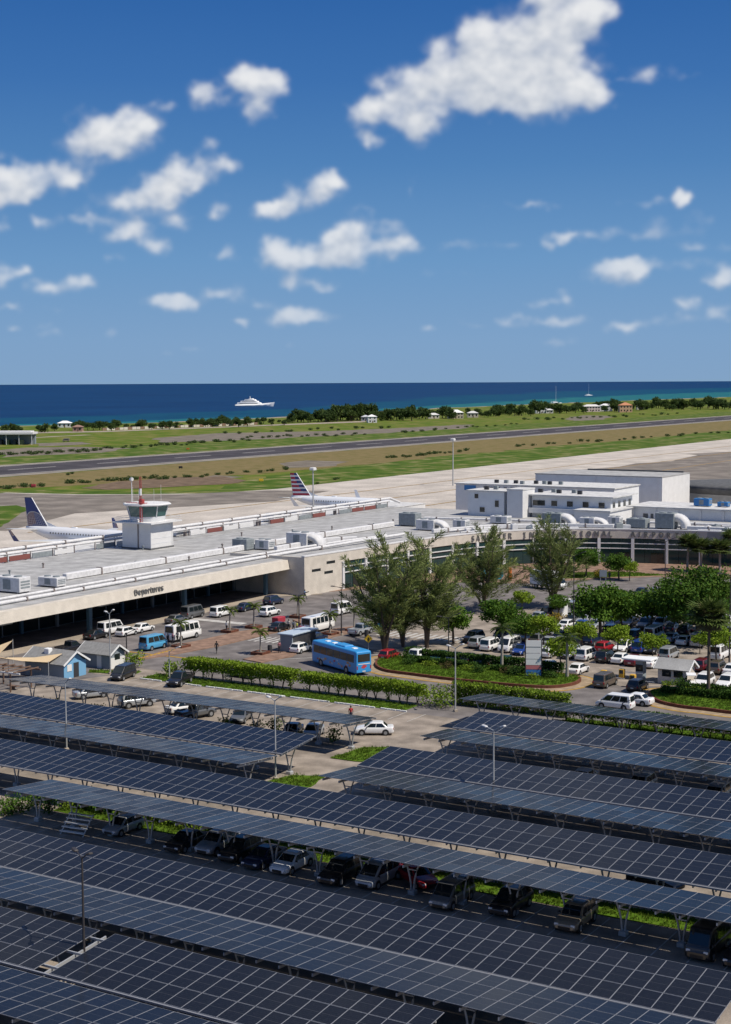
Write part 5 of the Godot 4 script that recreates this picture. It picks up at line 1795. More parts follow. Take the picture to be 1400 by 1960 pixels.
# ---------------------------------------------------------------- street furniture, huts, people
func light_pole(label: String, at: Vector3, h: float, turn: float, dark: bool, twin := true):
	var t := thing("light_pole", label, "street lamp", at, turn, "light poles")
	var m: Material = M.pole_dark if dark else M.pole_grey
	var g := Geo.new()
	g.tube([Vector3(0, -0.1, 0), Vector3(0, h * 0.5, 0), Vector3(0, h, 0)], [0.10 if not dark else 0.13, 0.085, 0.06], 8)
	part(t, "pole", g.mesh([m]))
	g = Geo.new()
	g.cbox(Vector3(0, 0.12, 0), Vector3(0.45, 0.3, 0.45), 0.04)
	part(t, "base", g.mesh([M.concrete]))
	for s in ([-1.0, 1.0] if twin else [1.0]):
		g = Geo.new()
		var tip := Vector3(s * 1.25, h + (0.55 if s > 0 else 0.05), 0)
		g.tube([Vector3(0, h - 0.08, 0), tip], [0.05, 0.04], 6)
		part(t, "arm", g.mesh([m]))
		g = Geo.new()
		g.cbox(Vector3.ZERO, Vector3(0.75, 0.13, 0.32), 0.05, Basis(Vector3.BACK, 0.35 if s > 0 else 0.0))
		part(t, "lamp_head", g.mesh([M.pole_lamp if not dark else m]), tip + Vector3(s * 0.3, 0.1 if s > 0 else 0.02, 0))

func gable_hut(called: String, label: String, c: Vector3, lx: float, lz: float, eave: float, ridge: float, wall: Material, gable: Material, roof: Material) -> Node3D:
	# ridge along x
	var t := thing(called, label, "hut", c, 0.0, "small huts")
	var hx := lx * 0.5; var hz := lz * 0.5
	var g := Geo.new()
	g.box(Vector3(0, eave * 0.5, 0), Vector3(lx, eave, lz))
	part(t, "wall", g.mesh([wall]))
	for s in [1.0, -1.0]:
		g = Geo.new()
		var x: float = s * (hx + 0.01)
		if s > 0:
			g.tri(Vector3(x, eave - 0.3, hz), Vector3(x, eave - 0.3, -hz), Vector3(x, ridge, 0))
		else:
			g.tri(Vector3(x, eave - 0.3, -hz), Vector3(x, eave - 0.3, hz), Vector3(x, ridge, 0))
		part(t, "gable", g.mesh([gable]))
	for s in [1.0, -1.0]:
		g = Geo.new()
		var sl := (ridge - eave) / hz
		var e := Vector3(0, eave - 0.45 * sl, s * (hz + 0.45)); var r := Vector3(0, ridge, 0)
		var d := (r - e)
		var b := Basis(Vector3.RIGHT, atan2(-d.y, d.z))
		g.box((e + r) * 0.5 + Vector3(0, 0.08, 0), Vector3(lx + 0.9, 0.1, d.length()), b)
		part(t, "roof_slope", g.mesh([roof]))
		for q in [1.0, -1.0]:
			g = Geo.new()
			g.box((e + r) * 0.5 + Vector3(q * (hx + 0.47), 0.03, 0), Vector3(0.06, 0.24, d.length()), b)
			part(t, "bargeboard", g.mesh([M.white_paint]))
	return t

func make_small():
	mat("pole_grey", lin(0.42, 0.43, 0.43), 0.5, 0.2)
	mat("pole_dark", lin(0.04, 0.035, 0.035), 0.6)
	mat("pole_lamp", lin(0.6, 0.6, 0.6), 0.5)
	worn("hut_roof", lin(0.36, 0.36, 0.35), 0.9, 4.0, 0.8, 0.8)
	mat("hut_blue", lin(0.16, 0.36, 0.56), 0.8)
	mat("hut_grey", lin(0.24, 0.28, 0.31), 0.8)
	mat("hut_white", lin(0.68, 0.68, 0.66), 0.8)
	mat("sail_cloth", lin(0.60, 0.46, 0.28), 0.9)
	mat("timber", lin(0.16, 0.10, 0.07), 0.9)
	mat("sign_white", lin(0.74, 0.74, 0.72), 0.6)
	mat("sign_red", lin(0.50, 0.16, 0.17), 0.6)
	mat("sign_blue", lin(0.04, 0.16, 0.42), 0.6)
	mat("sign_yellow", lin(0.66, 0.42, 0.02), 0.6)
	mat("machine_yellow", lin(0.58, 0.33, 0.03), 0.6)
	mat("cart_red", lin(0.34, 0.03, 0.05), 0.6)
	for q in POLES:
		light_pole(q[4], Vector3(q[0], 0.2, q[1]), q[2], q[5], q[3], q[6])
	# masonry edges
	island("brick-edged island", ISLAND_A)
	island("brick-edged island by the gatehouse", ISLAND_B)
	var g := Geo.new()
	for k in 56:
		if k % 9 != 5:
			g = Geo.new()
			g.cbox(Vector3(-130.5 + k * 0.74, 0.26, -157.05 + 0.03 * sin(k * 1.7)), Vector3(0.7, 0.2, 0.18), 0.03)
			var o := struct("kerb_stone", g.mesh([M.hut_white]))
	drop_islands()
	# huts beside the terminal road
	var t := gable_hut("ticket_hut", "sky-blue hut with grey shingle roof and white gable boards", Vector3(-142.9, 0.2, -153.6), 7.0, 4.4, 2.2, 3.5, M.hut_grey, M.hut_blue, M.hut_roof)
	pc(t, "front_wall", M.hut_blue, Vector3(3.5, 0, -2.2), Vector3(3.56, 2.2, 2.2))
	pc(t, "door", M.dark_metal, Vector3(3.55, 0, -0.7), Vector3(3.62, 2.0, 0.3))
	pc(t, "window", M.hut_white, Vector3(3.55, 1.0, 0.7), Vector3(3.62, 1.9, 1.6))
	g = Geo.new()
	g.cbox(Vector3(-0.6, 3.35, 0.7), Vector3(0.9, 0.8, 0.8), 0.08)
	part(t, "roof_vent", g.mesh([M.white_paint]))
	t = gable_hut("storage_hut", "grey hut with grey gabled roof beside the drop-off road", Vector3(-141.6, 0.2, -161.8), 5.4, 3.2, 2.2, 3.2, M.hut_grey, M.hut_grey, M.hut_roof)
	pc(t, "end_wall", M.hut_white, Vector3(2.7, 0, -1.6), Vector3(2.76, 1.5, 1.6))
	pc(t, "window", M.dark_glass, Vector3(2.75, 1.2, -0.5), Vector3(2.8, 2.0, 0.6))
	pc(t, "door", M.sign_white, Vector3(0.4, 0, 1.6), Vector3(1.2, 1.9, 1.66))
	# shade sails
	sail("tan shade sail stretched beside the sky-blue hut", [Vector3(-155.5, 2.4, -147.0), Vector3(-147.4, 2.9, -146.2), Vector3(-149.4, 4.6, -152.2)])
	sail("second tan shade sail hung from the eaves of the sky-blue hut", [Vector3(-148.2, 3.3, -147.0), Vector3(-141.0, 2.6, -150.2), Vector3(-140.6, 3.5, -152.6), Vector3(-147.6, 2.8, -149.4)])
	pergola()
	# gatehouse and barriers
	t = gable_hut("gatehouse", "small cream gatehouse with a pale corrugated gable roof at the car-park exit", Vector3(-67.4, 0.2, -190.4), 4.0, 3.0, 2.2, 3.1, M.wall_cream, M.wall_cream, M.roof_light)
	pc(t, "window", M.dark_glass, Vector3(-1.4, 1.0, 1.5), Vector3(-0.2, 1.9, 1.56))
	pc(t, "window", M.dark_glass, Vector3(0.2, 1.0, 1.5), Vector3(1.4, 1.9, 1.56))
	t = thing("pay_kiosk", "flat white canopy on a grey pay kiosk at the car-park gate", "kiosk", Vector3(-72.6, 0.2, -190.6))
	g = Geo.new(); g.cbox(Vector3(0, 2.75, 0), Vector3(4.2, 0.22, 2.6), 0.06); part(t, "canopy", g.mesh([M.white_paint]))
	g = Geo.new(); g.cbox(Vector3(0.2, 1.3, 0), Vector3(1.1, 2.6, 1.2), 0.05); part(t, "booth", g.mesh([M.hut_grey]))
	pc(t, "booth_window", M.dark_glass, Vector3(-0.3, 1.1, 0.6), Vector3(0.7, 2.0, 0.64))
	for q in [[-75.4, -185.0, "yellow ticket machine on the entry kerb beside the bronze minivan", 1.8], [-71.2, -184.6, "yellow ticket machine beside the black car at the exit gate", 1.7], [-74.6, -189.4, "small orange ticket post behind the entry machine", 1.3]]:
		t = thing("ticket_machine", q[2], "ticket machine", Vector3(q[0], 0.2, q[1]), 0.0, "yellow gate machines")
		g = Geo.new(); g.cbox(Vector3(0, q[3] * 0.5, 0), Vector3(0.75, q[3], 0.6), 0.06); part(t, "cabinet", g.mesh([M.machine_yellow]))
		pc(t, "panel", M.dark_metal, Vector3(-0.25, q[3] * 0.55, 0.3), Vector3(0.25, q[3] * 0.9, 0.33))
		g = Geo.new(); g.box(Vector3(1.6, 0.95, 0.0), Vector3(2.6, 0.08, 0.06)); part(t, "barrier_arm", g.mesh([M.sign_white]))
	t = thing("totem_sign", "tall car-park sign board with white panels over red and blue ones", "sign", Vector3(-84.6, 0.4, -182.9), deg_to_rad(26))
	for s in [-1.0, 1.0]:
		g = Geo.new(); g.tube([Vector3(s * 1.08, -0.1, 0), Vector3(s * 1.08, 5.2, 0)], [0.07, 0.07], 6); part(t, "post", g.mesh([M.pole_dark]))
	var ys := [[4.25, 5.1, "sign_white"], [3.4, 4.18, "sign_white"], [2.6, 3.33, "sign_white"], [1.78, 2.53, "sign_white"], [1.2, 1.72, "sign_red"], [0.75, 1.14, "sign_blue"], [0.35, 0.7, "sign_blue"]]
	for y in ys:
		g = Geo.new(); g.box(Vector3(0, (y[0] + y[1]) * 0.5, 0), Vector3(2.0, y[1] - y[0], 0.1)); part(t, "sign_panel", g.mesh([M[y[2]]]))
	g = Geo.new(); g.box(Vector3(0, 4.22, 0.02), Vector3(2.0, 0.06, 0.09)); part(t, "green_strip", g.mesh([M.green_glass]))
	t = thing("warning_sign", "yellow diamond road sign on a thin post behind the coach", "sign", Vector3(-113.0, 0.2, -187.2), deg_to_rad(31))
	g = Geo.new(); g.tube([Vector3.ZERO, Vector3(0, 2.6, 0)], [0.04, 0.04], 6); part(t, "post", g.mesh([M.pole_grey]))
	g = Geo.new(); g.box(Vector3(0, 2.5, 0.05), Vector3(0.9, 0.9, 0.04), Basis(Vector3.BACK, PI / 4)); part(t, "plate", g.mesh([M.sign_yellow]))
	g = Geo.new(); g.box(Vector3(0, 2.45, 0.08), Vector3(0.16, 0.55, 0.02)); part(t, "symbol", g.mesh([M.black]))
	# bus shelter
	t = thing("bus_shelter", "dark box shelter with a pale roof on the drop-off island", "shelter", Vector3(-124.9, 0.35, -186.6))
	g = Geo.new(); g.cbox(Vector3(0, 1.25, 0), Vector3(2.2, 2.5, 6.4), 0.05); part(t, "cabin", g.mesh([M.hut_grey]))
	g = Geo.new(); g.cbox(Vector3(0, 2.6, 0), Vector3(2.8, 0.2, 7.0), 0.05); part(t, "roof", g.mesh([M.print_pale]))
	pc(t, "dark_front", M.dark_metal, Vector3(1.1, 0.4, -3.0), Vector3(1.16, 2.2, 3.0))
	for q in [[-126.8, -181.9, "grey bin"], [-121.4, -200.6, "dark bin"]]:
		g = Geo.new(); g.tube([Vector3(0, 0, 0), Vector3(0, 0.95, 0), Vector3(0, 1.05, 0)], [0.34, 0.36, 0.2], 10)
		single("litter_bin", g.mesh([M.dark_metal]), "dark round litter bin on a drop-off island", "bin", Vector3(q[0], 0.35, q[1]), 0.0, "litter bins")
	t = thing("luggage_cart", "red luggage cart with bags behind the dark van", "cart", Vector3(-141.2, 0.3, -205.2))
	g = Geo.new(); g.cbox(Vector3(0, 0.6, 0), Vector3(1.3, 0.9, 2.2), 0.08); part(t, "load", g.mesh([M.cart_red]))
	g = Geo.new(); g.box(Vector3(0, 0.12, 0), Vector3(1.4, 0.1, 2.4)); part(t, "deck", g.mesh([M.grey_metal]))
	t = thing("golf_cart", "white golf cart parked behind the gatehouse shrubs", "golf cart", Vector3(-64.4, 0.22, -187.6), 0.4)
	g = Geo.new(); g.cbox(Vector3(0, 0.55, 0), Vector3(1.2, 0.6, 2.3), 0.1); part(t, "body", g.mesh([M.white_paint]))
	g = Geo.new(); g.cbox(Vector3(0, 1.85, -0.1), Vector3(1.25, 0.1, 1.8), 0.04); part(t, "roof", g.mesh([M.white_paint]))
	g = Geo.new()
	for q in [[-0.55, -0.9], [0.55, -0.9], [-0.55, 0.7], [0.55, 0.7]]: g.tube([Vector3(q[0], 0.7, q[1]), Vector3(q[0], 1.85, q[1])], [0.025, 0.025], 5)
	part(t, "roof_post", g.mesh([M.dark_metal]))
	for q in [[-0.55, -0.8], [0.55, -0.8], [-0.55, 0.75], [0.55, 0.75]]: part(t, "wheel", wheel_mesh(0.22), Vector3(q[0], 0.22, q[1]))
	# parking signs on the lot's far road, letters on the forecourt
	t = thing("road_sign", "grey road sign on two posts beside the forecourt road", "sign", Vector3(-110.6, 0.2, -270.6), deg_to_rad(20))
	for s in [-0.5, 0.5]:
		g = Geo.new(); g.tube([Vector3(s, 0, 0), Vector3(s, 3.6, 0)], [0.05, 0.05], 6); part(t, "post", g.mesh([M.pole_grey]))
	g = Geo.new(); g.box(Vector3(0, 3.0, 0.06), Vector3(1.4, 1.3, 0.05)); part(t, "plate", g.mesh([M.hut_grey]))
	t = thing("forecourt_letters", "row of big teal letters with an orange figure on the brick forecourt", "sign", Vector3(-136.6, 0.3, -268.4), deg_to_rad(45))
	mat("letter_teal", lin(0.03, 0.25, 0.36), 0.5); mat("letter_orange", lin(0.5, 0.13, 0.02), 0.5)
	part(t, "letter", text_mesh("M", 2.3, 0.4, M.letter_teal), Vector3(2.0, 1.3, 0)); part(t, "letter", text_mesh("O", 2.3, 0.4, M.letter_teal), Vector3(4.5, 1.3, 0))
	g = Geo.new(); g.cbox(Vector3(6.9, 1.3, 0), Vector3(0.8, 2.5, 0.5), 0.2); part(t, "orange_figure", g.mesh([M.letter_orange]))
	# shelter beside the feathery tree
	t = thing("guard_booth", "pale booth with white roof under the feathery tree", "booth", Vector3(-104.6, 0.2, -236.2))
	g = Geo.new(); g.cbox(Vector3(0, 1.3, 0), Vector3(2.4, 2.6, 2.4), 0.05); part(t, "cabin", g.mesh([M.wall_pale]))
	g = Geo.new(); g.cbox(Vector3(0, 2.72, 0), Vector3(3.2, 0.2, 3.0), 0.05); part(t, "roof", g.mesh([M.white_paint]))
	pc(t, "window", M.dark_glass, Vector3(-0.8, 1.1, 1.2), Vector3(0.8, 2.0, 1.24))
	# white slatted stand under the carport
	t = thing("slatted_stand", "white slatted stand in the shade below the long solar carport", "stand", Vector3(-90.2, 0.2, -98.6), 0.1)
	for k in 5:
		g = Geo.new(); g.box(Vector3(0, 0.3 + k * 0.3, -k * 0.35), Vector3(2.6, 0.08, 0.3)); part(t, "slat", g.mesh([M.hut_white]))
	for s in [-1.2, 1.2]:
		g = Geo.new(); g.tube([Vector3(s, 0, 0.1), Vector3(s, 1.6, -1.5)], [0.05, 0.05], 5); part(t, "side_rail", g.mesh([M.hut_white]))
	make_people()

func drop_islands():
	# raised walks between the drop-off lanes
	for q in DROPS:
		var g := Geo.new()
		g.sheet(poly(q[0]), 0.34, 0.1)
		struct("pavement", g.mesh([M.brick_paving]))

func island(called: String, pts: Array):
	# brick rim as a closed wall, with soil inside
	var p := PackedVector2Array()
	var n := pts.size()
	for i in n:
		for k in 5:
			var u := k / 5.0
			var a := Vector2(pts[(i - 1 + n) % n][0], pts[(i - 1 + n) % n][1]); var b := Vector2(pts[i][0], pts[i][1]); var c := Vector2(pts[(i + 1) % n][0], pts[(i + 1) % n][1]); var d := Vector2(pts[(i + 2) % n][0], pts[(i + 2) % n][1])
			p.append(b.cubic_interpolate(c, a, d, u))
	var inner: PackedVector2Array = Geometry2D.offset_polygon(p, -0.32)[0]
	var g := Geo.new()
	g.sheet(p, 0.6, 0.1)
	struct("planter_wall", g.mesh([M.brick_red]))
	lay("island_edge_paving", Geometry2D.offset_polygon(p, 1.5)[0], 0.226, M.kerb_paving)
	lay("kerb_line", Geometry2D.offset_polygon(p, 1.9)[0], 0.222, M.yellow_paint)
	lawn("bed", inner, 0.615)

func sail(label: String, pts: Array):
	var t := thing("shade_sail", label, "shade sail", Vector3.ZERO, 0.0, "tan shade sails")
	var g := Geo.new()
	var c := Vector3.ZERO
	for p in pts: c += p / pts.size()
	c.y -= 0.45
	for i in pts.size():
		var a: Vector3 = pts[i]; var b: Vector3 = pts[(i + 1) % pts.size()]
		var m := (a + b) * 0.5 * 0.9 + c * 0.1 + Vector3(0, -0.2, 0)
		for q in [[a, m], [m, b]]:
			g.tri(c, q[0], q[1])
			g.tri(c + Vector3(0, 0.02, 0), q[1] + Vector3(0, 0.02, 0), q[0] + Vector3(0, 0.02, 0))
	part(t, "cloth", g.mesh([M.sail_cloth]))
	for p in pts:
		g = Geo.new()
		g.tube([Vector3(p.x, 0.1, p.z), p + Vector3(0, 0.15, 0)], [0.05, 0.05], 6)
		part(t, "mast", g.mesh([M.pole_grey]))

func pergola():
	var t := thing("pergola", "timber pergola with a pale beam beside the shade sails", "pergola", Vector3(-141.6, 0.2, -143.4))
	var g := Geo.new()
	for q in [[-8.0, 1.8], [-8.0, -2.0], [-3.0, 1.8], [-3.0, -2.0], [2.0, 1.8], [2.0, -2.0]]:
		g = Geo.new(); g.box(Vector3(q[0], 1.25, q[1]), Vector3(0.16, 2.5, 0.16)); part(t, "post", g.mesh([M.timber]))
	for z in [-2.0, 1.8]:
		g = Geo.new(); g.box(Vector3(-2.6, 2.56, z), Vector3(12.6, 0.2, 0.14)); part(t, "beam", g.mesh([M.hut_white if z > 0 else M.timber]))
	for k in 9:
		g = Geo.new(); g.box(Vector3(-8.2 + k * 1.4, 2.74, -0.1), Vector3(0.1, 0.14, 4.6)); part(t, "rafter", g.mesh([M.timber]))
	for k in 3:
		g = Geo.new(); g.box(Vector3(-5.5 + k * 3.2, 0.5, 0.2), Vector3(1.8, 0.1, 0.6)); g.box(Vector3(-5.5 + k * 3.2, 0.25, 0.2), Vector3(0.2, 0.5, 0.5)); part(t, "bench", g.mesh([M.timber]))

# ---- people, each one continuous skin round a jointed skeleton
func skeleton(pose: String) -> Array:
	# [from, to, radius from, radius to, region]; facing +z, feet at y = 0
	var st: float = {"walk": 0.34, "stand": 0.05, "wide": 0.12}[pose]
	var arm: float = {"walk": 0.26, "stand": 0.03, "wide": 0.1}[pose]
	var B := []
	var hip := Vector3(0, 0.93, 0); var chest := Vector3(0, 1.32, 0.02); var neck := Vector3(0, 1.5, 0.0)
	B.append([hip, Vector3(0, 1.1, 0), 0.145, 0.13, 1]); B.append([Vector3(0, 1.06, 0), chest, 0.13, 0.155, 0])
	B.append([chest, Vector3(0, 1.42, 0), 0.15, 0.1, 0]); B.append([neck, Vector3(0, 1.58, 0.01), 0.055, 0.055, 2])
	B.append([Vector3(0, 1.62, 0.02), Vector3(0, 1.69, 0.02), 0.082, 0.098, 2]); B.append([Vector3(0, 1.7, -0.012), Vector3(0, 1.72, 0.0), 0.102, 0.1, 3])
	B.append([Vector3(0, 1.655, 0.105), Vector3(0, 1.635, 0.122), 0.014, 0.018, 2])
	for s in [-1.0, 1.0]:
		var f: float = s * st
		B.append([Vector3(s * 0.085, 0.92, 0), Vector3(s * 0.1, 0.5, f * 0.55 + 0.02), 0.098, 0.068, 1])
		var ank := Vector3(s * 0.1, 0.09, f - (0.08 if f < 0 else 0.0))
		B.append([Vector3(s * 0.1, 0.5, f * 0.55 + 0.02), ank, 0.066, 0.045, 1])
		B.append([ank + Vector3(0, -0.045, -0.03), ank + Vector3(0, -0.05, 0.17), 0.045, 0.04, 3])
		var sh := Vector3(s * 0.19, 1.42, 0); var el := Vector3(s * 0.25, 1.14, -s * arm * 0.5 - 0.03); var wr := Vector3(s * 0.24, 0.9, -s * arm + 0.05)
		B.append([Vector3(s * 0.08, 1.42, 0), sh, 0.08, 0.068, 0]); B.append([sh, el, 0.06, 0.045, 0]); B.append([el, wr, 0.042, 0.03, 2])
		B.append([wr, wr + Vector3(0, -0.09, 0.02), 0.03, 0.036, 2])
		B.append([Vector3(s * 0.1, 1.66, 0.0), Vector3(s * 0.1, 1.69, 0.0), 0.014, 0.016, 2])
	return B

func seg_dist(p: Vector3, b: Array) -> float:
	var ab: Vector3 = b[1] - b[0]
	var t := clampf((p - b[0]).dot(ab) / ab.dot(ab), 0.0, 1.0)
	return p.distance_to(b[0] + ab * t) - lerpf(b[2], b[3], t)

func body_field(p: Vector3, B: Array) -> float:
	var d := 9.0
	for b in B:
		var e := seg_dist(p, b)
		var h := clampf(0.5 + 0.5 * (d - e) / 0.03, 0.0, 1.0)
		d = lerpf(d, e, h) - 0.03 * h * (1.0 - h)
	return d

func skin(pose: String) -> Array:
	var B := skeleton(pose)
	var c := 0.032
	var lo := Vector3(-0.42, -0.03, -0.5); var n := Vector3i(27, 59, 32)
	var F := PackedFloat32Array()
	F.resize(n.x * n.y * n.z)
	for z in n.z:
		for y in n.y:
			for x in n.x:
				F[x + n.x * (y + n.y * z)] = body_field(lo + Vector3(x, y, z) * c, B)
	var at := func(x, y, z) -> float: return F[x + n.x * (y + n.y * z)]
	var vid := {}
	var V := []; var N := []; var R := []
	for z in n.z - 1:
		for y in n.y - 1:
			for x in n.x - 1:
				var neg := 0
				var acc := Vector3.ZERO; var cnt := 0
				var val := []
				for k in 8:
					var f: float = F[(x + (k & 1)) + n.x * ((y + ((k >> 1) & 1)) + n.y * (z + (k >> 2)))]
					val.append(f)
					if f < 0.0: neg += 1
				if neg == 0 or neg == 8: continue
				for e in [[0, 1], [2, 3], [4, 5], [6, 7], [0, 2], [1, 3], [4, 6], [5, 7], [0, 4], [1, 5], [2, 6], [3, 7]]:
					var fa: float = val[e[0]]; var fb: float = val[e[1]]
					if (fa < 0.0) != (fb < 0.0):
						var u := fa / (fa - fb)
						var pa := Vector3(e[0] & 1, (e[0] >> 1) & 1, e[0] >> 2); var pb := Vector3(e[1] & 1, (e[1] >> 1) & 1, e[1] >> 2)
						acc += pa.lerp(pb, u); cnt += 1
				var p := lo + (Vector3(x, y, z) + acc / cnt) * c
				vid[Vector3i(x, y, z)] = V.size()
				V.append(p)
				var gx := Vector3(val[1] + val[3] + val[5] + val[7] - val[0] - val[2] - val[4] - val[6], val[2] + val[3] + val[6] + val[7] - val[0] - val[1] - val[4] - val[5], val[4] + val[5] + val[6] + val[7] - val[0] - val[1] - val[2] - val[3])
				N.append(gx.normalized())
				var best := 9.0; var reg := 0
				for b in B:
					var d := seg_dist(p, b)
					if d < best:
						best = d; reg = b[4]
				R.append(reg)
	var T := PackedInt32Array()
	for q in vid:
		for ax in 3:
			var d := Vector3i.ZERO; d[ax] = 1
			var a := Vector3i.ZERO; a[(ax + 1) % 3] = 1
			var b := Vector3i.ZERO; b[(ax + 2) % 3] = 1
			if q[(ax + 1) % 3] == 0 or q[(ax + 2) % 3] == 0: continue
			var f0: float = F[q.x + n.x * (q.y + n.y * q.z)]
			var w: Vector3i = q + d
			var f1: float = F[w.x + n.x * (w.y + n.y * w.z)]
			if (f0 < 0.0) == (f1 < 0.0): continue
			var i0: int = vid.get(q, -1); var i1: int = vid.get(q - a, -1); var i2: int = vid.get(q - a - b, -1); var i3: int = vid.get(q - b, -1)
			if i0 < 0 or i1 < 0 or i2 < 0 or i3 < 0: continue
			if f0 < 0.0: T.append_array(PackedInt32Array([i0, i2, i1, i0, i3, i2]))
			else: T.append_array(PackedInt32Array([i0, i1, i2, i0, i2, i3]))
	return [V, N, R, T]

var skins := {}
func person(label: String, at: Vector3, turn: float, pose: String, shirt: Color, legs: Color, sk: Color):
	if not skins.has(pose): skins[pose] = skin(pose)
	var S: Array = skins[pose]
	var cols := [shirt, legs, sk, Color(0.012, 0.01, 0.01)]
	var s := [PackedVector3Array(), PackedVector3Array(), PackedVector2Array(), PackedColorArray()]
	for i in S[3]:
		s[0].append(S[0][i]); s[1].append(S[1][i]); s[2].append(Vector2.ZERO); s[3].append(cols[S[2][i]])
	var g := Geo.new()
	g.surf[0] = s
	# fingers
	g.col = sk
	for q in skeleton(pose):
		if q[4] == 2 and q[2] == 0.03 and q[3] == 0.036:
			for k in 4:
				var r: Vector3 = q[1] + Vector3(0, 0.0, -0.03 + k * 0.02)
				g.tube([r, r + Vector3(0, -0.05, 0.008), r + Vector3(-signf(r.x) * 0.012, -0.085 + absf(k - 1.5) * 0.008, 0.012)], [0.0095, 0.009, 0.007], 5)
			var th: Vector3 = q[0].lerp(q[1], 0.35)
			g.tube([th, th + Vector3(0, -0.035, 0.045), th + Vector3(0, -0.07, 0.055)], [0.011, 0.010, 0.008], 5)
	single("person", g.mesh([M.cloth], false, true), label, "person", at, turn, "people by the terminal")

func make_people():
	var m := mat("cloth", Color(1, 1, 1), 0.85)
	m.vertex_color_use_as_albedo = true
	var brown := Color(0.10, 0.05, 0.03); var dark := Color(0.05, 0.025, 0.016)
	for q in PEOPLE:
		person(q[6], Vector3(q[0], q[2], q[1]), deg_to_rad(q[3]), q[4], Color(q[5][0], q[5][1], q[5][2]), Color(q[5][3], q[5][4], q[5][5]), brown if int(q[3]) % 2 else dark)

# ---------------------------------------------------------------- coast
func house(label: String, at: Vector3, turn: float, w: float, d: float, h: float, wall: Color, roof: Color, storeys: int, i: int):
	var t := thing("seaside_house", label, "house", at, turn, "houses along the shore")
	var wm := mat("house_wall%d" % i, wall, 0.85); var rm := mat("house_roof%d" % i, roof, 0.8)
	var g := Geo.new()
	g.box(Vector3(0, h * 0.5, 0), Vector3(w, h, d))
	part(t, "wall", g.mesh([wm]))
	g = Geo.new()
	var hw := w * 0.5 + 0.6; var hd := d * 0.5 + 0.6; var rh := minf(w, d) * 0.26
	var k := maxf(0.0, hw - hd)
	var A := Vector3(-hw, h, hd); var B := Vector3(hw, h, hd); var C := Vector3(hw, h, -hd); var D := Vector3(-hw, h, -hd); var E := Vector3(-k, h + rh, 0); var F := Vector3(k, h + rh, 0)
	g.quad(A, B, F, E); g.quad(C, D, E, F); g.tri(B, C, F); g.tri(D, A, E); g.quad(D, C, B, A)
	part(t, "roof", g.mesh([rm]))
	for s in storeys:
		var y := h * (s + 0.55) / storeys
		var n := int(w / 3.4)
		for j in n:
			g = Geo.new()
			g.box(Vector3(-w * 0.5 + (j + 0.5) * w / n, y, d * 0.5 + 0.03), Vector3(1.5, h / storeys * 0.45, 0.12))
			part(t, "window", g.mesh([M.dark_glass]))
		n = maxi(1, int(d / 3.6))
		for j in n:
			g = Geo.new()
			g.box(Vector3(w * 0.5 + 0.03, y, -d * 0.5 + (j + 0.5) * d / n), Vector3(0.12, h / storeys * 0.45, 1.4))
			part(t, "window", g.mesh([M.dark_glass]))
	g = Geo.new()
	g.box(Vector3(0.4, 1.05, d * 0.5 + 0.05), Vector3(1.0, 2.1, 0.14))
	part(t, "door", g.mesh([M.timber]))

func yacht():
	var t := thing("motor_yacht", "large white motor yacht with stacked decks anchored offshore", "yacht", Vector3(YACHT[0], -1.5, YACHT[1]), deg_to_rad(31.2))
	var m := mat("yacht_white", lin(0.78, 0.79, 0.80), 0.35)
	var g := Geo.new()
	var rings := []
	for q in [[-33.5, 4.6, 3.0], [-32, 5.8, 3.6], [-20, 6.4, 4.0], [0, 6.4, 4.4], [15, 5.4, 5.2], [26, 3.0, 6.2], [33, 0.7, 7.2], [36, 0.15, 7.6]]:
		var w: float = q[1]; var h: float = q[2]
		var x: float = q[0]
		var wl := 0.75 if x < 24 else 0.4
		rings.append([Vector3(x, h, w), Vector3(x, h, -w), Vector3(x - (2.5 if x > 20 else 0.0), -0.6, -w * wl), Vector3(x - (2.5 if x > 20 else 0.0), -0.6, w * wl)])
	g.loft(rings)
	part(t, "hull", g.mesh([m]))
	var decks := [[-30.0, 14.0, 5.6, 4.1, 3.0], [-24.0, 9.5, 4.9, 7.1, 2.8], [-17.0, 5.0, 4.2, 9.9, 2.6], [-10.0, 0.5, 3.0, 12.5, 1.6]]
	for d in decks:
		g = Geo.new()
		rings = []
		for y in [[0.0, 0.0], [d[4] * 0.85, 0.7], [d[4], 1.1]]:
			var a: float = d[0] + y[1] * 0.8; var b: float = d[1] - y[1] * 2.2; var w: float = d[2] - y[1] * 0.35
			rings.append([Vector3(a, d[3] + y[0], w), Vector3(b - 3.0, d[3] + y[0], w), Vector3(b, d[3] + y[0], w * 0.35), Vector3(b, d[3] + y[0], -w * 0.35), Vector3(b - 3.0, d[3] + y[0], -w), Vector3(a, d[3] + y[0], -w)])
		g.loft(rings)
		part(t, "deck", g.mesh([m]))
		for s in [-1.0, 1.0]:
			g = Geo.new()
			g.box(Vector3((d[0] + d[1]) * 0.5 - 1.5, d[3] + d[4] * 0.45, s * (d[2] - 0.12)), Vector3((d[1] - d[0]) * 0.72, d[4] * 0.3, 0.3))
			part(t, "window_band", g.mesh([M.dark_glass]))
	g = Geo.new()
	g.tube([Vector3(-6.5, 13.8, 0), Vector3(-7.5, 18.0, 0)], [0.8, 0.4], 6)
	g.box(Vector3(-7.2, 16.2, 0), Vector3(1.6, 0.4, 5.0))
	for s in [-1.6, 1.6]: g.tube([Vector3(-7.2, 16.4, s), Vector3(-7.2, 17.0, s), Vector3(-7.2, 17.7, s)], [0.5, 0.8, 0.2], 8)
	part(t, "radar_mast", g.mesh([m]))

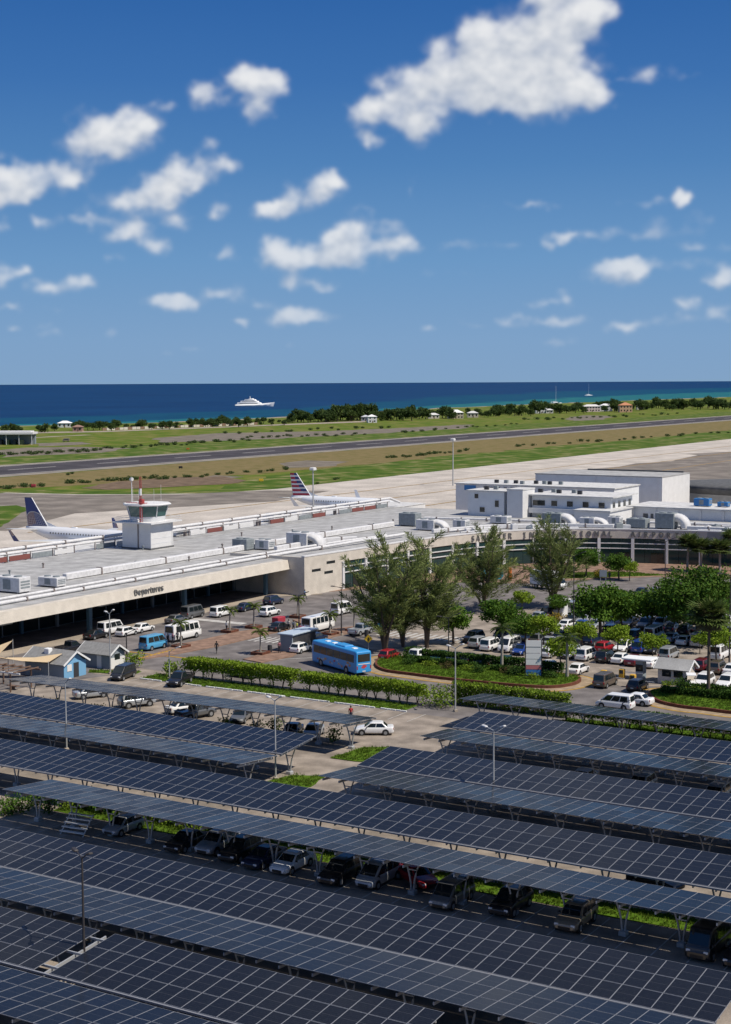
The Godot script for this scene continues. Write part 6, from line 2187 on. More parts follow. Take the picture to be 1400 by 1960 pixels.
func sail_boat(label: String, at: Vector3, hull_l: float, mast: float, cat: bool):
	var t := thing("sailing_boat", label, "boat", at, deg_to_rad(40), "sailing boats offshore")
	var g := Geo.new()
	for s in ([-2.6, 2.6] if cat else [0.0]):
		g = Geo.new()
		var rings := []
		for q in [[-0.5, 0.55], [-0.3, 0.85], [0.1, 1.0], [0.36, 0.7], [0.5, 0.05]]:
			var w: float = q[1] * hull_l * (0.07 if cat else 0.13)
			rings.append([Vector3(q[0] * hull_l, 1.3, s + w), Vector3(q[0] * hull_l, 1.3, s - w), Vector3(q[0] * hull_l, -0.3, s - w * 0.6), Vector3(q[0] * hull_l, -0.3, s + w * 0.6)])
		g.loft(rings)
		part(t, "hull", g.mesh([M.yacht_white]))
	g = Geo.new(); g.cbox(Vector3(-0.5, 1.9, 0), Vector3(hull_l * 0.4, 1.4, 5.0 if cat else 2.4), 0.3); part(t, "cabin", g.mesh([M.yacht_white]))
	g = Geo.new(); g.tube([Vector3(0.4, 1.5, 0), Vector3(0.4, mast, 0)], [0.22, 0.14], 6); part(t, "mast", g.mesh([M.yacht_white]))
	g = Geo.new(); g.tube([Vector3(0.4, 3.6, 0), Vector3(-hull_l * 0.38, 3.6, 0)], [0.3, 0.2], 6); part(t, "boom", g.mesh([M.yacht_white]))

func make_far():
	var d1 := Color(0.032, 0.062, 0.02); var l1 := Color(0.085, 0.13, 0.035)
	var fars := []
	for k in 5:
		fars.append(broadleaf(200 + k, 10.0, 6.0, [0.62, 0.75, 0.55, 0.7, 0.85][k], 26, 44, 1.25, d1, l1.lerp(Color(0.085, 0.12, 0.02), k * 0.2), 0.4))
	for q in SHORE:
		tree("shore_tree", ["dark round-crowned shore tree ", "tall full-crowned shore tree ", "wide low-crowned shore tree ", "mid green shore tree ", "lighter green bushy shore tree "][q[2]] + CLUMPS[q[5]], "trees along the shore", Vector3(q[0], 0.0, q[1]), fars[q[2]], q[3], q[4])
	var scr := []
	for k in 3:
		scr.append(shrub_mesh(300 + k, Vector3(2.6, 1.3, 2.4), 190, 0.75, d1, l1))
	for q in SCRUB:
		single("scrub_bush", scr[q[2]], "low dark bush " + STRIPS[q[5]], "bush", Vector3(q[0], 0.05, q[1]), q[3], "bushes on the runway flats").scale = Vector3.ONE * q[4]
	for i in HOUSES.size():
		var q = HOUSES[i]
		house(q[0], Vector3(q[1], 0.0, q[2]), deg_to_rad(31 + q[3]), q[4], q[5], q[6], Color(q[7][0], q[7][1], q[7][2]).linear_to_srgb(), Color(q[8][0], q[8][1], q[8][2]).linear_to_srgb(), q[9], i)
	yacht()
	sail_boat("white catamaran with a bare mast far offshore", Vector3(CATAMARAN[0], -1.5, CATAMARAN[1]), 22.0, 34.0, true)
	sail_boat("moored sailing boat whose tall mast rises above the shore trees", Vector3(SLOOP[0], -1.5, SLOOP[1]), 24.0, 33.0, false)
	# sea wall in pale blocks along the coast road
	var w := thing("sea_wall", "long low beige wall beside the coast road", "wall", Vector3.ZERO)
	for k in 40:
		var g := Geo.new()
		var a := Vector2(SEA_WALL[0][0], SEA_WALL[0][1]).lerp(Vector2(SEA_WALL[1][0], SEA_WALL[1][1]), k / 39.0)
		g.box(Vector3(a.x, 1.1, a.y), Vector3(0.6, 2.2 + 0.3 * sin(k * 1.3), SEA_WALL[2]), Basis(Vector3.UP, SEA_WALL[3]))
		part(w, "wall_panel", g.mesh([M.wall_cream if k % 3 else M.brick_paving]))
	# fire station with open bays
	mat("engine_olive", lin(0.13, 0.16, 0.08), 0.6)
	var t := thing("fire_station", "long low building with white roof and dark open bays beyond the runway", "building", Vector3(STATION[0], 0.05, STATION[1]), deg_to_rad(31))
	t.scale = Vector3(1.0, 1.45, 1.0)
	var g2 := Geo.new()
	g2.box(Vector3(0, 5.2, 0), Vector3(44, 0.9, 15)); part(t, "roof", g2.mesh([M.wall_white]))
	g2 = Geo.new(); g2.box(Vector3(0, 5.9, 0), Vector3(40, 0.6, 11)); part(t, "roof_lantern", g2.mesh([M.wall_white]))
	g2 = Geo.new(); g2.box(Vector3(0, 2.4, -5), Vector3(42, 4.8, 3)); part(t, "back_wall", g2.mesh([M.hut_grey]))
	for k in 6:
		g2 = Geo.new(); g2.box(Vector3(-21 + k * 8.4, 2.4, 6.6), Vector3(0.35, 4.8, 0.35)); part(t, "column", g2.mesh([M.wall_white]))
	for k in 8:
		g2 = Geo.new(); g2.cbox(Vector3(-18.5 + k * 4.6, 1.2, 3.0), Vector3(2.2, 2.3, 5.0), 0.3); part(t, "parked_engine", g2.mesh([M.engine_olive if k % 2 else M.dark_metal]))
	# airfield signs and lights
	for q in [[-413.0, -434.0, "cart_red", "red airfield sign board beside the taxiway bend"], [-560.0, -720.0, "letter_orange", "orange airfield marker box beyond the runway"], [-352.0, -500.0, "sign_yellow", "yellow airfield marker on the green strip"], [-440.0, -560.0, "black", "black airfield marker on the dry strip"]]:
		t = thing("airfield_sign", q[3], "sign", Vector3(q[0], 0.08, q[1]), deg_to_rad(31), "airfield markers")
		g2 = Geo.new(); g2.cbox(Vector3(0, 0.8, 0), Vector3(1.8, 0.9, 0.4), 0.08); part(t, "board", g2.mesh([M[q[2]]]))
		g2 = Geo.new(); g2.box(Vector3(-0.6, 0.2, 0), Vector3(0.2, 0.5, 0.2)); g2.box(Vector3(0.6, 0.2, 0), Vector3(0.2, 0.5, 0.2)); part(t, "feet", g2.mesh([M.dark_metal]))
	for q in [[-236.9, -362.3, 15.0, "tall apron floodlight pole behind the striped tail fin"], [-273.0, -516.0, 17.5, "tall apron floodlight pole beyond the white offices"]]:
		t = thing("floodlight_pole", q[3], "floodlight", Vector3(q[0], 0.1, q[1]), 0.0, "apron floodlights")
		g2 = Geo.new(); g2.tube([Vector3.ZERO, Vector3(0, q[2], 0)], [0.28, 0.16], 8); part(t, "pole", g2.mesh([M.pole_grey]))
		g2 = Geo.new(); g2.cbox(Vector3(0, q[2] + 0.3, 0), Vector3(1.6, 0.8, 1.6), 0.2); part(t, "lamp_head", g2.mesh([M.pole_lamp]))
	t = thing("ground_power_cart", "dark ground power cart beside the concourse end", "cart", Vector3(-216.5, 0.1, -372.0))
	g2 = Geo.new(); g2.cbox(Vector3(0, 1.5, 0), Vector3(5.0, 2.6, 2.4), 0.1); part(t, "cabinet", g2.mesh([M.dark_metal]))
	for s in [-1.7, 1.7]: part(t, "wheel", wheel_mesh(0.44), Vector3(s, 0.44, 1.2), Basis(Vector3.UP, PI / 2))

const PUFFS := [[-27.83, 11.04, 1.33, 0.98, 0.90], [-26.68, 11.74, 1.33, 1.07, 1.10], [-25.34, 11.53, 1.51, 1.24, 1.10], [-24.20, 12.58, 1.07, 0.89, 1.00], [-23.25, 12.99, 0.98, 0.62, 1.00], [-22.69, 13.38, 0.62, 0.39, 0.90], [-29.19, 10.51, 1.16, 0.80, 0.90], [-30.35, 10.24, 0.89, 0.62, 0.85], [-31.13, 9.88, 0.62, 0.39, 0.70], [-23.80, 10.77, 1.33, 0.89, 1.00], [-25.14, 10.44, 1.60, 0.53, 0.90], [-22.66, 10.28, 0.80, 0.44, 0.80], [-29.38, 9.31, 0.80, 0.50, 0.80], [-31.03, 9.08, 0.53, 0.32, 0.60], [-26.68, 10.20, 1.07, 0.44, 0.80], [-24.20, 13.82, 1.07, 0.53, 0.80], [-26.78, 12.74, 0.53, 0.44, 0.70], [-20.88, 11.03, 0.80, 0.32, 0.50], [-21.63, 10.73, 0.62, 0.18, 0.40], [-19.85, 10.99, 0.71, 0.18, 0.32], [-34.99, 10.98, 0.80, 0.50, 0.95], [-35.85, 11.06, 0.71, 0.39, 0.85], [-36.91, 10.50, 0.68, 0.46, 0.75], [-35.19, 10.15, 0.53, 0.53, 0.80], [-34.41, 11.07, 0.36, 0.39, 0.60], [-38.68, 10.11, 0.43, 0.25, 0.40], [-40.55, 9.34, 1.10, 0.57, 1.00], [-39.61, 9.17, 0.80, 0.50, 0.90], [-41.32, 8.68, 0.89, 0.46, 0.85], [-40.47, 8.51, 0.89, 0.39, 0.70], [-42.47, 7.64, 1.07, 0.39, 0.80], [-43.59, 7.25, 0.98, 0.43, 0.80], [-44.51, 7.59, 0.50, 0.62, 0.80], [-41.72, 7.38, 0.50, 0.25, 0.60], [-44.53, 6.67, 0.80, 0.32, 0.60], [-43.42, 6.88, 0.71, 0.28, 0.50], [-37.34, 7.91, 1.07, 0.44, 0.75], [-38.30, 7.34, 1.07, 0.46, 0.85], [-39.65, 6.67, 1.24, 0.39, 0.80], [-41.56, 5.98, 1.07, 0.32, 0.75], [-38.89, 6.96, 0.71, 0.36, 0.60], [-36.94, 8.75, 0.32, 0.25, 0.40], [-36.37, 8.10, 0.44, 0.25, 0.40], [-39.86, 5.63, 0.89, 0.39, 0.80], [-38.82, 5.07, 0.50, 0.28, 0.65], [-38.14, 5.83, 0.71, 0.39, 0.45], [-36.49, 6.60, 0.43, 0.32, 0.50], [-36.78, 6.22, 0.28, 0.25, 0.40], [-43.16, 5.87, 0.28, 0.25, 0.42], [-44.56, 5.75, 0.32, 0.28, 0.50], [-40.42, 4.58, 0.46, 0.21, 0.50], [-36.32, 4.79, 0.39, 0.27, 0.60], [-44.60, 3.88, 0.39, 0.46, 0.65], [-43.95, 4.08, 0.50, 0.21, 0.50], [-42.94, 3.48, 0.71, 0.27, 0.48], [-41.80, 3.72, 0.50, 0.28, 0.50], [-44.26, 2.79, 0.64, 0.14, 0.38], [-42.39, 2.73, 0.71, 0.12, 0.30], [-33.09, 7.08, 0.89, 0.46, 0.60], [-32.50, 7.46, 0.53, 0.36, 0.60], [-34.65, 6.32, 0.60, 0.28, 0.80], [-33.87, 6.51, 0.60, 0.32, 0.50], [-31.34, 6.41, 0.46, 0.32, 0.40], [-29.43, 7.12, 0.28, 0.32, 0.45], [-31.93, 5.18, 1.07, 0.57, 1.00], [-33.89, 4.60, 1.07, 0.50, 0.95], [-34.47, 4.89, 0.53, 0.53, 0.80], [-32.33, 4.51, 1.24, 0.43, 0.90], [-30.37, 4.98, 0.98, 0.39, 0.75], [-29.59, 5.22, 0.50, 0.28, 0.50], [-32.72, 3.64, 0.64, 0.21, 0.60], [-34.09, 3.74, 0.53, 0.25, 0.50], [-36.53, 3.35, 0.64, 0.32, 0.85], [-38.47, 2.97, 0.85, 0.25, 0.70], [-37.89, 3.12, 0.43, 0.18, 0.40], [-35.07, 2.97, 0.50, 0.21, 0.42], [-33.71, 2.48, 0.98, 0.32, 0.62], [-32.93, 2.42, 0.64, 0.16, 0.40], [-35.86, 2.23, 0.39, 0.14, 0.35], [-34.49, 2.39, 0.46, 0.21, 0.40], [-44.18, 2.09, 0.28, 0.14, 0.32], [-42.78, 1.81, 0.46, 0.18, 0.40], [-43.00, 2.15, 0.39, 0.14, 0.30], [-40.79, 1.81, 0.57, 0.14, 0.40], [-38.60, 1.15, 0.36, 0.11, 0.30], [-37.53, 1.27, 0.50, 0.11, 0.30], [-34.01, 1.41, 0.28, 0.12, 0.35], [-33.03, 1.37, 0.39, 0.09, 0.25], [-19.52, 6.69, 0.32, 0.25, 0.75], [-20.27, 6.47, 0.53, 0.20, 0.45], [-23.67, 5.28, 0.57, 0.21, 0.75], [-24.35, 5.01, 0.21, 0.14, 0.35], [-21.94, 3.92, 0.89, 0.39, 0.95], [-21.28, 4.20, 0.50, 0.32, 0.70], [-23.66, 3.12, 0.39, 0.27, 0.75], [-24.53, 2.90, 0.57, 0.16, 0.45], [-17.99, 3.79, 0.57, 0.32, 0.85], [-18.36, 3.57, 0.36, 0.18, 0.50], [-19.38, 2.84, 0.53, 0.25, 0.50], [-19.75, 2.27, 0.98, 0.21, 0.42], [-21.35, 2.00, 0.71, 0.21, 0.48], [-17.97, 2.53, 0.62, 0.28, 0.55], [-24.04, 1.45, 0.71, 0.18, 0.50], [-24.52, 2.23, 0.82, 0.21, 0.42], [-25.59, 2.24, 0.60, 0.20, 0.36], [-23.37, 2.27, 0.53, 0.18, 0.34], [-28.81, 1.91, 0.43, 0.12, 0.30], [-27.15, 2.11, 0.53, 0.14, 0.32], [-27.25, 5.05, 2.13, 0.21, 0.24], [-24.16, 6.48, 2.85, 0.16, 0.22], [-21.86, 5.34, 2.67, 0.25, 0.24], [-19.04, 5.75, 1.96, 0.39, 0.24], [-20.33, 4.27, 2.31, 0.25, 0.24], [-28.03, 4.09, 1.78, 0.18, 0.22], [-30.37, 5.74, 1.07, 0.25, 0.24], [-18.66, 4.90, 1.60, 0.21, 0.22], ]
const FRONT := [
	[-155.3,-234.3,0.0],
	[-155.15,-235.71,1.41],
	[-154.93,-237.7,3.42],
	[-154.68,-240.02,5.75],
	[-154.42,-242.37,8.12],
	[-154.2,-244.5,10.26],
	[-154.02,-246.24,12.01],
	[-153.86,-247.78,13.55],
	[-153.71,-249.35,15.13],
	[-153.53,-251.18,16.97],
	[-153.3,-253.5,19.3],
	[-153.04,-256.48,22.29],
	[-152.78,-259.96,25.79],
	[-152.47,-263.7,29.54],
	[-152.09,-267.46,33.32],
	[-151.6,-271.0,36.89],
	[-151.01,-274.36,40.3],
	[-150.35,-277.7,43.71],
	[-149.6,-280.96,47.05],
	[-148.75,-284.08,50.28],
	[-147.8,-287.0,53.36],
	[-146.78,-289.69,56.23],
	[-145.71,-292.19,58.96],
	[-144.51,-294.55,61.6],
	[-143.13,-296.8,64.24],
	[-141.5,-299.0,66.98],
	[-139.6,-301.17,69.86],
	[-137.49,-303.29,72.85],
	[-135.17,-305.3,75.92],
	[-132.67,-307.16,79.04],
	[-130.0,-308.8,82.17],
	[-127.06,-310.21,85.44],
	[-123.83,-311.43,88.89],
	[-120.47,-312.48,92.41],
	[-117.14,-313.4,95.86],
	[-114.0,-314.2,99.1],
	[-111.1,-314.87,102.07],
	[-108.35,-315.38,104.87],
	[-105.65,-315.77,107.61],
	[-102.9,-316.1,110.38],
	[-100.0,-316.4,113.29],
	[-96.96,-316.67,116.34],
	[-93.84,-316.89,119.47],
	[-90.64,-317.05,122.67],
	[-87.36,-317.15,125.95],
	[-84.0,-317.2,129.31],
	[-80.5,-317.19,132.82],
	[-76.85,-317.11,136.47],
	[-73.15,-316.98,140.17],
	[-69.5,-316.81,143.82],
	[-66.0,-316.6,147.33],
	[-62.42,-316.32,150.92],
	[-58.69,-315.96,154.67],
	[-55.15,-315.57,158.23],
	[-52.14,-315.23,161.25],
	[-50.0,-315.0,163.41],
]
const LETTERS := [
	["S",-147.38,-287.76,1.2096],
	["A",-146.87,-289.11,1.2096],
	["N",-146.24,-290.64,1.1655],
	["G",-145.71,-291.9,1.1655],
	["S",-145.0,-293.32,1.1015],
	["T",-144.41,-294.49,1.021],
	["E",-143.72,-295.61,1.021],
	["R",-143.04,-296.73,0.9313],
	["I",-140.84,-299.57,0.8532],
	["N",-139.7,-300.88,0.8532],
	["T",-138.67,-301.93,0.7863],
	["E",-137.41,-303.2,0.7153],
	["R",-136.25,-304.21,0.7153],
	["N",-134.85,-305.39,0.6377],
	["A",-133.6,-306.32,0.6377],
	["T",-132.34,-307.22,0.5515],
	["I",-131.01,-308.04,0.5515],
	["O",-129.65,-308.83,0.4474],
	["N",-128.18,-309.54,0.4474],
	["A",-126.69,-310.22,0.3607],
	["L",-125.4,-310.71,0.3607],
	["A",-120.77,-312.26,0.3035],
	["I",-119.44,-312.64,0.2679],
	["R",-118.11,-313.01,0.2679],
	["P",-116.49,-313.44,0.2506],
	["O",-114.91,-313.84,0.2506],
	["R",-113.39,-314.22,0.2264],
	["T",-111.66,-314.62,0.2264],
]
const CARS := [
	["hatchback","red",-108.87,-186.31,178.5,"red hatchback parked in the row behind the brick island hedge","vehicles in row behind the brick island hedge"],
	["suv","white",-104.97,-188.36,179.5,"white SUV parked in the row behind the brick island hedge","vehicles in row behind the brick island hedge"],
	["sedan","teal",-101.93,-188.68,0.5,"dark teal sedan next to the white SUV in the row behind the brick island hedge","vehicles in row behind the brick island hedge"],
	["sedan","navy",-99.43,-189.18,181.5,"navy sedan parked in the row behind the brick island hedge","vehicles in row behind the brick island hedge"],
	["hatchback","black",-97.34,-189.19,179.0,"black hatchback next to the navy sedan in the row behind the brick island hedge","vehicles in row behind the brick island hedge"],
	["sedan","grey",-95.32,-189.7,180.0,"grey sedan parked in the row behind the brick island hedge","vehicles in row behind the brick island hedge"],
	["sedan","teal",-92.22,-189.68,1.0,"dark teal sedan next to the grey sedan in the row behind the brick island hedge","vehicles in row behind the brick island hedge"],
	["hatchback","black",-87.35,-189.56,178.5,"black hatchback next to the dark teal sedan in the row behind the brick island hedge","vehicles in row behind the brick island hedge"],
	["sedan","white",-85.42,-190.08,179.5,"white sedan next to the black hatchback in the row behind the brick island hedge","vehicles in row behind the brick island hedge"],
	["sedan","white",-81.18,-189.94,180.5,"white sedan in the row behind the brick island hedge","vehicles in row behind the brick island hedge"],
	["suv","silver",-102.17,-201.65,178.5,"silver SUV next to the white minivan in the front open row","vehicles in front open row"],
	["minivan","white",-99.69,-200.55,179.5,"white minivan next to the silver SUV in the front open row","vehicles in front open row"],
	["van","white",-96.78,-200.82,0.5,"white van parked in the front open row","vehicles in front open row"],
	["hatchback","blue",-94.13,-199.45,1.5,"blue hatchback parked in the front open row","vehicles in front open row"],
	["sedan","silver",-91.54,-200.24,179.0,"silver sedan parked in the front open row","vehicles in front open row"],
	["hatchback","white",-89.77,-199.53,180.0,"white hatchback parked in the front open row","vehicles in front open row"],
	["suv","silver",-86.9,-200.52,1.0,"silver SUV next to the white hatchback in the front open row","vehicles in front open row"],
	["minivan","white",-84.25,-200.18,178.5,"white minivan next to the silver SUV in the front open row","vehicles in front open row"],
	["suv","black",-81.18,-200.06,179.5,"black SUV parked in the front open row","vehicles in front open row"],
	["sedan","white",-79.04,-200.34,180.5,"white sedan next to the black SUV in the front open row","vehicles in front open row"],
	["hatchback","maroon",-76.81,-199.53,181.5,"maroon hatchback parked in the front open row","vehicles in front open row"],
	["sedan","white",-74.17,-199.54,179.0,"white sedan next to the maroon hatchback in the front open row","vehicles in front open row"],
	["minivan","silver",-74.17,-206.38,180.0,"silver minivan parked in the front open row","vehicles in front open row"],
	["suv","black",-105.06,-205.21,-1.5,"black SUV parked in the row behind the front open row","vehicles in row behind the front open row"],
	["minivan","navy",-102.09,-209.6,-0.5,"navy minivan parked in the row behind the front open row","vehicles in row behind the front open row"],
	["sedan","grey",-100.01,-210.18,0.5,"grey sedan parked in the row behind the front open row","vehicles in row behind the front open row"],
	["sedan","black",-98.08,-210.2,1.5,"black sedan parked in the row behind the front open row","vehicles in row behind the front open row"],
	["suv","grey",-95.59,-209.0,179.0,"grey SUV parked in the row behind the front open row","vehicles in row behind the front open row"],
	["hatchback","silver",-91.83,-207.22,0.0,"silver hatchback parked in the row behind the front open row","vehicles in row behind the front open row"],
	["suv","navy",-88.39,-212.04,181.0,"navy SUV parked in the row behind the front open row","vehicles in row behind the front open row"],
	["hatchback","red",-84.59,-207.81,178.5,"red hatchback parked in the row behind the front open row","vehicles in row behind the front open row"],
	["pickup","white",-81.94,-208.98,-0.5,"white pickup parked in the row behind the front open row","vehicles in row behind the front open row"],
	["minivan","blue",-79.7,-209.94,180.5,"blue minivan parked in the row behind the front open row","vehicles in row behind the front open row"],
	["hatchback","black",-77.74,-209.74,1.5,"black hatchback parked in the row behind the front open row","vehicles in row behind the front open row"],
	["sedan","white",-97.85,-224.36,178.5,"white sedan next to the blue sedan in the middle row","vehicles in middle row"],
	["sedan","blue",-95.39,-225.16,179.5,"blue sedan parked in the middle row","vehicles in middle row"],
	["sedan","silver",-93.85,-226.62,0.5,"silver sedan next to the blue sedan in the middle row","vehicles in middle row"],
	["suv","black",-89.13,-221.85,181.5,"black SUV next to the silver sedan in the middle row","vehicles in middle row"],
	["sedan","white",-87.07,-221.88,179.0,"white sedan next to the black SUV in the middle row","vehicles in middle row"],
	["suv","black",-83.99,-219.28,180.0,"black SUV next to the white sedan in the middle row","vehicles in middle row"],
	["van","white",-81.78,-220.67,181.0,"white van parked in the middle row","vehicles in middle row"],
	["sedan","silver",-78.8,-220.6,178.5,"silver sedan next to the white van in the middle row","vehicles in middle row"],
	["sedan","white",-76.16,-218.94,179.5,"white sedan next to the silver sedan in the middle row","vehicles in middle row"],
	["van","silver",-73.82,-218.89,180.5,"silver van parked in the middle row","vehicles in middle row"],
	["sedan","grey",-99.24,-229.62,-1.5,"grey sedan parked in the row behind the middle one","vehicles in row behind the middle one"],
	["sedan","silver",-97.38,-230.66,-0.5,"silver sedan parked in the row behind the middle one","vehicles in row behind the middle one"],
	["sedan","black",-89.82,-231.28,0.5,"black sedan next to the silver sedan in the row behind the middle one","vehicles in row behind the middle one"],
	["suv","grey",-86.88,-230.59,1.5,"grey SUV parked in the row behind the middle one","vehicles in row behind the middle one"],
	["suv","silver",-84.71,-231.81,-1.0,"silver SUV parked in the row behind the middle one","vehicles in row behind the middle one"],
	["sedan","navy",-81.82,-229.36,180.0,"navy sedan parked in the row behind the middle one","vehicles in row behind the middle one"],
	["suv","black",-79.13,-228.07,181.0,"black SUV parked in the row behind the middle one","vehicles in row behind the middle one"],
	["sedan","black",-77.24,-229.68,178.5,"black sedan next to the black SUV in the row behind the middle one","vehicles in row behind the middle one"],
	["minivan","white",-69.1,-220.94,179.5,"white minivan parked in the row behind the middle one","vehicles in row behind the middle one"],
	["sedan","silver",-105.3,-229.94,178.5,"silver sedan next to the black hatchback in the back row","vehicles in back row"],
	["hatchback","black",-106.04,-241.09,179.5,"black hatchback parked in the back row","vehicles in back row"],
	["van","silver",-103.21,-239.72,180.5,"silver van parked in the back row","vehicles in back row"],
	["van","black",-101.36,-240.1,181.5,"black van parked in the back row","vehicles in back row"],
	["suv","white",-90.5,-239.57,-1.0,"white SUV parked in the back row","vehicles in back row"],
	["suv","silver",-88.54,-240.67,0.0,"silver SUV parked in the back row","vehicles in back row"],
	["suv","black",-84.4,-239.24,181.0,"black SUV next to the silver SUV in the back row","vehicles in back row"],
	["suv","black",-81.19,-239.2,178.5,"black SUV next to the white pickup in the back row","vehicles in back row"],
	["pickup","white",-76.09,-239.4,-0.5,"white pickup parked in the back row","vehicles in back row"],
	["sedan","black",-101.01,-266.15,180.5,"black sedan parked in the back row","vehicles in back row"],
	["sedan","silver",-98.83,-267.38,181.5,"silver sedan next to the black sedan in the back row","vehicles in back row"],
	["suv","navy",-93.71,-264.1,179.0,"navy SUV parked in the back row","vehicles in back row"],
	["sedan","silver",-93.6,-208.02,178.5,"silver sedan next to the black SUV in the crowded middle of the car park","vehicles in crowded middle of the car park"],
	["suv","black",-89.7,-206.7,-0.5,"black SUV parked in the crowded middle of the car park","vehicles in crowded middle of the car park"],
	["sedan","grey",-92.95,-217.44,180.5,"grey sedan parked in the crowded middle of the car park","vehicles in crowded middle of the car park"],
	["hatchback","white",-97.39,-218.01,1.5,"white hatchback parked in the crowded middle of the car park","vehicles in crowded middle of the car park"],
	["sedan","black",-94.23,-214.0,179.0,"black sedan next to the white hatchback in the crowded middle of the car park","vehicles in crowded middle of the car park"],
	["sedan","silver",-95.99,-233.92,180.0,"silver sedan next to the black sedan in the crowded middle of the car park","vehicles in crowded middle of the car park"],
	["sedan","navy",-92.37,-230.44,1.0,"navy sedan parked in the crowded middle of the car park","vehicles in crowded middle of the car park"],
	["hatchback","black",-92.92,-235.38,178.5,"black hatchback parked in the crowded middle of the car park","vehicles in crowded middle of the car park"],
	["sedan","white",-92.01,-238.7,179.5,"white sedan parked in the crowded middle of the car park","vehicles in crowded middle of the car park"],
	["suv","grey",-86.76,-239.78,180.5,"grey SUV parked in the crowded middle of the car park","vehicles in crowded middle of the car park"],
	["suv","silver",-74.57,-226.24,181.5,"silver SUV parked in the crowded middle of the car park","vehicles in crowded middle of the car park"],
	["sedan","black",-72.45,-225.8,179.0,"black sedan next to the silver SUV in the crowded middle of the car park","vehicles in crowded middle of the car park"],
	["hatchback","silver",-72.41,-231.01,180.0,"silver hatchback parked in the crowded middle of the car park","vehicles in crowded middle of the car park"],
	["van","grey",-80.86,-245.12,181.0,"grey van parked in the crowded middle of the car park","vehicles in crowded middle of the car park"],
	["hatchback","black",-105.9,-235.13,178.5,"black hatchback parked in the strip of bays along the forecourt road","vehicles in strip of bays along the forecourt road"],
	["sedan","silver",-98.98,-239.3,179.5,"silver sedan parked in the strip of bays along the forecourt road","vehicles in strip of bays along the forecourt road"],
	["suv","white",-99.92,-246.2,0.5,"white SUV parked in the strip of bays along the forecourt road","vehicles in strip of bays along the forecourt road"],
	["sedan","black",-99.1,-249.42,181.5,"black sedan parked in the strip of bays along the forecourt road","vehicles in strip of bays along the forecourt road"],
	["sedan","white",-97.81,-251.54,179.0,"white sedan parked in the strip of bays along the forecourt road","vehicles in strip of bays along the forecourt road"],
	["suv","grey",-92.58,-248.95,180.0,"grey SUV parked in the strip of bays along the forecourt road","vehicles in strip of bays along the forecourt road"],
	["suv","silver",-86.24,-249.8,1.0,"silver SUV parked in the strip of bays along the forecourt road","vehicles in strip of bays along the forecourt road"],
	["sedan","navy",-89.45,-264.21,178.5,"navy sedan parked in the strip of bays along the forecourt road","vehicles in strip of bays along the forecourt road"],
	["hatchback","white",-92.96,-267.27,179.5,"white hatchback parked in the strip of bays along the forecourt road","vehicles in strip of bays along the forecourt road"],
	["sedan","grey",-85.89,-261.08,180.5,"grey sedan parked in the strip of bays along the forecourt road","vehicles in strip of bays along the forecourt road"],
	["suv","black",-82.32,-258.85,181.5,"black SUV parked in the strip of bays along the forecourt road","vehicles in strip of bays along the forecourt road"],
	["suv","maroon",-67.12,-200.54,178.5,"maroon SUV parked in the row beside the gatehouse","vehicles in row beside the gatehouse"],
	["suv","bronze",-64.74,-199.77,179.5,"bronze SUV parked in the row beside the gatehouse","vehicles in row beside the gatehouse"],
	["sedan","white",-62.8,-200.0,180.5,"white sedan parked in the row beside the gatehouse","vehicles in row beside the gatehouse"],
	["suv","white",-63.4,-189.65,1.5,"white SUV next to the white sedan in the row beside the gatehouse","vehicles in row beside the gatehouse"],
	["suv","white",-60.57,-190.51,-1.0,"white SUV next to the white van in the row beside the gatehouse","vehicles in row beside the gatehouse"],
	["van","white",-67.87,-210.06,180.0,"white van parked in the row beside the gatehouse","vehicles in row beside the gatehouse"],
	["minivan","bronze",-74.62,-183.64,178.5,"bronze minivan parked in the car-park gate","vehicles in car-park gate"],
	["hatchback","black",-70.03,-183.27,179.5,"black hatchback parked in the car-park gate","vehicles in car-park gate"],
	["hatchback","silver",-86.9,-101.61,-1.5,"silver hatchback parked in the shaded bays of the long solar carport","vehicles in shaded bays of the long solar carport"],
	["sedan","black",-79.24,-100.88,-0.5,"black sedan parked in the shaded bays of the long solar carport","vehicles in shaded bays of the long solar carport"],
	["suv","silver",-76.43,-101.58,0.5,"silver SUV parked in the shaded bays of the long solar carport","vehicles in shaded bays of the long solar carport"],
	["suv","black",-73.6,-100.99,1.5,"black SUV next to the silver SUV in the shaded bays of the long solar carport","vehicles in shaded bays of the long solar carport"],
	["sedan","navy",-70.93,-100.65,-1.0,"navy sedan parked in the shaded bays of the long solar carport","vehicles in shaded bays of the long solar carport"],
	["sedan","white",-68.19,-100.72,0.0,"white sedan parked in the shaded bays of the long solar carport","vehicles in shaded bays of the long solar carport"],
	["suv","black",-63.33,-100.37,1.0,"black SUV next to the white sedan in the shaded bays of the long solar carport","vehicles in shaded bays of the long solar carport"],
	["minivan","silver",-60.31,-101.3,-1.5,"silver minivan parked in the shaded bays of the long solar carport","vehicles in shaded bays of the long solar carport"],
	["minivan","grey",-53.05,-100.1,-0.5,"grey minivan parked in the shaded bays of the long solar carport","vehicles in shaded bays of the long solar carport"],
	["suv","black",-48.49,-100.95,0.5,"black SUV next to the grey minivan in the shaded bays of the long solar carport","vehicles in shaded bays of the long solar carport"],
	["suv","tan",-42.98,-100.47,1.5,"tan SUV parked in the shaded bays of the long solar carport","vehicles in shaded bays of the long solar carport"],
	["van","black",-32.9,-100.24,-1.0,"black van parked in the shaded bays of the long solar carport","vehicles in shaded bays of the long solar carport"],
	["suv","black",-30.24,-99.87,0.0,"black SUV next to the black van in the shaded bays of the long solar carport","vehicles in shaded bays of the long solar carport"],
	["van","white",-158.56,-183.28,178.5,"white van parked in the drop-off lane under the canopy","vehicles in drop-off lane under the canopy"],
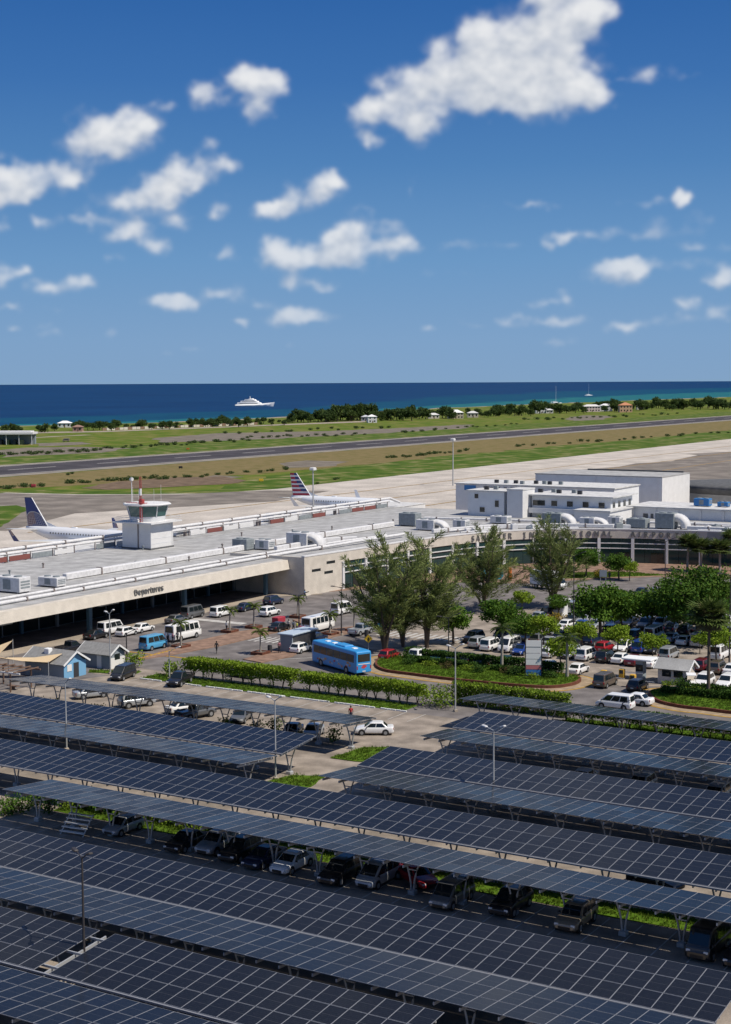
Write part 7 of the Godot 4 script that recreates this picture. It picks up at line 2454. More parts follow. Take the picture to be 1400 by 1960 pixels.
	["sedan","black",-157.88,-179.04,179.5,"black sedan parked in the drop-off lane under the canopy","vehicles in drop-off lane under the canopy"],
	["hatchback","white",-155.46,-183.47,180.5,"white hatchback parked in the drop-off lane under the canopy","vehicles in drop-off lane under the canopy"],
	["sedan","white",-155.64,-187.64,181.5,"white sedan parked in the drop-off lane under the canopy","vehicles in drop-off lane under the canopy"],
	["pickup","black",-152.92,-167.67,179.0,"black pickup parked in the drop-off lane under the canopy","vehicles in drop-off lane under the canopy"],
	["sedan","grey",-156.43,-197.38,180.0,"grey sedan parked in the drop-off lane under the canopy","vehicles in drop-off lane under the canopy"],
	["van","grey",-157.6,-203.22,181.0,"grey van parked in the drop-off lane under the canopy","vehicles in drop-off lane under the canopy"],
	["minivan","white",-154.31,-206.92,178.5,"white minivan parked in the drop-off lane under the canopy","vehicles in drop-off lane under the canopy"],
	["sedan","navy",-154.4,-214.22,179.5,"navy sedan parked in the drop-off lane under the canopy","vehicles in drop-off lane under the canopy"],
	["suv","navy",-154.36,-222.75,180.5,"navy SUV parked in the drop-off lane under the canopy","vehicles in drop-off lane under the canopy"],
	["van","sky",-144.0,-176.01,178.5,"sky-blue van parked in the outer drop-off lane","vehicles in outer drop-off lane"],
	["minibus","white",-145.47,-185.07,179.5,"white minibus next to the sky-blue van in the outer drop-off lane","vehicles in outer drop-off lane"],
	["suv","white",-147.35,-211.47,180.5,"white SUV parked in the outer drop-off lane","vehicles in outer drop-off lane"],
	["sedan","black",-137.01,-199.32,181.5,"black sedan parked in the outer drop-off lane","vehicles in outer drop-off lane"],
	["minibus","white",-131.38,-201.95,179.0,"white minibus next to the black sedan in the outer drop-off lane","vehicles in outer drop-off lane"],
	["sedan","navy",-126.31,-193.68,180.0,"navy sedan parked in the outer drop-off lane","vehicles in outer drop-off lane"],
	["hatchback","white",-123.26,-184.86,181.0,"white hatchback parked in the outer drop-off lane","vehicles in outer drop-off lane"],
	["pickup","silver",-123.72,-202.64,178.5,"silver pickup parked in the outer drop-off lane","vehicles in outer drop-off lane"],
	["van","white",-137.58,-219.08,179.5,"white van parked in the outer drop-off lane","vehicles in outer drop-off lane"],
	["minivan","white",-68.36,-171.44,-90,"white minivan driving past the hedge beside the gate","vehicles along the roads"],
	["sedan","white",-67.15,-174.91,-92,"white sedan with its tail to the brick island beside the white minivan","vehicles along the roads"],
	["minivan","black",-132.95,-156.0,12,"black minivan at the mouth of the carport driveway by the huts","vehicles along the roads"],
	["pickup","black",-123.8,-156.73,14,"black pickup with silver windscreen beside the hedge end","vehicles along the roads"],
	["sedan","silver",-128.42,-144.45,150,"silver sedan glimpsed under the single slim solar carport","vehicles along the roads"],
	["suv","silver",-119.95,-143.21,150,"silver SUV glimpsed under the single slim solar carport","vehicles along the roads"],
	["sedan","white",-112.86,-143.5,160,"white sedan glimpsed under the single slim solar carport","vehicles along the roads"],
	["pickup","grey",-109.65,-141.71,165,"dark grey pickup below the single slim solar carport","vehicles along the roads"],
	["sedan","grey",-103.95,-143.05,20,"grey sedan in the sun gap below the single slim solar carport","vehicles along the roads"],
	["sedan","navy",-94.4,-139.68,20,"navy sedan in the shade below the single slim solar carport","vehicles along the roads"],
	["sedan","silver",-92.22,-140.65,20,"silver sedan beside the navy one in carport shade","vehicles along the roads"],
	["sedan","white",-86.95,-145.16,-60,"white sedan parked in the sun at the grass verge","vehicles along the roads"],
	["suv","silver",-119.32,-165.04,-93,"silver SUV seen between hedge stems on the drop-off road","vehicles along the roads"],
	["sedan","red",-57.67,-102.83,60,"red car catching sun behind the long solar carport","vehicles along the roads"],
	["suv","black",-40.85,-111.22,75,"black SUV roof showing beside the forked carport posts","vehicles along the roads"],
	["sedan","white",-58,-137.2,0,"white sedan in deep shade under the solar carport by the pole","vehicles along the roads"],
	["suv","silver",-52,-137.2,0,"silver SUV in deep shade under the solar carport by the pole","vehicles along the roads"],
	["suv","silver",-44.5,-137.2,0,"silver SUV in deep shade near the carport edge","vehicles along the roads"],
	["van","tan",-719.34,-788.9,-60,"tan airfield van on the dirt track beyond the runway","vehicles along the roads",0.1],
]
const TREES := [
	["bright",-80.44,-202.37,1.0,"young bright green tree over the red hatchback"],
	["bright",-86.72,-204.61,1.0,"young bright green tree above the navy SUV"],
	["bright",-74.88,-201.8,0.95,"young bright green tree above the silver minivan"],
	["bright",-66.35,-203.94,1.15,"young bright green tree beside the fan palm with a shaggy skirt"],
	["bright",-91.77,-201.73,1.15,"young bright green tree above the white cars by the sign board"],
	["bright",-82.94,-188.35,1.0,"young bright green tree next to the palm by the sign board"],
	["bright",-71.58,-212.22,0.6,"tiny bright green tree at the corner of the silver van"],
	["green",-107.01,-202.34,1.0,"shade tree right behind the feathery tree trunks"],
	["green",-101.47,-207.62,1.05,"bright-topped shade tree above the white vans"],
	["green",-95.98,-204.4,0.8,"shade tree touching the bright-topped one above the vans"],
	["bright",-109.38,-231.84,0.9,"young tree on the lot edge facing the forecourt road"],
	["green",-88.61,-215.98,1.5,"dense dark shade tree in the middle of the car park"],
	["green",-86.4,-219.43,1.2,"dark shade tree joined to the dense one in the car park"],
	["green",-83.37,-223.37,1.15,"low spreading shade tree over the silver SUVs"],
	["broad",-74.82,-220.57,1.22,"largest spreading tree, above the black SUVs and fan palm"],
	["broad",-82.42,-231.4,0.72,"spreading tree beside the black lamp post at the lot edge"],
	["green",-83.44,-253.15,1.0,"round tree in front of the fan palms by the terminal"],
	["green",-77.92,-246.27,0.9,"round tree at the lot edge past the largest tree"],
	["green",-120.26,-285.07,0.95,"shade tree before the lettered terminal front"],
	["green",-112.9,-284.48,0.9,"shade tree on the forecourt lawn"],
	["bright",-110.49,-283.98,0.85,"small tree beside the forecourt lawn tree"],
	["green",-103.98,-234.87,0.6,"small tree beside the pale guard booth"],
]
const PALMS := [
	[-141.12,-179.05,3.4,"planter palm in front of the white minibus by the dark drop-off canopy","brick planter of the palm in front of the white minibus by the dark drop-off canopy"],
	[-143.03,-194.01,3.3,"planter palm with a person sitting under it","brick planter of the palm with a person sitting under it"],
	[-142.09,-199.32,3.3,"planter palm beside the white SUV in the drop-off lane","brick planter of the palm beside the white SUV in the drop-off lane"],
	[-142.0,-212.02,2.9,"planter palm with a whitewashed trunk before the projecting block","brick planter of the palm with a whitewashed trunk before the projecting block"],
	[-127.34,-180.26,3.0,"planter palm at the island tip by the dark box shelter","brick planter of the palm at the island tip by the dark box shelter"],
	[-127.68,-199.79,3.0,"planter palm beside the white minibus and black lamp post","brick planter of the palm beside the white minibus and black lamp post"],
	[-126.22,-204.68,3.2,"planter palm behind the silver pickup","brick planter of the palm behind the silver pickup"],
]
const FANS := [
	[-105.79,-304.88,5.6,0.24,"tallest fan palm before the grey end of the terminal",0,"pale_trunk"],
	[-102.74,-304.55,4.8,0.24,"fan palm between two others before the terminal",0,"pale_trunk"],
	[-98.79,-304.75,4.8,0.24,"fan palm before the terminal next to the round tree",0,"pale_trunk"],
	[-97.61,-309.39,6.4,0.24,"tall fan palm at the terminal end",0,"pale_trunk"],
	[-60.2,-181.92,10.4,0.2,"tall fan palm with a shaggy skirt of dead fronds by the gatehouse",16,"trunk"],
]
const POLES := [
	[-84.43,-160.18,7.8,false,"grey twin light pole rising from the bushes at the hedge end",-0.54,true],
	[-61.16,-123.59,7.81,false,"grey twin light pole piercing the solar carports by the driveway",-0.54,true],
	[-85.37,-123.25,8.11,false,"grey twin light pole at the lawn where two carports end",-0.54,true],
	[-112.04,-121.89,7.5,false,"grey light pole beside the single slim carport",-0.54,false],
	[-65.48,-72.45,9.25,true,"dark brown light pole standing in the open panel column",-0.54,true],
	[-136.63,-157.71,8.41,false,"twin light pole in front of the grey hut",-0.54,true],
	[-141.91,-167.4,3.82,true,"thin dark pole beside the sky-blue van",0,false],
	[-127.24,-158.84,3.85,false,"short grey pole on the pavement by the black pickup",0,false],
	[-125.93,-200.43,7.65,true,"black lamp post on the drop-off island before the projecting block",0,true],
	[-133.44,-199.65,5.9,true,"black lamp post behind the black sedan",0,true],
	[-90.39,-209.65,13.64,true,"tall black lamp post between the far car-park rows",0,true],
	[-94.78,-261.21,10.86,true,"tall black lamp post at the forecourt edge of the car park",0,true],
	[-64.36,-203.29,13.12,true,"tall black lamp post beside the white van near the fan palm",0,true],
	[-101.46,-190.41,6.07,true,"black lamp post behind the feathery trees",0,true],
	[-63.1,-160.39,3.32,true,"thin dark pole rising through the carport by the hedge",0,false],
]
const ISLAND_A := [
	[-108.46,-181.45],
	[-104.81,-177.71],
	[-99.9,-177.07],
	[-94.05,-176.64],
	[-88.7,-176.85],
	[-83.64,-177.36],
	[-79.82,-178.77],
	[-78.25,-182.43],
	[-79.37,-186.26],
	[-83.6,-187.22],
	[-88.26,-187.15],
	[-94.18,-187.77],
	[-99.93,-187.69],
	[-104.79,-187.27],
	[-109.95,-187.2],
]
const ISLAND_B := [
	[-67.89,-181.76],
	[-65.35,-177.35],
	[-61.74,-175.55],
	[-58.31,-175.48],
	[-53.99,-175.62],
	[-52.4,-180.92],
	[-57.02,-185.38],
	[-61.63,-184.97],
	[-65.98,-185.52],
]
const DROPS := [
	[[[-139.78,-167.99],[-138.21,-173.24],[-136.71,-182.73],[-136.38,-196.14],[-135.77,-201.18],[-139.64,-203.85],[-142.06,-194.09],[-142.34,-184.9],[-142.94,-179.2]]],
	[[[-126.96,-175.28],[-123.25,-174.58],[-122.13,-180.91],[-125.3,-191.31],[-126.09,-198.53],[-125.2,-206.55],[-127.66,-210.61],[-130.16,-204.94],[-128.6,-194.88],[-127.4,-185.93]]],
	[[[-141.22,-209.28],[-137.85,-213.77],[-132.15,-208.08],[-134.72,-204.18]]],
]
const PEOPLE := [
	[-133.56,-177.86,0.22,200,"walk",[0.02,0.02,0.025,0.02,0.02,0.025],"person in dark clothes walking across the drop-off road"],
	[-92.77,-149.61,0.22,30,"stand",[0.34,0.03,0.03,0.03,0.03,0.05],"person in a red shirt standing behind the single slim carport"],
	[-143.22,-193.43,0.34,150,"stand",[0.6,0.6,0.6,0.02,0.02,0.03],"person in a white shirt beside the planter palm"],
	[-153.0,-230.93,0.22,100,"walk",[0.12,0.18,0.3,0.03,0.04,0.07],"person in blue pushing bags past the projecting block"],
	[-125.24,-182.09,0.34,60,"stand",[0.3,0.12,0.14,0.03,0.03,0.04],"person in pink beside the dark box shelter"],
	[-121.57,-186.17,0.22,180,"walk",[0.03,0.05,0.12,0.02,0.03,0.06],"person in navy walking beside the tour coach"],
	[-135.42,-199.6,0.34,21,"stand",[0.55,0.5,0.45,0.02,0.02,0.02],"person in a pale shirt in the crowd behind the minibus"],
	[-134.18,-199.12,0.34,71,"wide",[0.06,0.08,0.12,0.02,0.02,0.03],"person in slate blue in the crowd behind the minibus"],
	[-133.11,-198.56,0.34,121,"stand",[0.5,0.5,0.08,0.03,0.03,0.04],"person in a yellow top in the crowd behind the minibus"],
	[-131.29,-196.72,0.34,181,"wide",[0.42,0.12,0.16,0.02,0.02,0.02],"person in a red top in the crowd behind the minibus"],
	[-130.58,-196.55,0.34,231,"stand",[0.35,0.1,0.2,0.03,0.03,0.05],"person in a pink top in the crowd behind the minibus"],
	[-143.78,-179.25,0.34,81,"stand",[0.03,0.03,0.04,0.02,0.02,0.03],"person in black waiting behind the white minibus"],
	[-144.02,-180.7,0.34,141,"wide",[0.3,0.15,0.2,0.02,0.02,0.03],"person in plum waiting beside the white minibus"],
	[-143.98,-181.8,0.34,191,"stand",[0.1,0.1,0.12,0.02,0.02,0.02],"person in grey waiting beside the white minibus"],
	[-124.08,-203.09,0.22,61,"stand",[0.45,0.36,0.1,0.03,0.03,0.03],"person in a yellow vest beside the silver pickup"],
	[-123.76,-203.84,0.22,121,"wide",[0.3,0.2,0.1,0.03,0.03,0.03],"person in a tan vest beside the silver pickup"],
	[-155.89,-179.99,0.22,91,"stand",[0.02,0.02,0.03,0.02,0.02,0.02],"person in black behind the white van at the drop-off"],
	[-114.26,-282.85,0.22,201,"walk",[0.05,0.05,0.07,0.03,0.03,0.05],"person in dark clothes on the brick forecourt"],
]
const SHRUBS := [
	[-103.2,-182.4,0,1.42,"round dark shrub at the front of the brick island near the tip"],
	[-97.2,-182.0,1,0.62,"bronze-leaved shrub at the front of the brick island"],
	[-92.4,-182.2,0,2.38,"round dark shrub at the middle front of the brick island"],
	[-87.2,-182.6,0,0.93,"round dark shrub beside the sign board posts"],
	[-88.6,-183.0,1,0.4,"bronze-leaved shrub beside the sign board"],
	[-108.2,-185.6,1,2.41,"bronze-leaved shrub at the rounded tip of the brick island"],
	[-106.0,-186.0,0,5.51,"round dark shrub at the rounded tip of the brick island"],
	[-82.4,-183.2,0,4.8,"dark shrub between sign board and palm"],
	[-94.6,-182.8,2,4.59,"yellow-green low shrub in the brick island"],
	[-100.4,-182.6,2,1.33,"yellow-green low shrub before the front hedge"],
	[-84.2,-181.9,2,3.22,"yellow-green low shrub at the foot of the sign board"],
	[-66.6,-185.6,2,1.66,"yellow-green shrub beside the gatehouse"],
	[-62.6,-183.2,2,1.04,"yellow-green shrub between the gatehouse island hedges"],
	[-57.8,-182.9,0,0.64,"round dark shrub between the gatehouse island hedges"],
	[-65.2,-187.2,0,1.29,"round dark shrub behind the gatehouse corner"],
]
const UNDER := [
	[-127.96,-135.39,1,3.68],
	[-126.79,-135.5,1,0.83],
	[-122.93,-135.88,0,2.03],
	[-119.89,-136.17,1,5.39],
	[-116.9,-136.46,0,2.0],
	[-109.6,-137.17,0,4.37],
	[-104.65,-137.66,0,4.22],
	[-102.56,-137.86,1,5.71],
	[-98.45,-138.26,1,0.94],
	[-95.42,-138.56,0,0.31],
	[-92.76,-138.81,0,3.04],
	[-99.79,-100.1,1,3.54],
	[-99.6,-100.92,1,2.3],
	[-99.05,-101.37,1,0.61],
	[-99.12,-103.52,1,4.05],
	[-96.79,-102.78,1,2.53],
	[-97.58,-105.41,1,1.6],
	[-95.51,-106.02,1,1.69],
	[-96.0,-104.55,0,4.25],
	[-94.1,-105.2,1,0.33],
	[-92.2,-104.9,1,0.83],
	[-90.3,-105.01,0,5.78],
	[-88.4,-105.2,0,5.37],
	[-86.5,-105.04,0,5.35],
	[-84.6,-105.09,0,3.0],
	[-82.7,-104.74,0,2.52],
	[-80.8,-104.88,0,4.21],
	[-97.51,-140.56,1,1.0],
	[-88.84,-139.72,1,2.0],
]
const SHORE := [
	[-900.37,-914.23,1,2.37,0.69,0],
	[-902.5,-925.57,3,4.28,0.68,0],
	[-896.3,-922.84,1,6.06,0.69,0],
	[-903.73,-935.2,4,5.08,0.48,0],
	[-890.65,-944.4,3,4.95,0.54,1],
	[-875.3,-934.33,4,1.38,0.76,1],
	[-891.12,-963.31,3,6.02,0.6,1],
	[-881.39,-977.81,0,3.44,0.7,2],
	[-919.21,-1024.51,4,2.91,0.75,2],
	[-891.97,-999.34,0,6.0,0.75,2],
	[-881.62,-994.17,2,5.37,0.6,2],
	[-898.21,-1014.87,2,2.25,0.56,2],
	[-869.75,-987.96,0,2.36,0.67,2],
	[-904.79,-1034.45,3,0.27,0.45,2],
	[-874.46,-1001.39,1,1.1,0.81,2],
	[-898.7,-1036.56,2,3.73,0.58,2],
	[-871.27,-1009.85,2,1.75,0.61,2],
	[-847.65,-985.99,1,2.88,0.65,2],
	[-882.18,-1031.52,1,5.65,0.83,2],
	[-886.53,-1038.9,2,1.11,0.72,3],
	[-867.18,-1028.09,0,6.1,0.48,3],
	[-862.01,-1030.01,2,5.47,0.38,3],
	[-870.33,-1044.52,4,3.11,0.42,3],
	[-863.13,-1041.45,3,5.54,0.68,3],
	[-863.38,-1046.36,2,2.05,0.77,3],
	[-839.28,-1028.56,1,4.55,0.56,3],
	[-866.48,-1066.55,0,0.82,0.38,3],
	[-841.33,-1044.95,3,2.92,0.48,3],
	[-833.47,-1036.35,2,4.71,0.69,3],
	[-826.97,-1037.57,1,3.6,0.77,3],
	[-851.08,-1077.68,4,1.0,0.56,4],
	[-857.23,-1093.14,0,5.56,0.31,4],
	[-849.86,-1097.8,3,4.91,0.75,5],
	[-865.16,-1121.79,4,3.05,0.52,5],
	[-861.16,-1121.33,3,3.6,0.68,5],
	[-852.33,-1112.22,2,0.88,0.43,5],
	[-851.4,-1116.35,3,2.27,0.72,5],
	[-839.68,-1105.85,1,0.35,0.59,5],
	[-836.45,-1109.77,0,5.85,0.8,5],
	[-840.02,-1116.69,1,4.27,0.52,5],
	[-828.35,-1107.91,2,1.01,0.45,5],
	[-842.53,-1129.13,1,2.85,0.88,6],
	[-867.56,-1170.03,3,3.34,0.87,6],
	[-846.19,-1146.51,0,6.03,0.8,6],
	[-829.28,-1127.83,0,2.0,0.62,6],
	[-842.52,-1151.05,1,2.96,0.61,6],
	[-850.19,-1168.79,3,4.98,0.72,6],
	[-808.55,-1114.08,3,5.04,0.74,6],
	[-819.91,-1137.95,2,3.97,0.51,6],
	[-816.61,-1139.13,3,2.63,0.85,6],
	[-852.12,-1205.48,3,2.38,0.58,7],
	[-824.85,-1171.92,1,5.18,0.35,7],
	[-850.33,-1213.16,2,6.08,0.62,7],
	[-817.19,-1178.23,2,5.16,0.59,7],
	[-810.64,-1170.81,2,0.26,0.3,7],
	[-839.73,-1224.31,2,5.75,0.37,7],
	[-805.5,-1182.51,0,3.76,0.48,7],
	[-809.45,-1189.16,3,0.61,0.48,7],
	[-834.79,-1232.98,3,3.94,0.45,7],
	[-859.15,-1274.1,3,5.54,0.85,8],
	[-845.88,-1257.18,1,3.05,0.58,8],
	[-849.55,-1271.78,3,3.4,1.24,8],
	[-864.47,-1299.81,1,2.16,0.64,8],
	[-860.96,-1295.91,0,5.78,1.16,8],
	[-843.92,-1274.29,0,3.68,0.97,8],
	[-833.36,-1266.15,3,4.69,1.01,8],
	[-845.46,-1288.82,1,2.42,0.8,8],
	[-853.75,-1307.87,2,0.88,0.63,8],
	[-844.07,-1295.46,2,0.08,0.68,8],
	[-841.25,-1296.84,3,4.7,1.1,8],
	[-843.88,-1306.71,3,2.12,1.2,8],
	[-825.65,-1286.45,0,1.43,1.01,8],
	[-825.58,-1288.91,4,4.13,0.66,8],
	[-841.18,-1318.87,0,0.74,0.84,8],
	[-826.19,-1301.37,1,3.69,0.84,8],
	[-863.19,-1344.37,2,5.62,1.04,9],
	[-827.57,-1295.43,0,1.07,1.25,9],
	[-868.7,-1362.33,2,3.82,1.06,9],
	[-868.59,-1369.74,3,0.27,1.08,9],
	[-844.07,-1333.44,4,0.63,1.5,9],
	[-826.41,-1310.13,2,1.06,1.61,9],
	[-853.3,-1358.92,1,1.16,1.53,9],
	[-860.6,-1374.95,1,2.97,0.96,9],
	[-836.48,-1345.05,3,2.74,1.6,9],
	[-846.03,-1362.66,1,1.48,1.59,9],
	[-817.48,-1322.43,4,5.26,1.18,9],
	[-833.63,-1352.8,0,5.52,0.88,9],
	[-830.32,-1354.99,3,0.94,1.64,9],
	[-825.85,-1353.16,2,2.62,1.04,9],
	[-839.17,-1380.31,4,1.91,1.19,9],
	[-839.48,-1382.57,3,3.18,1.54,9],
	[-838.08,-1386.44,1,2.36,0.95,9],
	[-825.44,-1372.03,2,4.87,1.64,9],
	[-855.49,-1414.44,0,4.91,1.32,10],
	[-832.22,-1383.8,0,3.03,1.34,10],
	[-803.91,-1345.19,0,2.7,1.05,10],
	[-828.47,-1389.8,3,0.53,0.92,10],
	[-800.08,-1352.53,4,2.48,0.97,10],
	[-821.07,-1391.25,1,0.15,0.96,10],
	[-813.63,-1391.2,2,1.36,1.12,10],
	[-796.55,-1366.23,4,0.5,1.2,10],
	[-835.1,-1441.67,2,4.29,0.89,10],
	[-797.96,-1382.24,0,6.05,1.27,10],
	[-798.09,-1388.1,4,3.3,0.74,10],
	[-782.55,-1368.31,1,5.16,1.28,10],
	[-817.48,-1435.61,3,4.35,1.02,10],
	[-774.14,-1371.67,2,2.68,1.2,10],
	[-845.4,-1494.21,4,2.2,1.42,11],
	[-818.77,-1451.39,2,2.02,0.92,11],
	[-818.27,-1460.85,4,5.61,1.05,11],
	[-796.41,-1427.64,0,5.69,0.86,11],
	[-811.51,-1462.4,1,5.48,1.25,11],
	[-785.0,-1421.38,3,6.16,1.08,11],
	[-813.0,-1487.93,0,2.71,0.86,11],
	[-810.83,-1491.76,2,4.09,0.69,11],
	[-815.34,-1504.9,0,5.12,0.83,11],
	[-793.82,-1475.12,1,3.19,1.27,11],
	[-791.46,-1479.18,2,6.11,1.25,11],
	[-775.28,-1458.71,1,3.29,1.09,11],
	[-755.55,-1428.7,3,1.32,0.7,11],
	[-840.06,-1627.2,3,3.2,0.79,12],
	[-814.42,-1588.88,4,4.03,0.61,12],
	[-824.88,-1621.28,1,4.48,0.82,12],
	[-788.79,-1559.66,3,4.53,0.5,12],
	[-772.14,-1534.82,0,5.32,0.56,12],
	[-762.32,-1524.43,1,0.92,0.78,12],
	[-784.79,-1584.16,1,5.54,1.02,12],
	[-776.72,-1573.14,2,1.55,0.79,12],
	[-775.78,-1579.83,4,5.45,1.02,12],
	[-811.22,-1643.25,4,0.78,0.65,13],
	[-808.55,-1642.84,1,4.17,1.27,13],
	[-829.72,-1700.21,4,0.87,0.74,13],
	[-814.66,-1675.41,4,5.06,0.97,13],
	[-773.65,-1602.31,1,5.68,0.65,13],
	[-799.57,-1660.94,1,0.67,1.35,13],
	[-769.81,-1608.33,2,4.47,0.87,13],
	[-771.5,-1622.34,4,4.94,0.73,13],
	[-765.15,-1618.25,3,2.3,1.21,13],
	[-780.81,-1662.91,2,1.7,0.7,13],
	[-744.58,-1599.09,3,2.96,0.78,13],
	[-791.1,-1702.07,1,2.72,0.64,13],
	[-824.36,-1781.15,3,5.49,1.5,14],
	[-829.73,-1805.47,1,3.77,0.8,14],
	[-787.82,-1718.16,3,1.94,1.43,14],
	[-800.38,-1756.65,1,1.95,0.76,14],
	[-824.2,-1820.1,1,5.71,1.39,14],
	[-811.47,-1806.36,2,6.13,0.81,14],
	[-807.34,-1799.23,2,2.1,1.05,14],
	[-811.83,-1819.69,1,0.37,0.96,14],
	[-768.72,-1734.07,4,5.05,1.33,14],
	[-808.32,-1840.19,1,0.13,0.85,14],
	[-764.55,-1746.89,1,6.0,1.03,14],
	[-810.02,-1864.17,4,2.18,0.84,14],
	[-803.27,-1857.82,3,2.09,0.92,14],
	[-761.26,-1767.08,0,5.69,0.99,14],
	[-802.38,-1872.56,1,4.76,1.24,14],
	[-738.29,-1740.01,3,3.89,0.85,14],
	[-821.7,-1967.98,3,6.09,0.84,15],
	[-772.35,-1858.54,3,4.82,0.74,15],
	[-791.49,-1914.63,3,3.59,1.13,15],
	[-804.73,-1957.63,4,0.05,1.28,15],
	[-762.08,-1863.91,1,5.03,0.83,15],
	[-784.11,-1926.97,1,0.91,1.39,15],
	[-778.67,-1923.77,4,5.03,0.86,15],
	[-755.91,-1883.78,3,4.11,1.53,15],
	[-751.37,-1878.23,4,3.08,1.45,15],
	[-747.21,-1951.06,0,5.85,1.51,16],
	[-746.95,-1960.69,4,1.59,0.89,16],
	[-763.16,-2017.8,3,2.69,1.1,16],
	[-757.44,-2007.07,4,5.37,0.81,16],
	[-756.88,-2023.96,1,3.3,0.84,16],
	[-787.95,-2125.26,3,2.38,1.52,16],
	[-784.53,-2125.42,3,0.27,1.16,16],
	[-768.81,-2092.4,2,4.15,1.09,16],
	[-757.42,-2078.27,3,1.29,1.23,16],
	[-712.04,-1961.35,3,3.74,0.86,16],
	[-702.3,-1954.74,1,3.88,0.84,16],
	[-758.05,-2118.8,3,4.91,1.26,16],
	[-733.22,-2065.72,4,5.15,1.17,16],
	[-744.18,-2084.31,1,0.9,0.78,17],
	[-754.11,-2129.6,2,1.77,1.37,17],
	[-735.51,-2082.25,4,5.05,1.1,17],
	[-713.16,-2030.29,4,5.78,1.45,17],
	[-759.07,-2177.19,4,5.96,0.8,17],
	[-736.55,-2134.55,3,0.27,1.3,17],
	[-721.77,-2097.85,2,3.66,0.74,17],
	[-702.36,-2058.29,1,0.84,1.25,17],
	[-689.56,-2032.15,0,6.06,1.22,17],
	[-722.12,-2136.52,3,1.38,1.03,17],
	[-706.79,-2116.21,2,0.73,1.51,17],
	[-734.85,-2205.41,3,5.11,1.56,17],
	[-679.7,-2057.91,0,4.29,1.57,17],
	[-682.77,-2075.41,4,2.6,1.38,17],
	[-669.59,-2050.04,0,1.66,1.31,17],
	[-680.64,-2100.07,2,5.97,1.3,17],
	[-660.87,-2048.98,1,5.28,1.09,17],
	[-658.53,-2060.98,2,5.58,0.94,17],
	[-679.58,-2139.14,4,1.23,0.99,17],
	[-693.46,-2201.85,0,0.07,1.35,17],
	[-809.15,-2037.89,0,2.85,1.07,18],
	[-835.43,-2124.43,4,3.71,0.89,18],
	[-787.25,-2015.95,1,5.06,0.73,18],
	[-784.91,-2020.75,4,2.28,0.8,18],
]
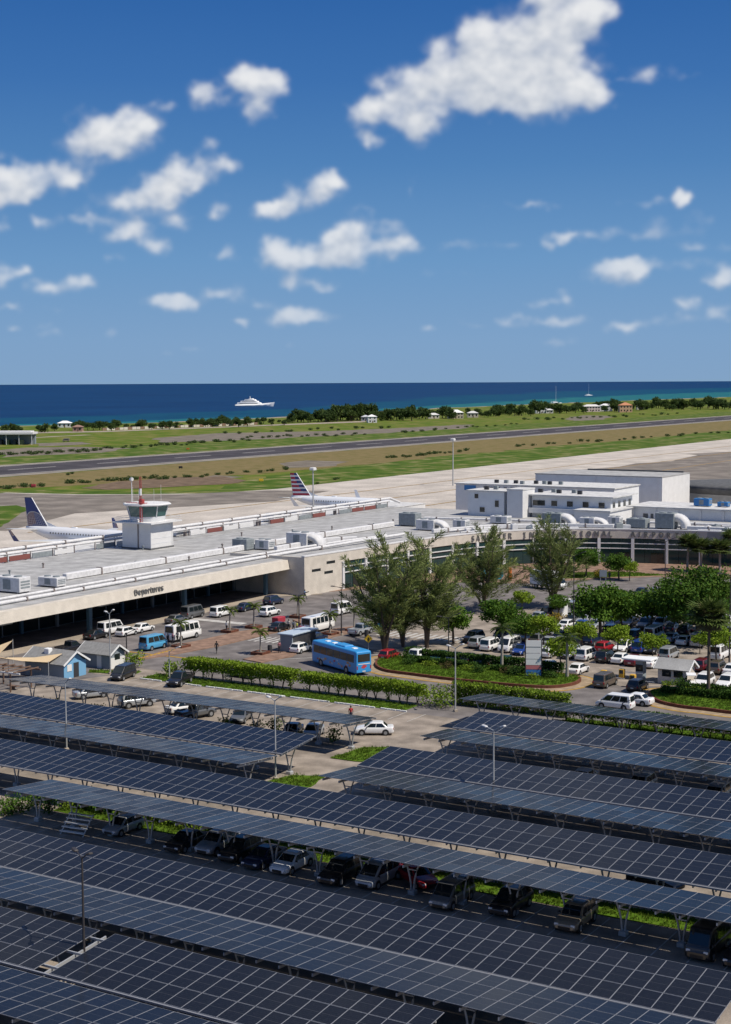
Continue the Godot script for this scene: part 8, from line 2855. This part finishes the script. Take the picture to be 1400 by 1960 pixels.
const SCRUB := [
	[-617.51,-623.62,2,2.94,0.79,0],
	[-614.31,-626.65,2,1.45,0.97,0],
	[-613.96,-629.28,2,5.34,0.63,0],
	[-615.03,-633.24,0,4.16,0.55,0],
	[-616.69,-639.95,0,5.11,0.65,0],
	[-614.0,-641.46,1,2.45,0.89,0],
	[-604.68,-634.99,0,0.22,0.75,0],
	[-606.67,-639.31,1,2.61,0.9,0],
	[-613.14,-650.8,0,5.61,0.83,0],
	[-601.19,-644.41,2,4.31,0.84,0],
	[-609.29,-653.59,0,4.43,0.62,0],
	[-613.85,-664.61,0,2.99,0.81,0],
	[-618.2,-671.16,0,0.12,0.72,0],
	[-608.18,-663.2,0,2.34,0.79,0],
	[-611.9,-674.76,0,6.19,0.66,0],
	[-617.11,-681.52,0,6.02,0.66,0],
	[-598.63,-666.19,1,1.95,0.96,0],
	[-608.14,-682.43,2,2.39,0.92,0],
	[-598.87,-674.23,2,1.68,0.81,0],
	[-606.39,-690.15,1,3.23,0.77,0],
	[-604.77,-687.62,0,2.33,0.79,0],
	[-608.39,-697.35,1,4.21,0.68,0],
	[-626.61,-721.49,0,5.92,0.54,1],
	[-621.25,-718.47,2,1.98,0.72,1],
	[-615.87,-716.33,1,4.88,0.58,1],
	[-612.51,-722.95,0,1.92,0.64,1],
	[-624.19,-739.37,1,4.03,0.58,1],
	[-612.51,-732.79,0,2.72,0.97,1],
	[-614.42,-735.81,2,2.8,0.64,1],
	[-623.23,-752.62,2,1.14,0.67,1],
	[-610.21,-746.95,1,3.65,0.75,1],
	[-616.55,-759.74,2,2.58,0.75,1],
	[-622.72,-772.96,0,2.96,0.96,1],
	[-615.21,-769.09,2,1.38,0.92,1],
	[-615.51,-777.42,1,3.37,0.99,1],
	[-605.57,-771.83,0,5.02,0.55,1],
	[-606.78,-778.98,1,3.58,0.53,1],
	[-621.11,-800.32,2,0.12,0.81,1],
	[-623.19,-808.31,0,1.57,0.98,1],
	[-618.23,-810.32,0,0.76,0.99,1],
	[-621.28,-815.95,0,5.11,0.53,1],
	[-624.44,-832.9,1,1.54,0.85,1],
	[-620.47,-829.63,0,5.31,0.93,1],
	[-616.91,-828.33,0,5.3,0.57,1],
	[-619.76,-843.16,1,2.39,0.73,1],
	[-605.12,-828.29,1,0.77,0.82,1],
	[-624.68,-865.41,0,0.27,0.77,1],
	[-611.63,-854.52,0,3.86,0.75,1],
	[-641.64,-895.39,1,5.89,0.64,2],
	[-651.49,-913.13,2,0.44,0.64,2],
	[-629.79,-897.77,1,6.01,0.7,2],
	[-634.18,-912.26,2,4.11,0.85,2],
	[-629.22,-915.93,2,3.3,0.82,2],
	[-639.6,-938.11,1,0.27,0.49,2],
	[-638.83,-942.65,0,2.12,0.83,2],
	[-631.17,-935.28,2,5.9,0.71,2],
	[-619.88,-933.73,2,3.28,0.56,2],
	[-622.87,-945.4,2,2.01,0.7,2],
	[-628.27,-966.16,0,2.82,0.77,2],
	[-615.0,-956.03,1,3.45,0.88,2],
	[-606.06,-945.99,2,6.0,0.64,2],
	[-602.02,-952.64,2,3.0,0.74,2],
	[-619.69,-990.81,2,3.0,0.76,2],
	[-597.14,-967.27,0,1.66,0.54,2],
	[-611.2,-994.61,2,3.34,0.8,2],
	[-597.85,-986.69,2,3.62,0.57,2],
	[-717.92,-971.13,1,1.24,0.9,3],
	[-702.27,-969.05,1,6.15,0.85,3],
	[-699.1,-987.24,2,3.45,0.85,3],
	[-707.32,-1020.65,2,5.47,0.62,3],
	[-696.14,-1025.67,2,0.43,0.71,3],
	[-691.3,-1024.66,0,1.16,0.97,3],
	[-701.88,-1070.18,0,1.94,0.82,3],
	[-706.91,-1089.27,1,0.22,0.84,3],
	[-704.84,-1107.42,1,2.7,0.86,3],
	[-674.15,-1069.9,1,0.78,0.77,3],
	[-685.95,-1118.63,1,5.5,1.08,3],
	[-684.09,-1125.97,1,4.7,0.76,3],
	[-666.39,-1127.17,1,0.66,1.1,3],
	[-672.87,-1151.61,2,3.06,0.78,3],
	[-600.1,-1049.54,0,4.0,0.85,4],
	[-592.49,-1039.56,1,0.76,0.94,4],
	[-597.93,-1061.43,2,2.6,0.66,4],
	[-596.33,-1073.13,2,0.43,0.85,4],
	[-597.87,-1097.13,1,0.62,0.65,4],
	[-606.11,-1113.39,1,1.53,0.87,4],
	[-608.16,-1136.69,2,5.02,0.56,4],
	[-613.5,-1168.22,2,0.62,0.58,4],
	[-614.27,-1186.52,0,3.52,0.83,4],
	[-615.37,-1199.95,2,0.91,0.7,4],
	[-605.05,-1188.23,0,5.39,0.69,4],
	[-608.03,-1213.54,1,5.89,0.7,4],
	[-604.28,-1223.59,2,4.26,0.66,4],
	[-606.26,-1247.74,2,3.93,0.57,4],
	[-620.42,-1289.65,2,2.86,0.61,4],
	[-611.82,-1282.99,2,5.87,0.58,4],
	[-679.16,-1443.82,1,4.91,1.07,5],
	[-676.31,-1446.97,0,3.09,0.61,5],
	[-670.51,-1454.99,2,0.83,1.24,5],
	[-652.77,-1442.9,2,6.16,1.35,5],
	[-674.23,-1491.2,2,4.69,0.96,5],
	[-677.63,-1513.92,0,4.38,0.89,5],
	[-646.91,-1468.26,0,4.03,0.83,5],
	[-658.78,-1520.07,0,2.82,0.63,5],
	[-655.41,-1527.3,1,3.7,0.77,5],
	[-644.62,-1508.09,0,5.3,1.0,5],
	[-650.75,-1541.0,2,1.04,0.62,5],
	[-652.06,-1563.24,0,5.22,0.9,5],
	[-642.27,-1560.45,0,2.5,0.9,5],
	[-655.71,-1618.23,0,2.41,0.74,5],
	[-631.09,-1571.92,2,0.32,1.15,5],
	[-643.11,-1628.81,1,3.03,1.02,5],
	[-624.12,-1589.82,1,0.58,1.11,5],
	[-657.48,-1718.89,0,4.22,0.61,5],
	[-649.52,-1707.97,2,5.58,0.75,5],
	[-622.94,-1668.69,1,5.83,0.63,5],
	[-616.4,-1659.87,0,5.87,0.74,5],
	[-629.79,-1718.66,2,4.22,1.3,5],
	[-620.02,-1711.98,2,2.23,0.74,5],
	[-629.43,-1770.63,2,2.98,0.8,5],
	[-416.93,-458.69,2,4.32,0.8,6],
	[-415.78,-458.75,1,0.57,0.69,6],
	[-415.56,-463.88,2,0.35,0.65,6],
	[-412.67,-462.22,2,2.07,0.54,6],
	[-411.18,-463.56,0,2.1,0.52,6],
	[-415.94,-474.41,2,0.3,0.44,6],
	[-417.09,-478.98,0,1.78,0.47,6],
	[-411.79,-476.59,2,1.98,0.77,6],
	[-410.04,-477.45,0,5.12,0.43,6],
	[-412.81,-482.79,1,0.53,0.58,6],
	[-408.32,-481.09,2,3.01,0.68,6],
	[-407.32,-483.66,0,1.81,0.8,6],
	[-411.56,-491.14,0,2.88,0.7,6],
	[-407.79,-488.66,0,5.73,0.68,6],
	[-409.71,-496.54,2,1.33,0.53,6],
	[-405.75,-496.06,0,1.56,0.52,6],
	[-407.19,-500.08,2,3.8,0.79,6],
	[-399.72,-494.14,2,5.89,0.59,6],
	[-398.21,-496.5,0,1.81,0.8,6],
	[-400.74,-500.23,1,3.12,0.4,6],
	[-399.87,-504.66,1,2.68,0.48,7],
	[-397.95,-510.28,0,2.75,0.65,7],
	[-396.87,-510.96,2,1.76,0.49,7],
	[-391.81,-512.69,1,1.93,0.51,7],
	[-396.89,-522.91,1,1.77,0.51,7],
	[-396.64,-530.71,0,5.77,0.53,7],
	[-398.24,-533.02,0,1.03,0.39,7],
	[-394.8,-535.34,1,6.07,0.39,7],
	[-396.08,-540.19,1,5.18,0.56,7],
	[-396.45,-551.29,2,4.97,0.5,7],
	[-395.45,-551.18,2,6.18,0.42,7],
	[-389.3,-552.87,2,4.7,0.61,7],
	[-392.29,-562.39,1,0.1,0.39,7],
	[-390.84,-563.57,1,2.9,0.57,7],
	[-391.06,-575.13,1,2.3,0.56,7],
	[-396.64,-583.06,2,0.63,0.61,7],
	[-403.93,-689.48,1,5.95,0.51,8],
	[-402.34,-691.63,0,5.13,0.8,8],
	[-402.26,-695.04,2,0.72,0.5,8],
	[-403.65,-705.94,1,4.15,0.59,8],
	[-397.71,-699.45,2,2.78,0.57,8],
	[-398.52,-703.53,1,1.96,0.55,8],
	[-403.57,-721.22,1,3.44,0.46,8],
	[-399.8,-714.17,1,1.42,0.52,8],
	[-401.04,-720.0,0,3.91,0.76,8],
	[-399.88,-721.1,0,2.67,0.82,8],
	[-403.67,-734.9,0,1.46,0.81,8],
	[-405.91,-745.29,1,4.18,0.69,8],
	[-402.81,-740.31,0,1.93,0.69,8],
	[-404.93,-749.53,0,3.32,0.59,8],
	[-400.55,-747.4,1,0.65,0.49,8],
	[-401.27,-754.63,2,0.48,0.52,8],
	[-399.96,-763.56,0,0.4,0.65,8],
	[-403.31,-770.28,1,0.13,0.58,8],
	[-404.58,-780.68,1,3.34,0.56,8],
	[-407.11,-785.96,2,1.83,0.73,8],
	[-401.52,-844.65,0,1.96,0.83,9],
	[-408.1,-865.9,2,5.41,0.5,9],
	[-398.77,-860.5,2,4.25,0.69,9],
	[-400.23,-885.04,1,2.02,0.72,9],
	[-398.36,-890.19,2,1.97,0.61,9],
	[-391.02,-898.68,2,5.18,0.58,9],
	[-398.56,-933.69,2,1.37,0.9,9],
	[-394.07,-935.57,1,2.81,0.67,9],
	[-385.47,-932.99,2,3.23,0.9,9],
	[-390.06,-949.76,2,4.82,0.48,9],
	[-382.35,-962.23,1,3.19,0.47,9],
	[-384.33,-976.8,1,4.41,0.61,9],
	[-385.2,-997.07,1,5.63,0.76,9],
	[-384.43,-1010.35,0,2.3,0.73,9],
	[-383.48,-1024.7,1,1.22,0.46,9],
	[-378.24,-1044.66,1,5.14,0.83,9],
	[-372.83,-1055.35,0,3.16,0.87,9],
	[-377.01,-1071.12,2,1.18,0.82,9],
	[-377.21,-1101.46,1,2.37,0.67,9],
	[-371.73,-1120.84,0,3.17,0.64,9],
	[-366.44,-1121.8,0,3.97,0.79,9],
	[-360.39,-1126.99,2,6.15,0.48,9],
	[-421.71,-424.71,0,5.12,0.5,10],
	[-416.85,-423.53,0,4.02,0.73,10],
	[-416.41,-424.53,2,3.25,0.59,10],
	[-419.87,-430.04,2,2.46,0.5,10],
	[-420.05,-435.4,2,1.85,0.71,10],
	[-416.93,-432.92,1,1.95,0.7,10],
	[-416.57,-436.73,1,0.37,0.54,10],
	[-414.0,-434.69,0,1.14,0.41,10],
	[-415.34,-440.8,0,1.96,0.66,10],
	[-412.62,-438.6,2,5.16,0.4,10],
	[-325.39,-500.43,1,2.14,0.38,11],
	[-332.3,-524.47,1,2.74,0.46,11],
	[-333.72,-528.87,2,2.26,0.41,11],
	[-454.6,-499.26,1,3.71,0.47,12],
	[-459.0,-506.66,1,3.04,0.46,12],
]
const HOUSES := [
	["cream villa with a broad white hip roof among the shore trees",-774.16,-1468.72,0,17,12,6.5,[0.55,0.47,0.36],[0.78,0.78,0.76],2],
	["small white house with pointed white roof behind the fields",-772.97,-1289.17,10,9,8,6,[0.62,0.62,0.62],[0.72,0.72,0.72],2],
	["grey-roofed cottage beside the small pointed white house",-810.32,-1338.89,-5,8,7,4.5,[0.34,0.36,0.4],[0.5,0.52,0.54],1],
	["low white bungalow among trees near the cream villa",-797.04,-1460.66,5,12,8,4,[0.6,0.56,0.5],[0.6,0.6,0.58],1],
	["white two-storey seafront block between dark trees",-798.52,-1745.33,0,14,9,6,[0.7,0.7,0.7],[0.66,0.66,0.66],2],
	["low white cottage beside the two-storey seafront block",-788.51,-1748.49,0,9,7,4,[0.66,0.66,0.64],[0.56,0.56,0.55],1],
	["pink-white row house near the orange-roofed villa",-776.71,-1854.5,4,22,10,7,[0.62,0.5,0.48],[0.6,0.58,0.56],2],
	["white flat-fronted house near the orange-roofed villa",-771.65,-1892.23,0,16,10,7.5,[0.72,0.72,0.72],[0.68,0.68,0.68],2],
	["peach villa with an orange hip roof by the shore road",-722.31,-1836.03,0,16,14,9,[0.6,0.38,0.24],[0.46,0.2,0.1],2],
	["pale cottage at the start of the tree belt",-768.69,-2008.74,0,9,8,5,[0.6,0.55,0.45],[0.6,0.58,0.55],1],
	["beige house half hidden beside the seafront block",-778.4,-1518.15,0,12,9,5,[0.5,0.45,0.38],[0.55,0.55,0.53],1],
	["small terracotta-walled house behind the coast road wall",-863.48,-961.89,0,8,6,4,[0.34,0.22,0.17],[0.28,0.17,0.13],1],
	["white roofed shed behind the coast road wall",-957.79,-1049.41,0,12,8,4,[0.7,0.7,0.7],[0.76,0.76,0.76],1],
]
const CLUMPS := [
	"near the white-roofed fire station",
	"behind the fire station track",
	"behind the terracotta-walled house",
	"along the beige sea wall",
	"in the gap of the sea wall belt",
	"past the end of the sea wall",
	"seaward of the mud flats",
	"below the anchored yacht",
	"at the start of the tall grove",
	"in the tall dark grove",
	"around the pointed white house",
	"around the low white bungalow",
	"past the cream villa",
	"seaward of the green field",
	"around the two-storey seafront block",
	"around the pink-white row house",
	"past the orange-roofed villa",
	"in the long belt by the runway end",
	"around the orange-roofed villa",
]
const STRIPS := [
	"beside the near mud flat beyond the runway",
	"along the long mud flat beyond the runway",
	"between the mud flats and the runway",
	"on the seaward rim of the long mud flat",
	"beyond the runway before the cream villa",
	"beyond the runway before the seafront houses",
	"on the dry strip before the bare earth",
	"at the edge of the bare earth",
	"along the dry strip before the white offices",
	"along the seam of dry and green strips",
	"beside the taxiway bend",
	"on the green strip by the floodlight",
	"alone on the dry strip",
]
const MUDS := [
	[[-663.93,-669.51],[-672.66,-705.56],[-655.73,-730.16],[-609.58,-726.25],[-589.53,-674.24],[-599.0,-628.15],[-597.86,-602.74]],
	[[-700.65,-855.23],[-727.87,-976.67],[-678.42,-1038.39],[-654.2,-1170.01],[-654.02,-1275.59],[-601.69,-1158.82],[-606.32,-1001.74],[-620.36,-868.98],[-642.41,-808.91]],
	[[-679.27,-1552.38],[-700.65,-1654.18],[-661.83,-1638.76],[-604.01,-1481.32],[-612.01,-1411.72]],
	[[-719.85,-755.15],[-708.66,-789.21],[-674.35,-766.23],[-683.29,-726.26]],
	[[-424.52,-616.56],[-424.55,-649.6],[-405.78,-647.36],[-391.3,-617.11],[-397.03,-589.54]],
	[[-395.52,-511.82],[-396.29,-527.57],[-379.6,-523.77],[-378.99,-500.92]],
]
const EARTH := [
	[-393.95,-441.13],
	[-405.67,-476.37],
	[-403.57,-507.78],
	[-389.82,-522.66],
	[-361.49,-506.04],
	[-355.85,-483.93],
	[-366.85,-461.5],
	[-379.07,-436.06],
]
const STATION := [
	-725.4,
	-734.02,
]
const SEA_WALL := [
	[-861.23,-992.21],
	[-839.89,-1185.34],
	4.58,3.032]
const COAST_ROAD := [
	[-893.75,-867.32],
	[-833.39,-960.11],
	[-809.64,-1142.62],
	[-789.09,-1303.81],
	[-814.7,-1346.14],
	[-829.56,-1170.75],
	[-851.74,-981.27],
	[-922.42,-895.18],
]
const KERB_RUN := [
	[-140.33,-168.78],
	[-140.47,-176.09],
]
const YACHT := [-1546.49,-2178.44]
const CATAMARAN := [-1718.85,-4083.79]
const SLOOP := [-1174.85,-2633.45]
